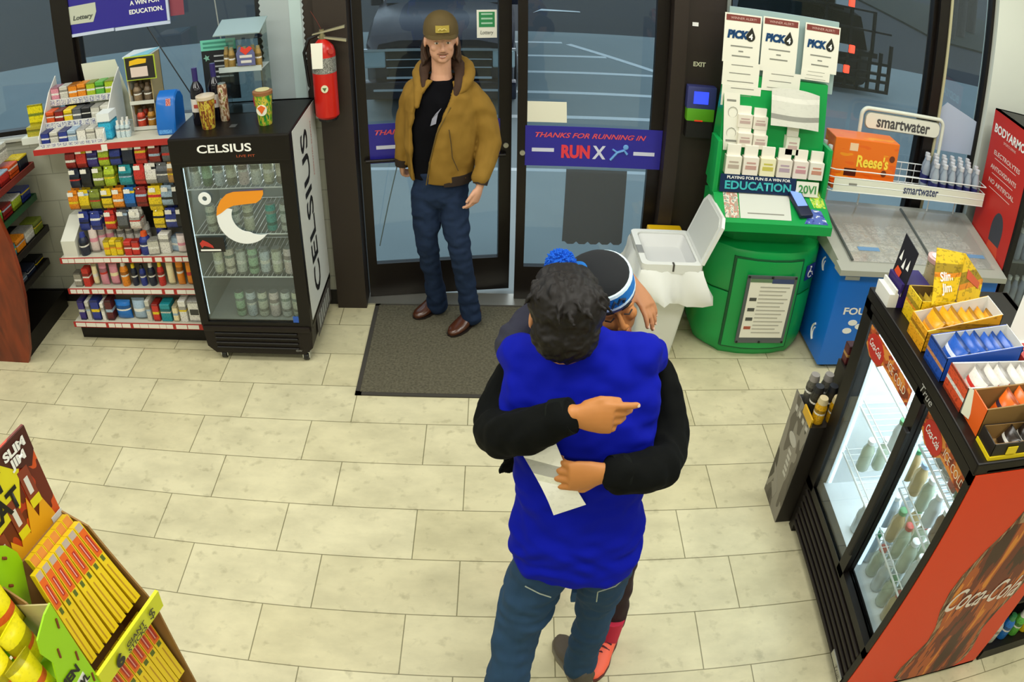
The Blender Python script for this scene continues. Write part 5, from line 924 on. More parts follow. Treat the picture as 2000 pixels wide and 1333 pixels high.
def face_bits(P, R, par, skin, lip, brow, closed=False, iris='#3a2c20', smile=0.0, moustache=None):
    for s in (-1, 1):
        if not closed:
            e = MB().ell(P(s * 0.029, -0.0745, 0.010), (0.0125, 0.009, 0.0075), 12, 8, R).build('eye', mat('eye_white', '#d9d4cb', 0.3), par, smooth=60)
            MB().ell(P(s * 0.029, -0.0825, 0.010), (0.0052, 0.003, 0.0055), 10, 6, R).build('iris', mat('iris' + iris, iris, 0.2), e, smooth=60)
            MB().tube([P(s * 0.016, -0.080, 0.016), P(s * 0.029, -0.085, 0.0195), P(s * 0.043, -0.076, 0.014)], 0.0022, 6).build('eyelid', skin, par, smooth=60)
        else:
            MB().tube([P(s * 0.015, -0.083, 0.010), P(s * 0.029, -0.087, 0.005), P(s * 0.043, -0.077, 0.009)], 0.0022, 6).build('eyelash', mat('lash_dark', '#1c1310', 0.6), par, smooth=60)
        MB().tube([P(s * 0.012, -0.087, 0.034), P(s * 0.030, -0.088, 0.041), P(s * 0.048, -0.072, 0.034)], [0.0035, 0.0042, 0.002], 6).build('eyebrow', brow, par, smooth=60)
    l = MB().tube([P(-0.024, -0.080, -0.055 + smile), P(-0.010, -0.092, -0.060), P(0, -0.094, -0.061), P(0.010, -0.092, -0.060), P(0.024, -0.080, -0.055 + smile)], [0.002, 0.0045, 0.0045, 0.0045, 0.002], 8)
    l.tube([P(-0.020, -0.082, -0.060 + smile), P(-0.008, -0.090, -0.068), P(0.008, -0.090, -0.068), P(0.020, -0.082, -0.060 + smile)], [0.002, 0.005, 0.005, 0.002], 8)
    l.build('lips', lip, par, smooth=60)
    if moustache: MB().tube([P(-0.028, -0.082, -0.050), P(-0.012, -0.096, -0.044), P(0, -0.098, -0.044), P(0.012, -0.096, -0.044), P(0.028, -0.082, -0.050)], [0.003, 0.006, 0.005, 0.006, 0.003], 8).build('moustache', moustache, par, smooth=60)
def strands(mb, paths, r=0.012):
    for p in paths: mb.tube(p, [r * 0.8] + [r] * (len(p) - 2) + [r * 0.3], 8)
DENIM = mat('denim', '#1f2d46', 0.85, spec=0.15, noise_amt=0.30, noise_scale=7)

# ---------------------------------------------------------------- the man in the cap, at the door
def capman():
    t = thing('person', 'person in a tan hooded work jacket, brown cap and jeans, standing in the doorway', 'person', (0.66, 0.34, 0))
    SK = skinmat('skin_fair', '#cf9c80'); JK = mat('canvas_tan', '#8a6a2c', 0.85, spec=0.15, noise_amt=0.10, noise_scale=9); DK = mat('knit_brown', '#2a1d14', 0.85); LIN = mat('lining_brown', '#3b2618', 0.9)
    R = Matrix.Rotation(radians(8), 3, 'Z') @ Matrix.Rotation(radians(4), 3, 'X')
    C = Vector((0.668, 0.335, 1.765)); b = MB(); P = head(b, C, R, 0.080, 0.098, 0.126)
    b.tube([P(0, 0.02, -0.06), (0.664, 0.365, 1.58), (0.662, 0.375, 1.50)], [0.052, 0.053, 0.075], 16)
    torso(b, [(0.655, 0.37, 0.86, 0.13, 0.09), (0.655, 0.37, 1.05, 0.125, 0.08), (0.66, 0.37, 1.3, 0.14, 0.09), (0.66, 0.37, 1.47, 0.13, 0.07), (0.66, 0.37, 1.52, 0.06, 0.05)])
    limb(b, [(0.80, 0.37, 1.46), (0.915, 0.355, 1.20), (0.868, 0.245, 0.985)], [0.045, 0.036, 0.026]); limb(b, [(0.52, 0.38, 1.46), (0.455, 0.43, 1.25), (0.425, 0.435, 1.05)], [0.045, 0.036, 0.026])
    limb(b, [(0.575, 0.36, 0.90), (0.562, 0.35, 0.55), (0.60, 0.45, 0.09)], [0.07, 0.045, 0.03]); limb(b, [(0.72, 0.35, 0.90), (0.745, 0.28, 0.55), (0.815, 0.315, 0.09)], [0.07, 0.045, 0.03])
    tp, nn = hand(b, (0.862, 0.232, 0.955), (-0.32, -0.22, -0.92), (0.75, -0.55, -0.2), (-0.3, -0.8, 0), 1.0, curl=(22, 28, 32, 36), thumb=(38, 12))
    t2, n2 = hand(b, (0.424, 0.436, 1.03), (-0.05, 0.35, -0.9), (-0.9, -0.2, 0), (0, 1, 0), 1.0, curl=(40, 45, 48, 50))
    body = organic('body', b, SK, t, 0.0042, 3); nails(tp, nn, body, mat('nail_fair', '#e0b7a3', 0.3))
    HR = mat('hair_brown', '#3a261a', 0.6, noise_amt=0.4, noise_scale=60)
    face_bits(P, R, body, SK, mat('lips_fair', '#b0695c', 0.45), HR, smile=0.006, moustache=mat('moustache_brown', '#8a6248', 0.7))
    te = MB().tube([P(-0.014, -0.094, -0.061), P(0, -0.097, -0.062), P(0.014, -0.094, -0.061)], 0.0022, 6).build('teeth', mat('teeth', '#e6dfd0', 0.3), body, smooth=60)
    h = MB()
    for s in (-1, 1):
        for k in range(7):
            a = radians(20 + k * 24); x = 0.074 * cos(a) * s; y = 0.02 + 0.078 * sin(a) * 0.9 - 0.02
            h.tube([P(x * 0.95, y, 0.05), P(x * 1.18, y + 0.004, 0.0), P(x * 1.32 + s * 0.006 * (k % 2), y + 0.006, -0.05), P(x * 1.28 + s * 0.010, y - 0.004 * k * 0.3, -0.10), P(x * 1.42, y, -0.15 + 0.008 * (k % 3))], [0.010, 0.013, 0.013, 0.010, 0.004], 8)
    organic('hair', h, HR, t, 0.004, 2, wr=(0.006, (60, 60, 14), 3))
    CAP = mat('cap_brown', '#574722', 0.8, noise_amt=0.1, noise_scale=30)
    c = MB(); rings = []
    for k in range(9):
        a = pi / 2 * k / 8.3; rings.append([P(0.093 * cos(a) * cos(q), 0.012 + 0.108 * cos(a) * sin(q), 0.052 + 0.115 * sin(a) ** 0.85) for q in [2 * pi * i / 28 for i in range(28)]])
    c.loft([[P(0.093 * cos(q), 0.012 + 0.108 * sin(q), 0.040) for q in [2 * pi * i / 28 for i in range(28)]]] + rings); cap = c.build('cap', CAP, t, smooth=60)
    br = MB(); top = []; bot = []
    for i in range(13):
        a = radians(200 + 140 * i / 12); f = sin(pi * i / 12)
        inn = P(0.090 * cos(a), 0.012 + 0.106 * sin(a), 0.052); o = P(0.089 * cos(a) * 1.02, 0.012 + 0.106 * sin(a) - 0.055 * f ** 0.7, 0.050 + 0.006 * f - 0.016 * abs(cos(a))); top.append((inn, o))
    vs = [p for q in top for p in q] + [p - Vector((0, 0, 0.005)) for q in top for p in q]; N = len(top); fs = []
    for i in range(N - 1): fs += [(2 * i, 2 * i + 1, 2 * i + 3, 2 * i + 2), (2 * N + 2 * i, 2 * N + 2 * i + 2, 2 * N + 2 * i + 3, 2 * N + 2 * i + 1), (2 * i + 1, 2 * N + 2 * i + 1, 2 * N + 2 * i + 3, 2 * i + 3)]
    br.add(vs, fs).build('brim', CAP, cap, smooth=60)
    pt = MB().loft([[P(x, -0.098 + 0.9 * x * x * 6 - (0.0 if z < 0.09 else -0.010), z + 0.010) + R @ Vector((0, oo, 0)) for x, z in ((-0.035, 0.062), (0, 0.062), (0.035, 0.062), (0.035, 0.098), (0, 0.098), (-0.035, 0.098))] for oo in (0.0, -0.004)]).build('front_patch', mat('patch_gold', '#a08c34', 0.7), cap)
    MB().tube([P(-0.022, -0.102, 0.088), P(-0.012, -0.103, 0.096), P(-0.004, -0.1035, 0.088), P(0.008, -0.1035, 0.096), P(0.02, -0.102, 0.088)], 0.0025, 5).build('stitching', mat('stitch_pale', '#d8c878', 0.7), pt)
    # T-shirt
    ts = torso(MB(), [(0.645, 0.37, 0.97, 0.165, 0.112), (0.648, 0.37, 1.12, 0.165, 0.112), (0.655, 0.37, 1.3, 0.175, 0.12), (0.66, 0.37, 1.43, 0.165, 0.108), (0.662, 0.37, 1.50, 0.12, 0.085), (0.664, 0.365, 1.548, 0.068, 0.066)])
    sh = organic('t_shirt', ts, mat('tee_black', '#07070c', 0.9, spec=0.12), t, 0.008, 4, wr=(0.007, (9, 9, 5), 1))
    MB().loft([[(0.635 + x, 0.250 - 0.003 + abs(x) * 0.2, 1.36 + z) for x, z in ((-0.03, -0.05), (0.0, -0.035), (0.012, 0.02), (0.03, 0.05), (0.0, 0.02), (-0.02, -0.01))], [(0.635 + x, 0.242 - 0.003 + abs(x) * 0.2, 1.36 + z) for x, z in ((-0.03, -0.05), (0.0, -0.035), (0.012, 0.02), (0.03, 0.05), (0.0, 0.02), (-0.02, -0.01))]]).build('chest_print', mat('print_grey', '#8f90a0', 0.7), sh)
    # jacket: a shell open at the front, wider open on his right
    rows = [(0.645, 0.365, 0.965, 0.176, 0.128, -112, 212), (0.645, 0.365, 1.05, 0.188, 0.140, -108, 213), (0.65, 0.367, 1.15, 0.198, 0.150, -103, 214), (0.655, 0.37, 1.28, 0.205, 0.155, -95, 216), (0.66, 0.37, 1.38, 0.206, 0.148, -84, 222), (0.662, 0.37, 1.46, 0.198, 0.132, -72, 232), (0.664, 0.37, 1.515, 0.165, 0.112, -64, 240), (0.666, 0.375, 1.55, 0.115, 0.095, -60, 244)]
    j = MB(); rings = []; n = 40
    for cx, cy, z, a, bb, a0, a1 in rows:
        o = [Vector((cx + a * cos(radians(a0 + (a1 - a0) * i / n)), cy + bb * sin(radians(a0 + (a1 - a0) * i / n)), z)) for i in range(n + 1)]
        i_ = [Vector((cx + (a - 0.020) * cos(radians(a0 + (a1 - a0) * i / n)), cy + (bb - 0.020) * sin(radians(a0 + (a1 - a0) * i / n)), z)) for i in range(n + 1)]
        rings.append(o + i_[::-1])
    j.loft(rings)
    limb(j, [(0.80, 0.375, 1.455), (0.885, 0.365, 1.33), (0.915, 0.345, 1.18), (0.872, 0.255, 1.015)], [0.080, 0.070, 0.066, 0.052])
    limb(j, [(0.525, 0.385, 1.455), (0.478, 0.415, 1.34), (0.455, 0.43, 1.22), (0.428, 0.435, 1.05)], [0.078, 0.066, 0.062, 0.050])
    jk = organic('jacket', j, JK, t, 0.0065, 3, wr=(0.011, (10, 10, 7), 5))
    hd = MB()
    limb(hd, [(0.735, 0.262, 1.465), (0.800, 0.315, 1.545), (0.795, 0.42, 1.595), (0.70, 0.50, 1.61), (0.60, 0.49, 1.60), (0.545, 0.40, 1.57), (0.545, 0.30, 1.50), (0.535, 0.262, 1.42)], [0.016, 0.030, 0.042, 0.050, 0.048, 0.038, 0.026, 0.014])
    hdd = organic('hood', hd, JK, t, 0.006, 3, wr=(0.008, (14, 14, 10), 8))
    ln = MB(); limb(ln, [(0.722, 0.255, 1.44), (0.760, 0.300, 1.535), (0.755, 0.40, 1.605), (0.69, 0.45, 1.635), (0.615, 0.44, 1.63), (0.575, 0.37, 1.60), (0.575, 0.29, 1.52)], [0.012, 0.026, 0.034, 0.038, 0.036, 0.030, 0.014])
    organic('hood_lining', ln, LIN, hdd, 0.006, 3, wr=(0.005, (20, 20, 10), 2))
    rb = MB(); n = 24
    for a0, a1 in ((-82, 150),):
        rg = [[Vector((0.645 + (0.180 + dr) * cos(radians(a0 + (a1 - a0) * i / n)), 0.365 + (0.132 + dr) * sin(radians(a0 + (a1 - a0) * i / n)), z)) for i in range(n + 1)] for z, dr in ((0.955, 0.0), (1.015, 0.006))]
        ri = [[Vector((0.645 + (0.165 + dr) * cos(radians(a0 + (a1 - a0) * i / n)), 0.365 + (0.117 + dr) * sin(radians(a0 + (a1 - a0) * i / n)), z)) for i in range(n + 1)] for z, dr in ((0.955, 0.0), (1.015, 0.006))]
        rb.loft([rg[0] + ri[0][::-1], rg[1] + ri[1][::-1]])
    rb.build('waistband', DK, jk, smooth=60)
    MB().tube([(0.876, 0.262, 1.02), (0.866, 0.242, 0.972)], [0.046, 0.040], 20).build('cuff', DK, jk, smooth=60)
    MB().tube([(0.428, 0.435, 1.05), (0.424, 0.436, 1.005)], [0.046, 0.040], 20).build('cuff', DK, jk, smooth=60)
    ZP = mat('zip_brass', '#6f5a2e', 0.5, 0.5)
    MB().tube([(0.575, 0.222, 0.975), (0.60, 0.218, 1.12), (0.64, 0.212, 1.28), (0.715, 0.232, 1.42)], 0.0035, 6).build('zip', ZP, jk)
    MB().tube([(0.705, 0.215, 1.30), (0.715, 0.21, 1.22), (0.72, 0.212, 1.14), (0.75, 0.222, 1.06)], 0.003, 6).build('pocket_seam', mat('seam_dark', '#4d3a18', 0.9), jk)
    # jeans
    jn = torso(MB(), [(0.635, 0.365, 0.80, 0.10, 0.09), (0.64, 0.365, 0.86, 0.150, 0.115), (0.645, 0.365, 0.94, 0.158, 0.112), (0.645, 0.367, 1.02, 0.152, 0.106)])
    limb(jn, [(0.565, 0.36, 0.89), (0.560, 0.345, 0.70), (0.560, 0.335, 0.55), (0.585, 0.40, 0.30), (0.602, 0.445, 0.075)], [0.088, 0.080, 0.064, 0.058, 0.064]); limb(jn, [(0.71, 0.355, 0.89), (0.728, 0.31, 0.70), (0.748, 0.272, 0.56), (0.785, 0.30, 0.30), (0.815, 0.315, 0.075)], [0.088, 0.080, 0.064, 0.058, 0.066])
    jj = organic('jeans', jn, DENIM, t, 0.0065, 3, wr=(0.010, (10, 10, 13), 9))
    BT = mat('boot_leather', '#4a2513', 0.25, noise_amt=0.25, noise_scale=12, spec=0.7); SO = mat('boot_sole', '#1c120c', 0.6)
    shoe(t, (0.620, 0.530), (0.465, 0.365), 0.098, 0.095, BT, SO, 'boot'); shoe(t, (0.850, 0.395), (0.690, 0.180), 0.10, 0.095, BT, SO, 'boot')
    tag(MB().tube([(0.40, 0.43, 1.02), (0.33, 0.46, 0.75), (0.255, 0.52, 0.44)], 0.0035, 6).build('walking_stick', mat('stick_grey', '#5d6e70', 0.4), smooth=50), 'thin grey rod hanging down from the sleeve of the man in the cap', 'rod')
capman()

# ---------------------------------------------------------------- the two people hugging
def blueman():
    t = thing('person', 'person in a royal blue shirt and jeans seen from behind, hugging the person in black', 'person', (1.2, -2.15, 0))
    SK = skinmat('skin_tan', '#b57d55')
    R = Matrix.Rotation(radians(180), 3, 'Z') @ Matrix.Rotation(radians(14), 3, 'X') @ Matrix.Rotation(radians(-6), 3, 'Y')
    C = Vector((1.108, -2.018, 1.594)); b = MB(); P = head(b, C, R, 0.080, 0.098, 0.118)
    b.tube([P(0, 0.03, -0.06), (1.145, -2.01, 1.50), (1.155, -2.01, 1.44)], [0.056, 0.058, 0.08], 16)
    torso(b, [(1.195, -2.15, 0.85, 0.14, 0.10), (1.19, -2.10, 1.05, 0.135, 0.09), (1.18, -2.05, 1.25, 0.15, 0.09), (1.17, -2.01, 1.42, 0.14, 0.08), (1.165, -2.0, 1.47, 0.08, 0.05)])
    limb(b, [(1.03, -1.99, 1.43), (0.985, -1.80, 1.37), (1.08, -1.66, 1.39), (1.24, -1.645, 1.46), (1.335, -1.70, 1.505)], [0.048, 0.040, 0.034, 0.028, 0.025])
    limb(b, [(1.32, -1.99, 1.45), (1.39, -1.82, 1.30), (1.32, -1.66, 1.16), (1.22, -1.63, 1.14)], [0.048, 0.040, 0.032, 0.026])
    limb(b, [(1.11, -2.16, 0.84), (1.03, -2.27, 0.48), (0.985, -2.50, 0.09)], [0.07, 0.048, 0.034]); limb(b, [(1.285, -2.15, 0.84), (1.315, -2.11, 0.48), (1.305, -2.12, 0.09)], [0.07, 0.048, 0.034])
    tp, nn = hand(b, (1.345, -1.715, 1.515), (0.55, -0.62, -0.56), (0.35, -0.15, 0.93), (-0.6, -0.8, 0), 0.95, curl=(12, 14, 16, 18), spread=(8, 3, -3, -9), thumb=(55, 30))
    hand(b, (1.215, -1.63, 1.14), (-0.95, 0.0, 0.1), (0, 1, 0), (0, 0, 1), 0.95, curl=(10, 12, 14, 16))
    body = organic('body', b, SK, t, 0.0045, 3); nails(tp, nn, body, mat('nail_tan', '#d9b49a', 0.3), 0.95)
    face_bits(P, R, body, SK, mat('lips_tan', '#8f5a4a', 0.5), mat('hair_black', '#120d0b', 0.55, spec=0.3), closed=True)
    h = MB()
    h.ell(P(0, 0.030, 0.040), (0.100, 0.110, 0.088), 24, 16, R); h.ell(P(0, 0.066, -0.020), (0.088, 0.066, 0.078), 20, 12, R); h.ell(P(0, 0.056, -0.055), (0.072, 0.050, 0.044), 20, 12, R); h.ell(P(0, -0.03, 0.085), (0.082, 0.070, 0.048), 18, 10, R)
    for s in (-1, 1): h.ell(P(s * 0.068, 0.01, 0.02), (0.022, 0.05, 0.05), 12, 8, R)
    random.seed(21)
    for k in range(60):
        a = random.uniform(0, 2 * pi); e = random.uniform(0.1, 1.5); dirv = Vector((cos(a) * cos(e), sin(a) * cos(e), sin(e))); p0 = P(dirv.x * 0.094, 0.030 + dirv.y * 0.108, 0.040 + dirv.z * 0.092)
        tg = Vector((-dirv.y, dirv.x, 0)) * 0.6 + Vector((dirv.x, dirv.y, -0.7)); tg = R @ tg; tg.normalize()
        h.tube([p0, p0 + tg * 0.020 + (R @ dirv) * 0.003, p0 + tg * 0.042 - (R @ dirv) * 0.004], [0.006, 0.006, 0.002], 6)
    organic('hair', h, mat('hair_black', '#120d0b', 0.55, spec=0.3), t, 0.0042, 5, wr=(0.005, (45, 18, 45), 3))
    # glasses temple
    G = mat('glasses_grey', '#9a9a90', 0.3, 0.6)
    MB().tube([P(0.082, 0.02, 0.0), P(0.088, -0.05, 0.012), P(0.074, -0.092, 0.014), P(0.02, -0.104, 0.012), P(-0.02, -0.104, 0.012), P(-0.074, -0.092, 0.014), P(-0.088, -0.05, 0.012), P(-0.082, 0.02, 0.0)], 0.003, 6).build('glasses', G, t, smooth=60)
    BL = mat('royal_blue_cloth', '#06149e', 0.8, noise_amt=0.06, noise_scale=4, spec=0.12)
    s = torso(MB(), [(1.200, -2.170, 0.832, 0.200, 0.146), (1.198, -2.165, 0.88, 0.203, 0.150), (1.195, -2.150, 0.95, 0.200, 0.146), (1.19, -2.115, 1.07, 0.186, 0.136), (1.185, -2.075, 1.20, 0.205, 0.138), (1.175, -2.04, 1.32, 0.222, 0.140), (1.173, -2.015, 1.40, 0.218, 0.130), (1.170, -2.01, 1.455, 0.165, 0.108), (1.160, -2.0, 1.515, 0.105, 0.082), (1.152, -2.0, 1.535, 0.075, 0.072)])
    limb(s, [(1.08, -2.0, 1.435), (1.030, -1.985, 1.435), (0.995, -1.90, 1.40)], [0.075, 0.066, 0.054]); limb(s, [(1.27, -2.0, 1.435), (1.325, -1.985, 1.445), (1.385, -1.89, 1.385)], [0.072, 0.069, 0.056])
    limb(s, [(1.15, -2.0, 1.440), (1.03, -1.985, 1.435)], [0.092, 0.070]); limb(s, [(1.18, -2.0, 1.440), (1.32, -1.985, 1.440)], [0.092, 0.071])
    organic('shirt', s, BL, t, 0.0075, 16, wr=(0.014, (8, 8, 13), 12))
    sl = MB(); limb(sl, [(0.990, -1.90, 1.39), (0.985, -1.80, 1.370), (1.08, -1.66, 1.39), (1.22, -1.648, 1.455), (1.29, -1.67, 1.485)], [0.050, 0.046, 0.040, 0.036, 0.032])
    organic('undersleeve', sl, mat('navy_sleeve', '#17182c', 0.85), t, 0.006, 3, wr=(0.006, (14, 14, 14), 3))
    jn = torso(MB(), [(1.195, -2.15, 0.76, 0.10, 0.09), (1.195, -2.16, 0.815, 0.172, 0.130), (1.198, -2.16, 0.88, 0.178, 0.128), (1.198, -2.155, 0.95, 0.165, 0.12)])
    limb(jn, [(1.105, -2.165, 0.82), (1.065, -2.215, 0.66), (1.03, -2.275, 0.48), (1.005, -2.40, 0.26), (0.985, -2.50, 0.07)], [0.102, 0.090, 0.074, 0.066, 0.066]); limb(jn, [(1.29, -2.155, 0.82), (1.31, -2.13, 0.66), (1.318, -2.105, 0.48), (1.31, -2.115, 0.26), (1.305, -2.12, 0.07)], [0.102, 0.088, 0.072, 0.062, 0.062])
    jj = organic('jeans', jn, mat('denim_blue', '#2b445f', 0.85, spec=0.15, noise_amt=0.25, noise_scale=6), t, 0.0065, 3, wr=(0.012, (9, 9, 12), 30))
    ST = mat('stitch_tan', '#9fa89a', 0.8)
    MB().tube([(1.265, -2.292, 0.795), (1.32, -2.275, 0.80), (1.365, -2.24, 0.82)], 0.0022, 5).tube([(1.265, -2.292, 0.795), (1.268, -2.293, 0.745)], 0.002, 5).build('pocket_stitching', ST, jj)
    MB().tube([(1.045, -2.27, 0.80), (1.09, -2.288, 0.785), (1.125, -2.295, 0.775)], 0.0022, 5).build('pocket_stitching', ST, jj)
    MB().bbox(1.185, 1.20, -2.305, -2.285, 0.76, 0.81, 0.003).build('belt_loop', MATS['denim_blue'], jj)
    SH = mat('shoe_taupe', '#4e463c', 0.6); SO = mat('sole_grey', '#77705f', 0.6)
    shoe(t, (1.335, -2.185), (1.235, -1.945), 0.10, 0.085, SH, SO); shoe(t, (1.00, -2.575), (0.93, -2.31), 0.10, 0.085, SH, SO)
blueman()

def woman():
    t = thing('person', 'person in black wearing a blue and white pompom beanie, arms wrapped round the blue shirt', 'person', (1.27, -1.83, 0))
    SK = skinmat('skin_brown', '#b9793f'); BK = mat('hoodie_black', '#0a0c0b', 0.9, spec=0.12)
    # the head leans to its own right, resting on the shoulder
    R = Matrix.Rotation(radians(10), 3, 'Z') @ Matrix.Rotation(radians(-22), 3, 'Y') @ Matrix.Rotation(radians(8), 3, 'X')
    C = Vector((1.272, -1.762, 1.488)); b = MB(); P = head(b, C, R, 0.072, 0.088, 0.108)
    b.tube([P(0, 0.02, -0.06), (1.27, -1.76, 1.36), (1.26, -1.77, 1.30)], [0.046, 0.048, 0.06], 14)
    torso(b, [(1.24, -1.83, 0.82, 0.13, 0.06), (1.235, -1.82, 1.0, 0.12, 0.06), (1.225, -1.81, 1.2, 0.13, 0.06), (1.22, -1.79, 1.31, 0.11, 0.05)])
    limb(b, [(1.06, -1.80, 1.31), (0.94, -2.0, 1.22), (1.035, -2.19, 1.39), (1.12, -2.225, 1.445)], [0.042, 0.036, 0.028, 0.026])
    limb(b, [(1.38, -1.80, 1.31), (1.455, -2.0, 1.165), (1.32, -2.235, 1.25), (1.245, -2.265, 1.27)], [0.042, 0.036, 0.030, 0.027])
    limb(b, [(1.19, -1.85, 0.80), (1.16, -1.75, 0.48), (1.155, -1.62, 0.08)], [0.06, 0.045, 0.03]); limb(b, [(1.33, -1.86, 0.80), (1.425, -1.87, 0.48), (1.438, -1.97, 0.08)], [0.06, 0.045, 0.03])
    t1, n1 = hand(b, (1.135, -2.226, 1.440), (0.97, -0.06, -0.03), (0.1, -0.98, 0.25), (0, 0.1, 1), 1.10, curl=(8, 30, 36, 44), spread=(0, -2, -4, -7), thumb=(26, -2))
    t2, n2 = hand(b, (1.222, -2.258, 1.272), (-0.95, -0.03, -0.10), (0.05, -0.98, 0.2), (0, 0.1, -1), 1.10, curl=(30, 34, 34, 36), spread=(5, 1, -2, -6), thumb=(34, 4))
    body = organic('body', b, SK, t, 0.0042, 3)
    nails(t1, n1, body, mat('nail_pale', '#d9c4b4', 0.3)); nails(t2, n2, body, MATS['nail_pale'])
    face_bits(P, R, body, SK, mat('lips_brown', '#8f4f3a', 0.45), mat('hair_black', '#120d0b', 0.55, spec=0.3), closed=True)
    BEB = mat('beanie_black', '#0d1116', 0.9); BEU = mat('beanie_blue', '#0f6fc0', 0.85, noise_amt=0.1, noise_scale=80); BEW = mat('beanie_white', '#d5ecf6', 0.85)
    n = 30
    def bring(z, k=1.0): return [P(0.084 * k * cos(2 * pi * i / n), 0.012 + 0.101 * k * sin(2 * pi * i / n), z) for i in range(n)]
    def thick(zs, name, m, par): return MB().loft([bring(*z) for z in zs]).build(name, m, par, smooth=60)
    def cring(t_, g=0.0):   # the knitted crown leans over towards her right shoulder
        k_ = (1 - t_ ** 2.4) * 0.90 + 0.10; ti = 0.30 * t_; c_ = Vector((-0.085 * t_ ** 1.3, 0.012 + 0.02 * t_, 0.098 + 0.030 * sin(t_ * 1.5)))
        return [P(c_.x + (0.084 * k_ + g) * cos(q) * cos(ti), c_.y + (0.098 * k_ + g) * sin(q), c_.z + (0.084 * k_ + g) * cos(q) * sin(ti)) for q in [2 * pi * i / n for i in range(n)]]
    hat = MB().loft([bring(0.095, 1.0)] + [cring(t_) for t_ in (0.12, 0.3, 0.5, 0.68, 0.82, 0.92, 1.0)]).build('beanie', BEB, t, smooth=60)
    thick([(0.036, 1.02), (0.048, 1.05)], 'band_edge', mat('band_navy', '#16303f', 0.9), hat); thick([(0.048, 1.055), (0.056, 1.06)], 'white_stripe', BEW, hat)
    thick([(0.056, 1.05), (0.090, 1.04)], 'blue_band', BEU, hat); thick([(0.090, 1.055), (0.099, 1.035)], 'white_stripe', BEW, hat)
    MB().loft([cring(0.90, 0.003), cring(0.93, 0.004), cring(0.955, 0.003)]).build('white_stripe', BEW, hat, smooth=60)
    MB().loft([cring(0.83, 0.002), cring(0.86, 0.003), cring(0.885, 0.002)]).build('blue_stripe', BEU, hat, smooth=60)
    MB().tube([P(-0.012, -0.096, 0.064), P(-0.002, -0.097, 0.082), P(0.004, -0.098, 0.068), P(0.016, -0.096, 0.082), P(0.03, -0.092, 0.072), P(0.022, -0.094, 0.064)], 0.004, 6).build('cat_emblem', mat('emblem_navy', '#0b2440', 0.7), hat, smooth=60)
    pp = MB(); random.seed(8); pc = P(-0.098, 0.035, 0.172)
    pp.ell(pc, (0.040, 0.040, 0.036), 16, 10)
    for k in range(420):
        a = random.uniform(0, 2 * pi); zc = random.uniform(-1, 1); q = (1 - zc * zc) ** 0.5; dv = Vector((cos(a) * q, sin(a) * q, zc)); pp.tube([pc + dv * 0.030, pc + dv * random.uniform(0.043, 0.048)], [0.0050, 0.002], 5)
    pp.build('pompom', mat('pompom_blue', '#0a5fd0', 0.95), hat)
    # hoodie
    s = torso(MB(), [(1.24, -1.84, 0.76, 0.185, 0.085), (1.24, -1.835, 0.86, 0.180, 0.085), (1.235, -1.82, 1.02, 0.165, 0.08), (1.228, -1.80, 1.2, 0.172, 0.08), (1.222, -1.79, 1.31, 0.168, 0.07), (1.24, -1.78, 1.36, 0.09, 0.055)])
    limb(s, [(1.05, -1.80, 1.31), (0.975, -1.90, 1.27), (0.940, -2.02, 1.225), (0.985, -2.155, 1.315), (1.100, -2.215, 1.425)], [0.066, 0.060, 0.064, 0.066, 0.052])
    limb(s, [(1.375, -1.80, 1.32), (1.435, -1.90, 1.26), (1.448, -2.04, 1.185), (1.38, -2.19, 1.215), (1.262, -2.250, 1.262)], [0.066, 0.062, 0.062, 0.063, 0.053])
    s.hexa([(0.955, -1.92, 0.93), (1.05, -1.84, 0.86), (1.06, -1.82, 0.86), (0.96, -1.90, 0.93), (0.985, -1.93, 1.04), (1.07, -1.86, 1.10), (1.08, -1.84, 1.10), (0.99, -1.91, 1.04)])
    hj = organic('hoodie', s, BK, t, 0.0065, 3, wr=(0.011, (10, 10, 10), 41))
    MB().tube([(1.085, -2.208, 1.412), (1.125, -2.220, 1.436)], [0.053, 0.047], 20).build('cuff', mat('cuff_black', '#111412', 0.9, spec=0.12), hj, smooth=60)
    MB().tube([(1.278, -2.244, 1.258), (1.238, -2.254, 1.268)], [0.053, 0.047], 20).build('cuff', MATS['cuff_black'], hj, smooth=60)
    lg = torso(MB(), [(1.25, -1.85, 0.72, 0.10, 0.07), (1.25, -1.85, 0.80, 0.15, 0.085), (1.25, -1.85, 0.88, 0.15, 0.085)])
    limb(lg, [(1.18, -1.85, 0.80), (1.160, -1.75, 0.48), (1.155, -1.64, 0.15)], [0.08, 0.062, 0.048]); limb(lg, [(1.335, -1.86, 0.80), (1.425, -1.875, 0.48), (1.442, -1.958, 0.14)], [0.082, 0.062, 0.046])
    organic('trousers', lg, mat('leggings_maroon', '#2a1418', 0.85), t, 0.0065, 3, wr=(0.008, (12, 12, 12), 4))
    PK = mat('shoe_coral', '#ff6a4d', 0.55); PR = mat('sock_pink', '#c2203f', 0.8)
    for hx, hy, tx, ty in ((1.448, -1.930, 1.352, -2.160), (1.15, -1.58, 1.185, -1.80)):
        s_ = shoe(t, (hx, hy), (tx, ty), 0.098, 0.082, PK, mat('sole_darkred', '#5a1c1c', 0.6), lace=mat('laces_dark', '#4a0f24', 0.7))
        MB().tube([(hx * 0.75 + tx * 0.25, hy * 0.75 + ty * 0.25, 0.06), (hx * 0.8 + tx * 0.2, hy * 0.8 + ty * 0.2 + 0.01, 0.18)], [0.046, 0.052], 16).build('sock', PR, t, smooth=60)
woman()
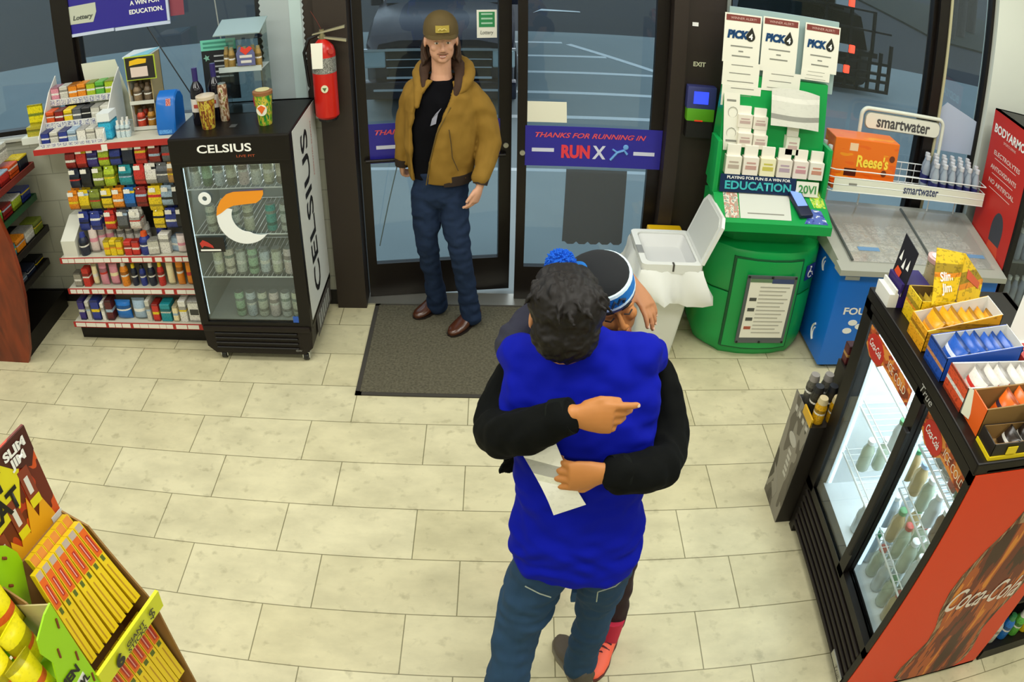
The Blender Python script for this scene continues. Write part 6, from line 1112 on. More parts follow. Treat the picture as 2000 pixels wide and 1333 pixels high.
# the slip of paper under her hand
mb = MB(); N = 8; rows_ = []
A_, B_, C_, D_ = Vector((1.000, -2.195, 1.300)), Vector((1.094, -2.215, 1.335)), Vector((1.185, -2.275, 1.170)), Vector((1.102, -2.272, 1.125))
vs = []; 
for i in range(N + 1):
    f = i / N; l = A_.lerp(D_, f) + Vector((0.012 * sin(pi * f), -0.018 * sin(pi * f), 0)); r = B_.lerp(C_, f) + Vector((0, -0.018 * sin(pi * f), 0)); vs += [l, r]
n2 = len(vs); vs = vs + [p + Vector((0, 0.0012, 0)) for p in vs]; fs = []
for i in range(N): fs += [(2 * i, 2 * i + 2, 2 * i + 3, 2 * i + 1), (n2 + 2 * i, n2 + 2 * i + 1, n2 + 2 * i + 3, n2 + 2 * i + 2)]
tag(mb.add(vs, fs).build('receipt', pmat('#f2f1e6', '#dedecb', 0.2, 0.6, 0.15), smooth=60), 'white receipt pinched under a hand against the back of the blue shirt', 'receipt')
# ================================================================ gondola, counter top displays, left rack
GB = mat('gondola_beige', '#c9c6b4', 0.5); REDL = mat('shelf_strip_red', '#b02a25', 0.45); TAGW = mat('price_tag', '#e9e6db', 0.5)
NAMES = {'#8a1f1c': 'dark red', '#c8322a': 'red', '#d8541f': 'orange-red', '#a9bf2a': 'lime green', '#2b3a8c': 'blue', '#3a2f7c': 'purple', '#1a1c22': 'black', '#e7c81c': 'yellow', '#e68a1e': 'orange', '#1f8f9a': 'teal', '#e6e4dc': 'white', '#c9c7bb': 'pale grey', '#d98fa0': 'pink', '#7c8a2e': 'olive', '#b98a4a': 'tan', '#5a1f24': 'maroon', '#1e6fc2': 'bright blue', '#20283c': 'navy', '#9fb7cc': 'pale blue', '#efe2b4': 'cream', '#5d6166': 'grey'}
NAMES['#5cae3f'] = 'green'
def cname(c): return NAMES.get(c, 'coloured')
def hangpack(x, z, c, w=0.07, h=0.105, c2='#e6e4dc', place='', sd=0, y=0.17, deep=0.028):
    nm = 'hanging_packet'; t = thing(nm, '%s packet hanging from a peg, %s' % (cname(c), place), 'packet', (x, y, z - h), group='packets hanging on the peg wall')
    m = MB(); rings = []
    for f, k in ((0.0, 0.12), (0.06, 0.5), (0.3, 1.0), (0.7, 0.95), (0.92, 0.4), (1.0, 0.12)): rings.append([Vector((x + sx * w / 2 * (1.0 if k > 0.2 else 0.97), y + sy * deep / 2 * k, z - h + h * f)) for sx, sy in ((-1, -1), (-0.3, -1.2), (0.3, -1.2), (1, -1), (1, 1), (-1, 1))])
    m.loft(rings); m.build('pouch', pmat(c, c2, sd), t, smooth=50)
    MB().box(x - w * 0.45, x + w * 0.45, y - 0.003, y + 0.001, z - 0.004, z + 0.022).build('header_card', mat('hc' + c, c, 0.4), t)
def carton(x, y, z, w, d, h, c, label, c2='#e6e4dc', sd=0, rz=0.0, group=None, name='carton', cat='box', stripe=None):
    t = thing(name, label, cat, (x, y, z), rz, group)
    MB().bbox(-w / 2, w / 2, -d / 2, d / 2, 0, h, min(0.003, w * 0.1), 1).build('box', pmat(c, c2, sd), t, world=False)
    if stripe: MB().box(-w * 0.36, w * 0.36, -d / 2 - 0.001, -d / 2, h * 0.35, h * 0.62).build('front_label', mat('st' + stripe, stripe, 0.4), t, world=False)
    return t
def bag(x, y, z, w, d, h, c, label, c2='#e6e4dc', sd=0, rz=0.0, group=None, name='snack_bag', cat='bag', T=None):
    t = thing(name, label, cat, (x, y, z), rz, group)
    m = MB(); rings = []
    for f, k in ((0.0, 0.15), (0.05, 0.55), (0.25, 1.0), (0.6, 1.0), (0.88, 0.5), (0.95, 0.12), (1.0, 0.10)):
        rings.append([Vector((w / 2 * cos(a) * (0.92 + 0.08 * (1 - k)) * (1.0 if abs(cos(a)) > 0.7 else 1.0), d / 2 * k * sin(a), h * f)) for a in [2 * pi * i / 16 for i in range(16)]])
    if T is not None: m.T = T
    m.loft(rings).build('bag_film', pmat(c, c2, sd, 0.25, 0.2), t, smooth=60, world=False)
    return t
def tub(x, y, z, r, h, c, cap, label, group=None, lab=None, name='bottle', capr=0.55, caph=0.18):
    t = thing(name, label, 'bottle', (x, y, z), group=group)
    MB().lathe([(r * 0.92, 0), (r, 0.006), (r, h * 0.62), (r * 0.85, h * 0.74), (r * capr, h * (1 - caph))], n=14).build('bottle_body', pmat(c, '#e6e4dc', 1.0), t, smooth=45, world=False)
    MB().lathe([(r * capr * 1.1, h * (1 - caph)), (r * capr * 0.9, h)], n=12).build('cap', mat('cp' + cap, cap, 0.4), t, smooth=45, world=False)
    return t
def gondola():
    t = thing('shelf_gondola', 'wall shelf unit with red-lipped shelves and peg hooks, beside the caster cooler', 'shelf', (-1.27, 0.3, 0))
    MB().box(-1.73, -0.80, 0.10, 0.53, 0.0, 0.115).build('kick_base', BLK, t)
    for nm, x0, x1, y0, z, dn in (('base_deck', -1.745, -0.795, 0.055, 0.15, 0), ('shelf', -1.745, -0.80, 0.10, 0.375, 1), ('shelf', -1.745, -0.80, 0.10, 0.600, 2)):
        s = MB().bbox(x0, x1, y0, 0.52, z - 0.03, z, 0.003, 1).build(nm, GB, t)
        MB().box(x0, x1, y0 - 0.008, y0, z - 0.034, z + 0.004).build('shelf_strip', REDL, s)
        random.seed(30 + dn); x = x0 + 0.02; m = MB()
        while x < x1 - 0.05:
            w = random.choice([0.045, 0.06, 0.075]); m.box(x, x + w, y0 - 0.0105, y0 - 0.008, z - 0.028, z); x += w + random.choice([0.003, 0.006, 0.022])
        m.build('price_tags', TAGW, s)
    tp = MB().bbox(-1.775, -0.765, 0.135, 0.575, 1.305, 1.335, 0.003, 1).build('top_shelf', GB, t)
    MB().box(-1.775, -0.765, 0.126, 0.135, 1.298, 1.334).build('shelf_strip', REDL, tp)
    MB().box(-1.275, -1.235, 0.122, 0.126, 1.290, 1.33).build('price_tag', TAGW, tp)
    MB().box(-1.66, -0.80, 0.50, 0.53, 0.60, 1.305).build('peg_board', mat('pegboard', '#4c4a44', 0.6), t)
    MB().box(-1.70, -1.66, 0.46, 0.54, 0.0, 1.30).build('upright', mat('upright_grey', '#8f8f86', 0.5), t); MB().box(-0.82, -0.78, 0.46, 0.54, 0.0, 1.30).build('upright', MATS['upright_grey'], t)
    # pegs
    rows = [(1.285, 0.0), (1.155, 0.02), (1.010, 0.045), (0.865, 0.05)]
    A = {0: [(-1.535, '#8a1f1c'), (-1.455, '#c8322a'), (-1.375, '#3a2f7c'), (-1.295, '#a9bf2a'), (-1.215, '#2b3a8c'), (-1.13, '#20283c'), (-1.045, '#c8322a'), (-0.955, '#8a1f1c'), (-0.87, '#5d6166')],
         1: [(-1.53, '#20283c'), (-1.445, '#1a1c22'), (-1.36, '#7c8a2e'), (-1.28, '#a9bf2a'), (-1.17, '#1f8f9a'), (-1.075, '#c8322a'), (-1.00, '#e6e4dc'), (-0.925, '#5d6166'), (-0.855, '#b98a4a')],
         2: [(-1.575, '#e68a1e'), (-1.495, '#e7c81c'), (-1.415, '#7c8a2e'), (-1.33, '#e7c81c'), (-1.25, '#e68a1e'), (-1.17, '#1e6fc2'), (-1.09, '#8a1f1c'), (-1.0, '#e7c81c'), (-0.92, '#9fb7cc'), (-0.85, '#1a1c22')],
         3: [(-1.53, '#2b3a8c'), (-1.445, '#2b3a8c'), (-1.34, '#c8322a'), (-1.25, '#5d6166'), (-1.165, '#e6e4dc'), (-1.0, '#e7c81c'), (-0.92, '#2b3a8c'), (-0.85, '#1a1c22')]}
    rn = ['top', 'second', 'third', 'lowest']; C2 = ['#e6e4dc', '#c8322a', '#e7c81c', '#1a1c22', '#9fb7cc']
    for r, lst in A.items():
        z, dx = rows[r]
        for i, (x, c) in enumerate(lst):
            h = MB().tube([(x, 0.50, z + 0.02), (x, 0.15, z + 0.012), (x, 0.142, z + 0.02)], 0.0025, 5).build('peg_hook', CHROME, t)
            if (i + r) % 4: MB().box(x - 0.021, x + 0.021, 0.136, 0.139, z - 0.004, z + 0.022).build('hook_tag', TAGW, h)
            big = c in ('#1f8f9a',) or (r == 2 and i == 7); w = 0.085 if big else 0.070
            for k in range(2): hangpack(x, z, c, w, 0.135 if (r == 2 and i == 7) else 0.108, C2[(i * 2 + r) % 5], '%s row, %s from the open end, %s' % (rn[r], ORD[i], ['front one', 'behind'][k]), sd=i * 0.7 + r, y=0.172 + 0.045 * k)
    # shelf 3 (z 0.600)
    y = 0.155; z = 0.600; pl = 'on the shelf under the pegs'
    o = MB().loft([[Vector((-1.72 + 0.0, yy, zz)) for yy, zz in ((0.12, z), (0.40, z), (0.40, z + 0.20), (0.30, z + 0.21), (0.12, z + 0.11))], [Vector((-1.61, yy, zz)) for yy, zz in ((0.12, z), (0.40, z), (0.40, z + 0.20), (0.30, z + 0.21), (0.12, z + 0.11))]]).build('display_bin', mat('bin_cream', '#deded0', 0.45))
    tag(o, 'cream moulded display bin at the open end of the shelf under the pegs', 'bin')
    tub(-1.565, y, z, 0.034, 0.15, '#20283c', '#2b3a8c', 'dark bottle with a blue cap beside the cream bin')
    for i in range(3): bag(-1.495 + i * 0.045, y + 0.02 + i * 0.03, z, 0.065, 0.04, 0.19, '#d9c9c4', 'whitish pink pouch %s, %s in its little row' % (pl, ORD[i]), '#d98fa0', i, group='whitish pink pouches on the shelf')
    for i in range(3): carton(-1.385 + i * 0.045, y - 0.01, z, 0.042, 0.05, 0.105, '#e7c81c', 'yellow pack %s, %s of three' % (pl, ORD[i]), '#e68a1e', i, group='yellow packs on the shelf')
    for i in range(5): tub(-1.40 + i * 0.062, y + 0.11, z, 0.027, 0.20, '#e6e4dc', '#e6e4dc', 'white pointed-cap bottle %s, %s from the open end' % (pl, ORD[i]), group='white pointed bottles on the shelf', capr=0.4, caph=0.35)
    for i in range(2): carton(-1.235 + i * 0.055, y - 0.01, z, 0.05, 0.05, 0.095, '#c8322a', 'red pack %s, %s of the pair' % (pl, ['first', 'second'][i]), '#e6e4dc', i + 1, group='red packs on the shelf')
    tub(-1.12, y, z, 0.038, 0.145, '#2b3a8c', '#d8541f', 'blue-purple bottle with an orange-red cap on the shelf under the pegs'); tub(-1.03, y + 0.08, z, 0.036, 0.19, '#2b3a8c', '#c8322a', 'tall blue bottle with a red cap farther back on the shelf')
    for i in range(3): carton(-1.06 + i * 0.075, y - 0.005 + 0.02 * i, z, 0.07, 0.06, 0.10 + 0.03 * (i % 2), ['#c9c7bb', '#e6e4dc', '#9fb7cc'][i], '%s box with one corner turned %s, %s of three' % (cname(['#c9c7bb', '#e6e4dc', '#9fb7cc'][i]), pl, ORD[i]), '#e6e4dc', i, rz=radians(10 - 12 * i))
    for i in range(2): bag(-0.875 + i * 0.06, y, z, 0.06, 0.04, 0.125, '#e6d6d2', 'pink and white pack %s, %s from the cooler' % (pl, ['second', 'first'][i]), '#d98fa0', i, group='pink and white packs by the cooler')
    # shelf 2 (z 0.375)
    z = 0.375; pl = 'on the middle shelf'
    it = [('box', '#9a9688', 0.055, 0.10), ('box', '#c8322a', 0.05, 0.13), ('bag', '#efe2b4', 0.04, 0.15), ('bag', '#d98fa0', 0.06, 0.165), ('bag', '#d98fa0', 0.065, 0.165), ('tub', '#e68a1e', 0.06, 0.17), ('tub', '#20283c', 0.045, 0.15), ('tub', '#2b3a8c', 0.045, 0.145), ('tub', '#20283c', 0.05, 0.155), ('tub', '#c8322a', 0.048, 0.16), ('bag', '#efe2b4', 0.05, 0.17), ('bag', '#e68a1e', 0.05, 0.17), ('bag', '#e68a1e', 0.05, 0.17), ('bag', '#e7c81c', 0.045, 0.16)]
    x = -1.70
    for i, (k, c, w, h) in enumerate(it):
        x += w / 2 + 0.004; lb = '%s %s %s, %s from the open end' % (cname(c) if c in NAMES else 'dull', {'box': 'box', 'bag': 'pack', 'tub': 'bottle'}[k], pl, ORD[i])
        if k == 'box': carton(x, 0.155, z, w, 0.06, h, c, lb, '#e6e4dc', i)
        elif k == 'bag': bag(x, 0.16, z, w, 0.045, h, c, lb, ['#c8322a', '#efe2b4', '#e6e4dc'][i % 3], i, name='standing_pack', cat='pack')
        else: tub(x, 0.155, z, w / 2.1, h, c, ['#e7c81c', '#1a1c22', '#e6e4dc'][i % 3], lb)
        x += w / 2 + 0.012
    # base (z 0.15)
    z = 0.15; pl = 'on the bottom shelf'
    it = [('#3a2f7c', 0.045, 0.145), ('#c9c7bb', 0.03, 0.14), ('#2b3a8c', 0.06, 0.15), ('#e6e4dc', 0.025, 0.13), ('#5a1f24', 0.05, 0.15), ('#1e6fc2', 0.115, 0.135), ('#9fb7cc', 0.095, 0.15), ('#c9c7bb', 0.03, 0.15), ('#c8322a', 0.045, 0.125), ('#1f8f9a', 0.07, 0.125), ('#efe2b4', 0.035, 0.11), ('#e6e4dc', 0.05, 0.15), ('#e6e4dc', 0.08, 0.15), ('#efe2b4', 0.045, 0.15)]
    x = -1.70
    for i, (c, w, h) in enumerate(it):
        x += w / 2 + 0.003; lb = '%s pack standing %s, %s from the open end' % (cname(c), pl, ORD[i])
        if w > 0.09: bag(x, 0.12, z, w, 0.06, h, c, lb, '#e6e4dc', i, name='standing_pack', cat='pack')
        else: carton(x, 0.125, z, w, 0.09, h, c, lb, ['#c9c7bb', '#9fb7cc', '#e7c81c'][i % 3], i, stripe='#3c3c3a' if i == 12 else None)
        x += w / 2 + 0.010
gondola()
def tier_rack():
    t = thing('tiered_counter_rack', 'white three-tier rack of small packs on the shelf top, before a cream card', 'rack', (-1.5, 0.3, 1.335))
    WR = mat('rack_white', '#dcdcd6', 0.45)
    tiers = [(0.165, 1.345), (0.27, 1.445), (0.375, 1.56)]
    for k, (y, z) in enumerate(tiers):
        s = MB().box(-1.735 + 0.0, -1.27, y, y + 0.11, z - 0.008, z).build('tier', WR, t)
        m = MB().box(-1.735, -1.27, y - 0.006, y, z - 0.03, z + 0.012); m.build('tier_lip', WR, s)
        m = MB(); random.seed(60 + k)
        for i in range(11): m.box(-1.73 + i * 0.042, -1.73 + i * 0.042 + 0.03, y - 0.0085, y - 0.006, z - 0.026, z + 0.008)
        m.build('tier_tags', printed('tagprint%d' % k, ['#e9e8e0', '#e0dfd8', '#3a3f8c', '#9fa8a2'], 30, (4, 1, 1), 0.4, k), s)
    MB().prism([(0.16, 1.337), (0.49, 1.337), (0.49, 1.70), (0.375, 1.62), (0.27, 1.50), (0.16, 1.39)], 'x', -1.742, -1.736).build('side_wall', WR, t)
    MB().prism([(0.16, 1.337), (0.49, 1.337), (0.49, 1.70), (0.375, 1.62), (0.27, 1.50), (0.16, 1.39)], 'x', -1.269, -1.263).build('side_wall', WR, t)
    cs = [['#2b3a8c', '#c9c7bb', '#2b3a8c', '#9fb7cc', '#e6e4dc', '#c9c7bb', '#e6e4dc'], ['#d8541f', '#8a1f1c', '#e7c81c', '#5d6166', '#1a1c22', '#c9c7bb', '#c9c7bb'], ['#d98fa0', '#c9c7bb', '#e68a1e', '#e68a1e', '#a9bf2a', '#5cae3f', '#a9bf2a']]
    for k, (y, z) in enumerate(tiers):
        for i, c in enumerate(cs[k]):
            x = -1.70 + i * 0.067; h = 0.075 if k < 2 else 0.085
            t2 = carton(x, y + 0.055, z, 0.06, 0.085, h, c, '%s small pack in the tiered rack, %s tier, %s from the yellow box' % (cname(c) if c in NAMES else 'green', ['lowest', 'middle', 'top'][k], ORD[i]), '#e6e4dc', i + k, rz=radians((i * 7) % 5 - 2), name='small_pack', cat='pack')
tier_rack()
sheet('cream_card', 'large cream card standing behind the tiered rack', 'card', [(-1.52, 0.53, 1.34), (-1.20, 0.53, 1.34), (-1.32, 0.56, 1.735), (-1.57, 0.56, 1.735)], mat('card_cream', '#d5d8c4', 0.6), t=0.003)
t = thing('yellow_sign', 'yellow card box with a smudged print on the ledge beside the tiered rack', 'box', (-1.90, 0.46, 1.335))
struct('trim_10', MB().box(-2.03, -1.775, 0.38, 0.60, 1.29, 1.335), M_white)
MB().box(-1.985, -1.865, 0.40, 0.47, 1.335, 1.40).build('tray', pmat('#b9ad35', '#7c8a2e', 1.0), t); MB().box(-1.985, -1.865, 0.455, 0.468, 1.40, 1.535).build('header', pmat('#e7d81c', '#7c8a2e', 2.0), t)
t = carton(-1.265, 0.235, 1.335, 0.085, 0.10, 0.115, '#2fb0d8', 'light blue and white tissue carton on the shelf top', '#1e9fd0', 0.4, name='tissue_carton')
MB().box(-0.043, 0.043, -0.05, 0.05, 0.115, 0.165).build('lid', mat('lid_whitish', '#e3e9ea', 0.4), t, world=False)
for i in range(5): tub(-1.19 + 0.032 * (i % 3) + 0.01 * (i // 3), 0.215 + 0.055 * (i // 3), 1.335, 0.016, 0.105, '#c9dbe0', '#e6e4dc', 'little white squeeze bottle by the tissue carton, %s' % ['first in front', 'second in front', 'third in front', 'first behind', 'second behind'][i], group='little white bottles on the shelf top', capr=0.5, caph=0.3)
def shot_tower():
    t = thing('energy_shot_stand', 'tall card stand with a pale blue top and yellow-framed sign on the shelf top', 'stand', (-1.05, 0.36, 1.335))
    x0, x1, y0, y1 = -1.125, -0.965, 0.30, 0.46
    MB().box(x0, x0 + 0.006, y0, y1, 1.335, 1.79).build('side_wall', printed('tower_side', ['#b9b9aa', '#c9c9bd', '#b08f52', '#c7c7be'], 5, (1, 1, 1.2), 0.5, 1.5), t)
    MB().box(x0, x1, y1 - 0.006, y1, 1.335, 1.79).box(x1 - 0.006, x1, y0, y1, 1.335, 1.79).build('back_wall', mat('tower_card', '#a08e62', 0.6), t)
    MB().prism([(x0 - 0.005, y0 - 0.01), (x1 + 0.005, y0 - 0.01), (x1 + 0.005, y1), (x0 - 0.005, y1)], 'z', 1.79, 1.80).build('top', mat('top_pale', '#dbe6e8', 0.5), t)
    MB().prism([(x1 + 0.006, y0 - 0.011), (x1 + 0.006, y1), (x0 + 0.05, y0 - 0.011)], 'z', 1.80, 1.803).build('top_wedge', mat('wedge_blue', '#7fc4d8', 0.5), t)
    s = MB().box(x0 + 0.01, x1 + 0.045, y0 - 0.022, y0 - 0.015, 1.655, 1.80).build('sign', mat('sign_green_yellow', '#b4c83a', 0.5), t)
    MB().box(x0 + 0.016, x1 + 0.039, y0 - 0.024, y0 - 0.022, 1.661, 1.794).build('sign_face', mat('sign_black', '#1f1c18', 0.5), s)
    MB().prism([(x0 + 0.04, 1.745), (x0 + 0.07, 1.75), (x0 + 0.15, 1.755), (x0 + 0.155, 1.78), (x0 + 0.10, 1.785), (x0 + 0.045, 1.775)], 'y', y0 - 0.0255, y0 - 0.024).build('yellow_burst', mat('burst_yellow', '#e8b91c', 0.4), s)
    MB().box(x0 + 0.045, x0 + 0.155, y0 - 0.0255, y0 - 0.024, 1.675, 1.735).build('pale_panel', mat('panel_pink', '#d9c6bc', 0.5), s)
    for z in (1.34, 1.50): MB().box(x0, x1, y0, y1, z, z + 0.006).box(x0, x1, y0 - 0.004, y0, z, z + 0.022).build('tray', mat('tray_pale', '#cfcfc4', 0.5), t)
    for r, (z, c) in enumerate(((1.506, '#8a7458'), (1.506, '#6b5a48'), (1.346, '#c8432a'), (1.346, '#b9812a'))):
        x = x0 + 0.045 + 0.07 * (r % 2)
        for k in range(2): tub(x + 0.0, y0 + 0.03 + k * 0.06, z, 0.026, 0.12, c, '#5a4632', 'small %s bottle in the energy shot stand, %s shelf, %s' % (['brown', 'dark brown', 'red', 'amber'][r], ['upper', 'upper', 'lower', 'lower'][r], ['front', 'behind'][k]))
shot_tower()
def blue_disp():
    t = thing('plastic_dispenser', 'rounded blue plastic dispenser with a dark window, next to the caster cooler', 'dispenser', (-0.87, 0.26, 1.335))
    B = mat('dispenser_blue', '#1769c0', 0.3)
    m = MB(); prof = [(0.19, 1.335), (0.35, 1.335), (0.36, 1.52), (0.33, 1.56), (0.29, 1.575), (0.25, 1.56), (0.225, 1.53), (0.215, 1.50), (0.195, 1.43), (0.185, 1.37)]
    m.loft([[Vector((-0.925 + e, y + (0.27 - y) * s, z + (1.44 - z) * s)) for y, z in prof] for e, s in ((0.0, 0.08), (0.008, 0.0), (0.112, 0.0), (0.12, 0.08))]); m.build('shell', B, t, smooth=35)
    MB().quadslab((-0.905, 0.196, 1.40), (-0.835, 0.196, 1.40), (-0.835, 0.213, 1.47), (-0.905, 0.213, 1.47), 0.006).build('window', mat('window_brown', '#2d211b', 0.4), t)
    MB().quadslab((-0.912, 0.215, 1.495), (-0.885, 0.215, 1.495), (-0.885, 0.224, 1.52), (-0.912, 0.224, 1.52), 0.004).build('sticker', WHITE, t); MB().quadslab((-0.86, 0.215, 1.50), (-0.83, 0.215, 1.50), (-0.83, 0.226, 1.54), (-0.86, 0.226, 1.54), 0.004).build('sticker', printed('stk', ['#e6e4dc', '#b9433a', '#e6e4dc'], 20, (1, 1, 1), 0.4, 1), t)
    MB().quadslab((-0.91, 0.182, 1.345), (-0.83, 0.182, 1.345), (-0.83, 0.188, 1.385), (-0.91, 0.188, 1.385), 0.004).build('lettered_strip', printed('stk2', ['#1769c0', '#5f9fdc', '#1450a0'], 20, (1, 1, 1), 0.4, 2), t)
blue_disp()

# on top of the CELSIUS cooler
def cup(x, y, label, c1, c2, lid, group=None):
    t = thing('printed_cup', label, 'cup', (x, y, 1.41))
    MB().lathe([(0.034, 0), (0.036, 0.004), (0.048, 0.165), (0.050, 0.17)], n=24).build('cup_wall', printed('cupw' + c1, [c1, c2, '#d8c24a', c1], 9, (2, 2, 1.2), 0.35, 1.1), t, smooth=40, world=False)
    MB().lathe([(0.053, 0.168), (0.053, 0.185), (0.046, 0.188), (0.030, 0.190), (0.0, 0.190)], n=24).build('lid', mat('cuplid' + lid, lid, 0.3), t, smooth=40, world=False)
    return t
cup(-0.548, 0.045, 'amber printed cup with a silvery lid, in front on the cooler top', '#b8812a', '#8a4a2a', '#c9b9a0')
t = cup(-0.235, 0.06, 'green printed cup with a brown rim and a flame badge on the cooler top', '#1f8a46', '#7ab52a', '#8a5a34')
MB().lathe([(0.0, 0.1905), (0.038, 0.1905), (0.038, 0.193), (0.0, 0.193)], n=20).build('lid_seal', mat('seal_pale', '#c9c28f', 0.4), t, world=False)
MB().prism([(0.028 * cos(radians(a)), 0.09 + 0.03 * sin(radians(a))) for a in range(0, 360, 20)], 'y', -0.049, -0.040).build('badge', mat('badge_white', '#e6e2d0', 0.4), t, world=False); MB().prism([(-0.022, 0.105), (0.0, 0.118), (0.022, 0.105), (0.0, 0.07)], 'y', -0.0505, -0.049).build('flame', mat('flame_orange', '#e0641e', 0.4), t, world=False)
for i, (x, y) in enumerate(((-0.628, 0.135), (-0.545, 0.20))):
    t = thing('wine_bottle', 'dark wine bottle with a purple neck on the cooler top, %s' % ['nearer the blue dispenser', 'behind the amber cup'][i], 'bottle', (x, y, 1.41))
    MB().lathe([(0.036, 0), (0.038, 0.005), (0.038, 0.19), (0.030, 0.215), (0.014, 0.245), (0.013, 0.25)], n=20).build('glass_body', mat('bottle_dark', '#100d18', 0.12), t, smooth=45, world=False)
    MB().lathe([(0.0152, 0.245), (0.0155, 0.32), (0.0, 0.322)], n=14).build('neck_foil', mat('foil_purple', '#2a2160', 0.35), t, smooth=45, world=False)
    lb_ = MB().lathe([(0.0386, 0.075), (0.0386, 0.15)], n=20, close=False).build('label', mat('label_white', '#ddd6d0', 0.5), t, smooth=45, world=False)
    MB().box(-0.012, 0.012, -0.040, -0.0385, 0.10, 0.12).build('label_mark', mat('mark_red', '#b8433a', 0.5), lb_, world=False)
t = thing('tall_can', 'tall brown printed can standing on the cooler top behind the amber cup', 'can', (-0.49, 0.16, 1.41)); MB().lathe([(0.024, 0), (0.026, 0.005), (0.026, 0.20), (0.022, 0.208), (0.022, 0.21)], n=18).build('can_body', printed('tallcan', ['#6b3a26', '#8f6a4a', '#c9b8a0', '#7c7a3a'], 9, (1, 1, 2), 0.35, 0.8), t, smooth=40, world=False); MB().lathe([(0.0225, 0.21), (0.0225, 0.214)], n=18).build('can_rim', CHROME, t, world=False)
def acrylic():
    t = thing('acrylic_display', 'clear acrylic display of small brown bottles on top of the caster cooler', 'display', (-0.40, 0.33, 1.41))
    AC = glass('acrylic', '#dfe8e8', 0.12, 0.05)
    x0, x1, y0, y1 = -0.53, -0.285, 0.26, 0.42
    MB().box(x0, x1, y0, y1, 1.41, 1.416).box(x0, x0 + 0.004, y0, y1, 1.416, 1.66).box(x1 - 0.004, x1, y0, y1, 1.416, 1.66).box(x0, x1, y1 - 0.004, y1, 1.416, 1.93).build('case', AC, t)
    MB().box(x0, x1, y0, y1, 1.655, 1.662).box(x0, x1, y0 - 0.005, y0, 1.655, 1.685).build('shelf', mat('acrylic_shelf', '#b9c4c2', 0.3), t)
    MB().quadslab((x0 - 0.01, y0 - 0.02, 1.875), (x1 + 0.01, y0 - 0.02, 1.875), (x1 + 0.01, y1, 1.93), (x0 - 0.01, y1, 1.93), 0.006).build('roof', mat('acrylic_roof', '#93a9ac', 0.3), t)
    s = MB().prism([(-0.415, 1.69), (-0.315, 1.69), (-0.315, 1.76), (-0.335, 1.80), (-0.365, 1.785), (-0.40, 1.80), (-0.42, 1.76)], 'y', y0 - 0.012, y0 - 0.008).build('brand_sign', mat('sign_violet', '#5a5f8a', 0.5), t)
    MB().prism([(-0.395, 1.775), (-0.365, 1.75), (-0.325, 1.785), (-0.34, 1.80), (-0.365, 1.785), (-0.385, 1.80)], 'y', y0 - 0.014, y0 - 0.012).build('red_wing', mat('wing_red', '#d23a2a', 0.5), s)
    MB().box(-0.40, -0.33, y0 - 0.0135, y0 - 0.012, 1.735, 1.75).box(-0.395, -0.335, y0 - 0.0135, y0 - 0.012, 1.705, 1.72).build('sign_lines', mat('sign_ink', '#d0cdc6', 0.5), s)
    MB().prism([(-0.36, 1.49), (-0.34, 1.53), (-0.315, 1.52), (-0.335, 1.46), (-0.355, 1.44)], 'y', y0 + 0.02, y0 + 0.024).build('crimson_mark', mat('mark_crimson', '#b01f3c', 0.5), t)
    MB().box(-0.43, -0.395, 0.03, 0.075, 1.4105, 1.412).build('sticker', mat('stk_grey', '#4c4f50', 0.4), t)
acrylic()
for i in range(6): tub(-0.50 + 0.038 * i, 0.33 - 0.03 * (i % 2), 1.663, 0.019, 0.125, '#a08244', '#8f8256', 'small amber bottle on the acrylic display, %s from the green notice' % ORD[i], group='small amber bottles on the acrylic display', capr=0.6, caph=0.12)
t = thing('window_sign', 'black notice with a mint green heading standing behind the wine bottles', 'sign', (-0.6, 0.5, 1.30))
MB().box(-0.715, -0.50, 0.50, 0.505, 1.43, 1.80).build('panel', mat('notice_black', '#10151c', 0.5), t); MB().box(-0.715, -0.50, 0.498, 0.50, 1.735, 1.80).build('heading', mat('mint', '#6fc9b0', 0.5), t)
MB().box(-0.62, -0.60, 0.505, 0.53, 1.335, 1.60).build('easel_leg', mat('easel_grey', '#55585a', 0.5), t)
mb = MB()
for i in range(5): mb.box(-0.64, -0.53 + 0.01 * (i % 2), 0.4985, 0.50, 1.695 - i * 0.032, 1.704 - i * 0.032)
mb.build('print_lines', mat('notice_ink', '#b9bec0', 0.5), t)
mb = MB()
for i in range(2): mb.box(-0.70, -0.515, 0.4965, 0.498, 1.775 - i * 0.026, 1.787 - i * 0.026)
mb.build('heading_lines', mat('mint_ink', '#3f8f7c', 0.5), t)
MB().prism([(-0.685 + (0.022 if i % 2 else 0.010) * cos(radians(i * 36)), 1.69 + (0.022 if i % 2 else 0.010) * sin(radians(i * 36))) for i in range(10)], 'y', 0.498, 0.50).build('star_mark', mat('star_mint', '#7fb8a4', 0.5), t)

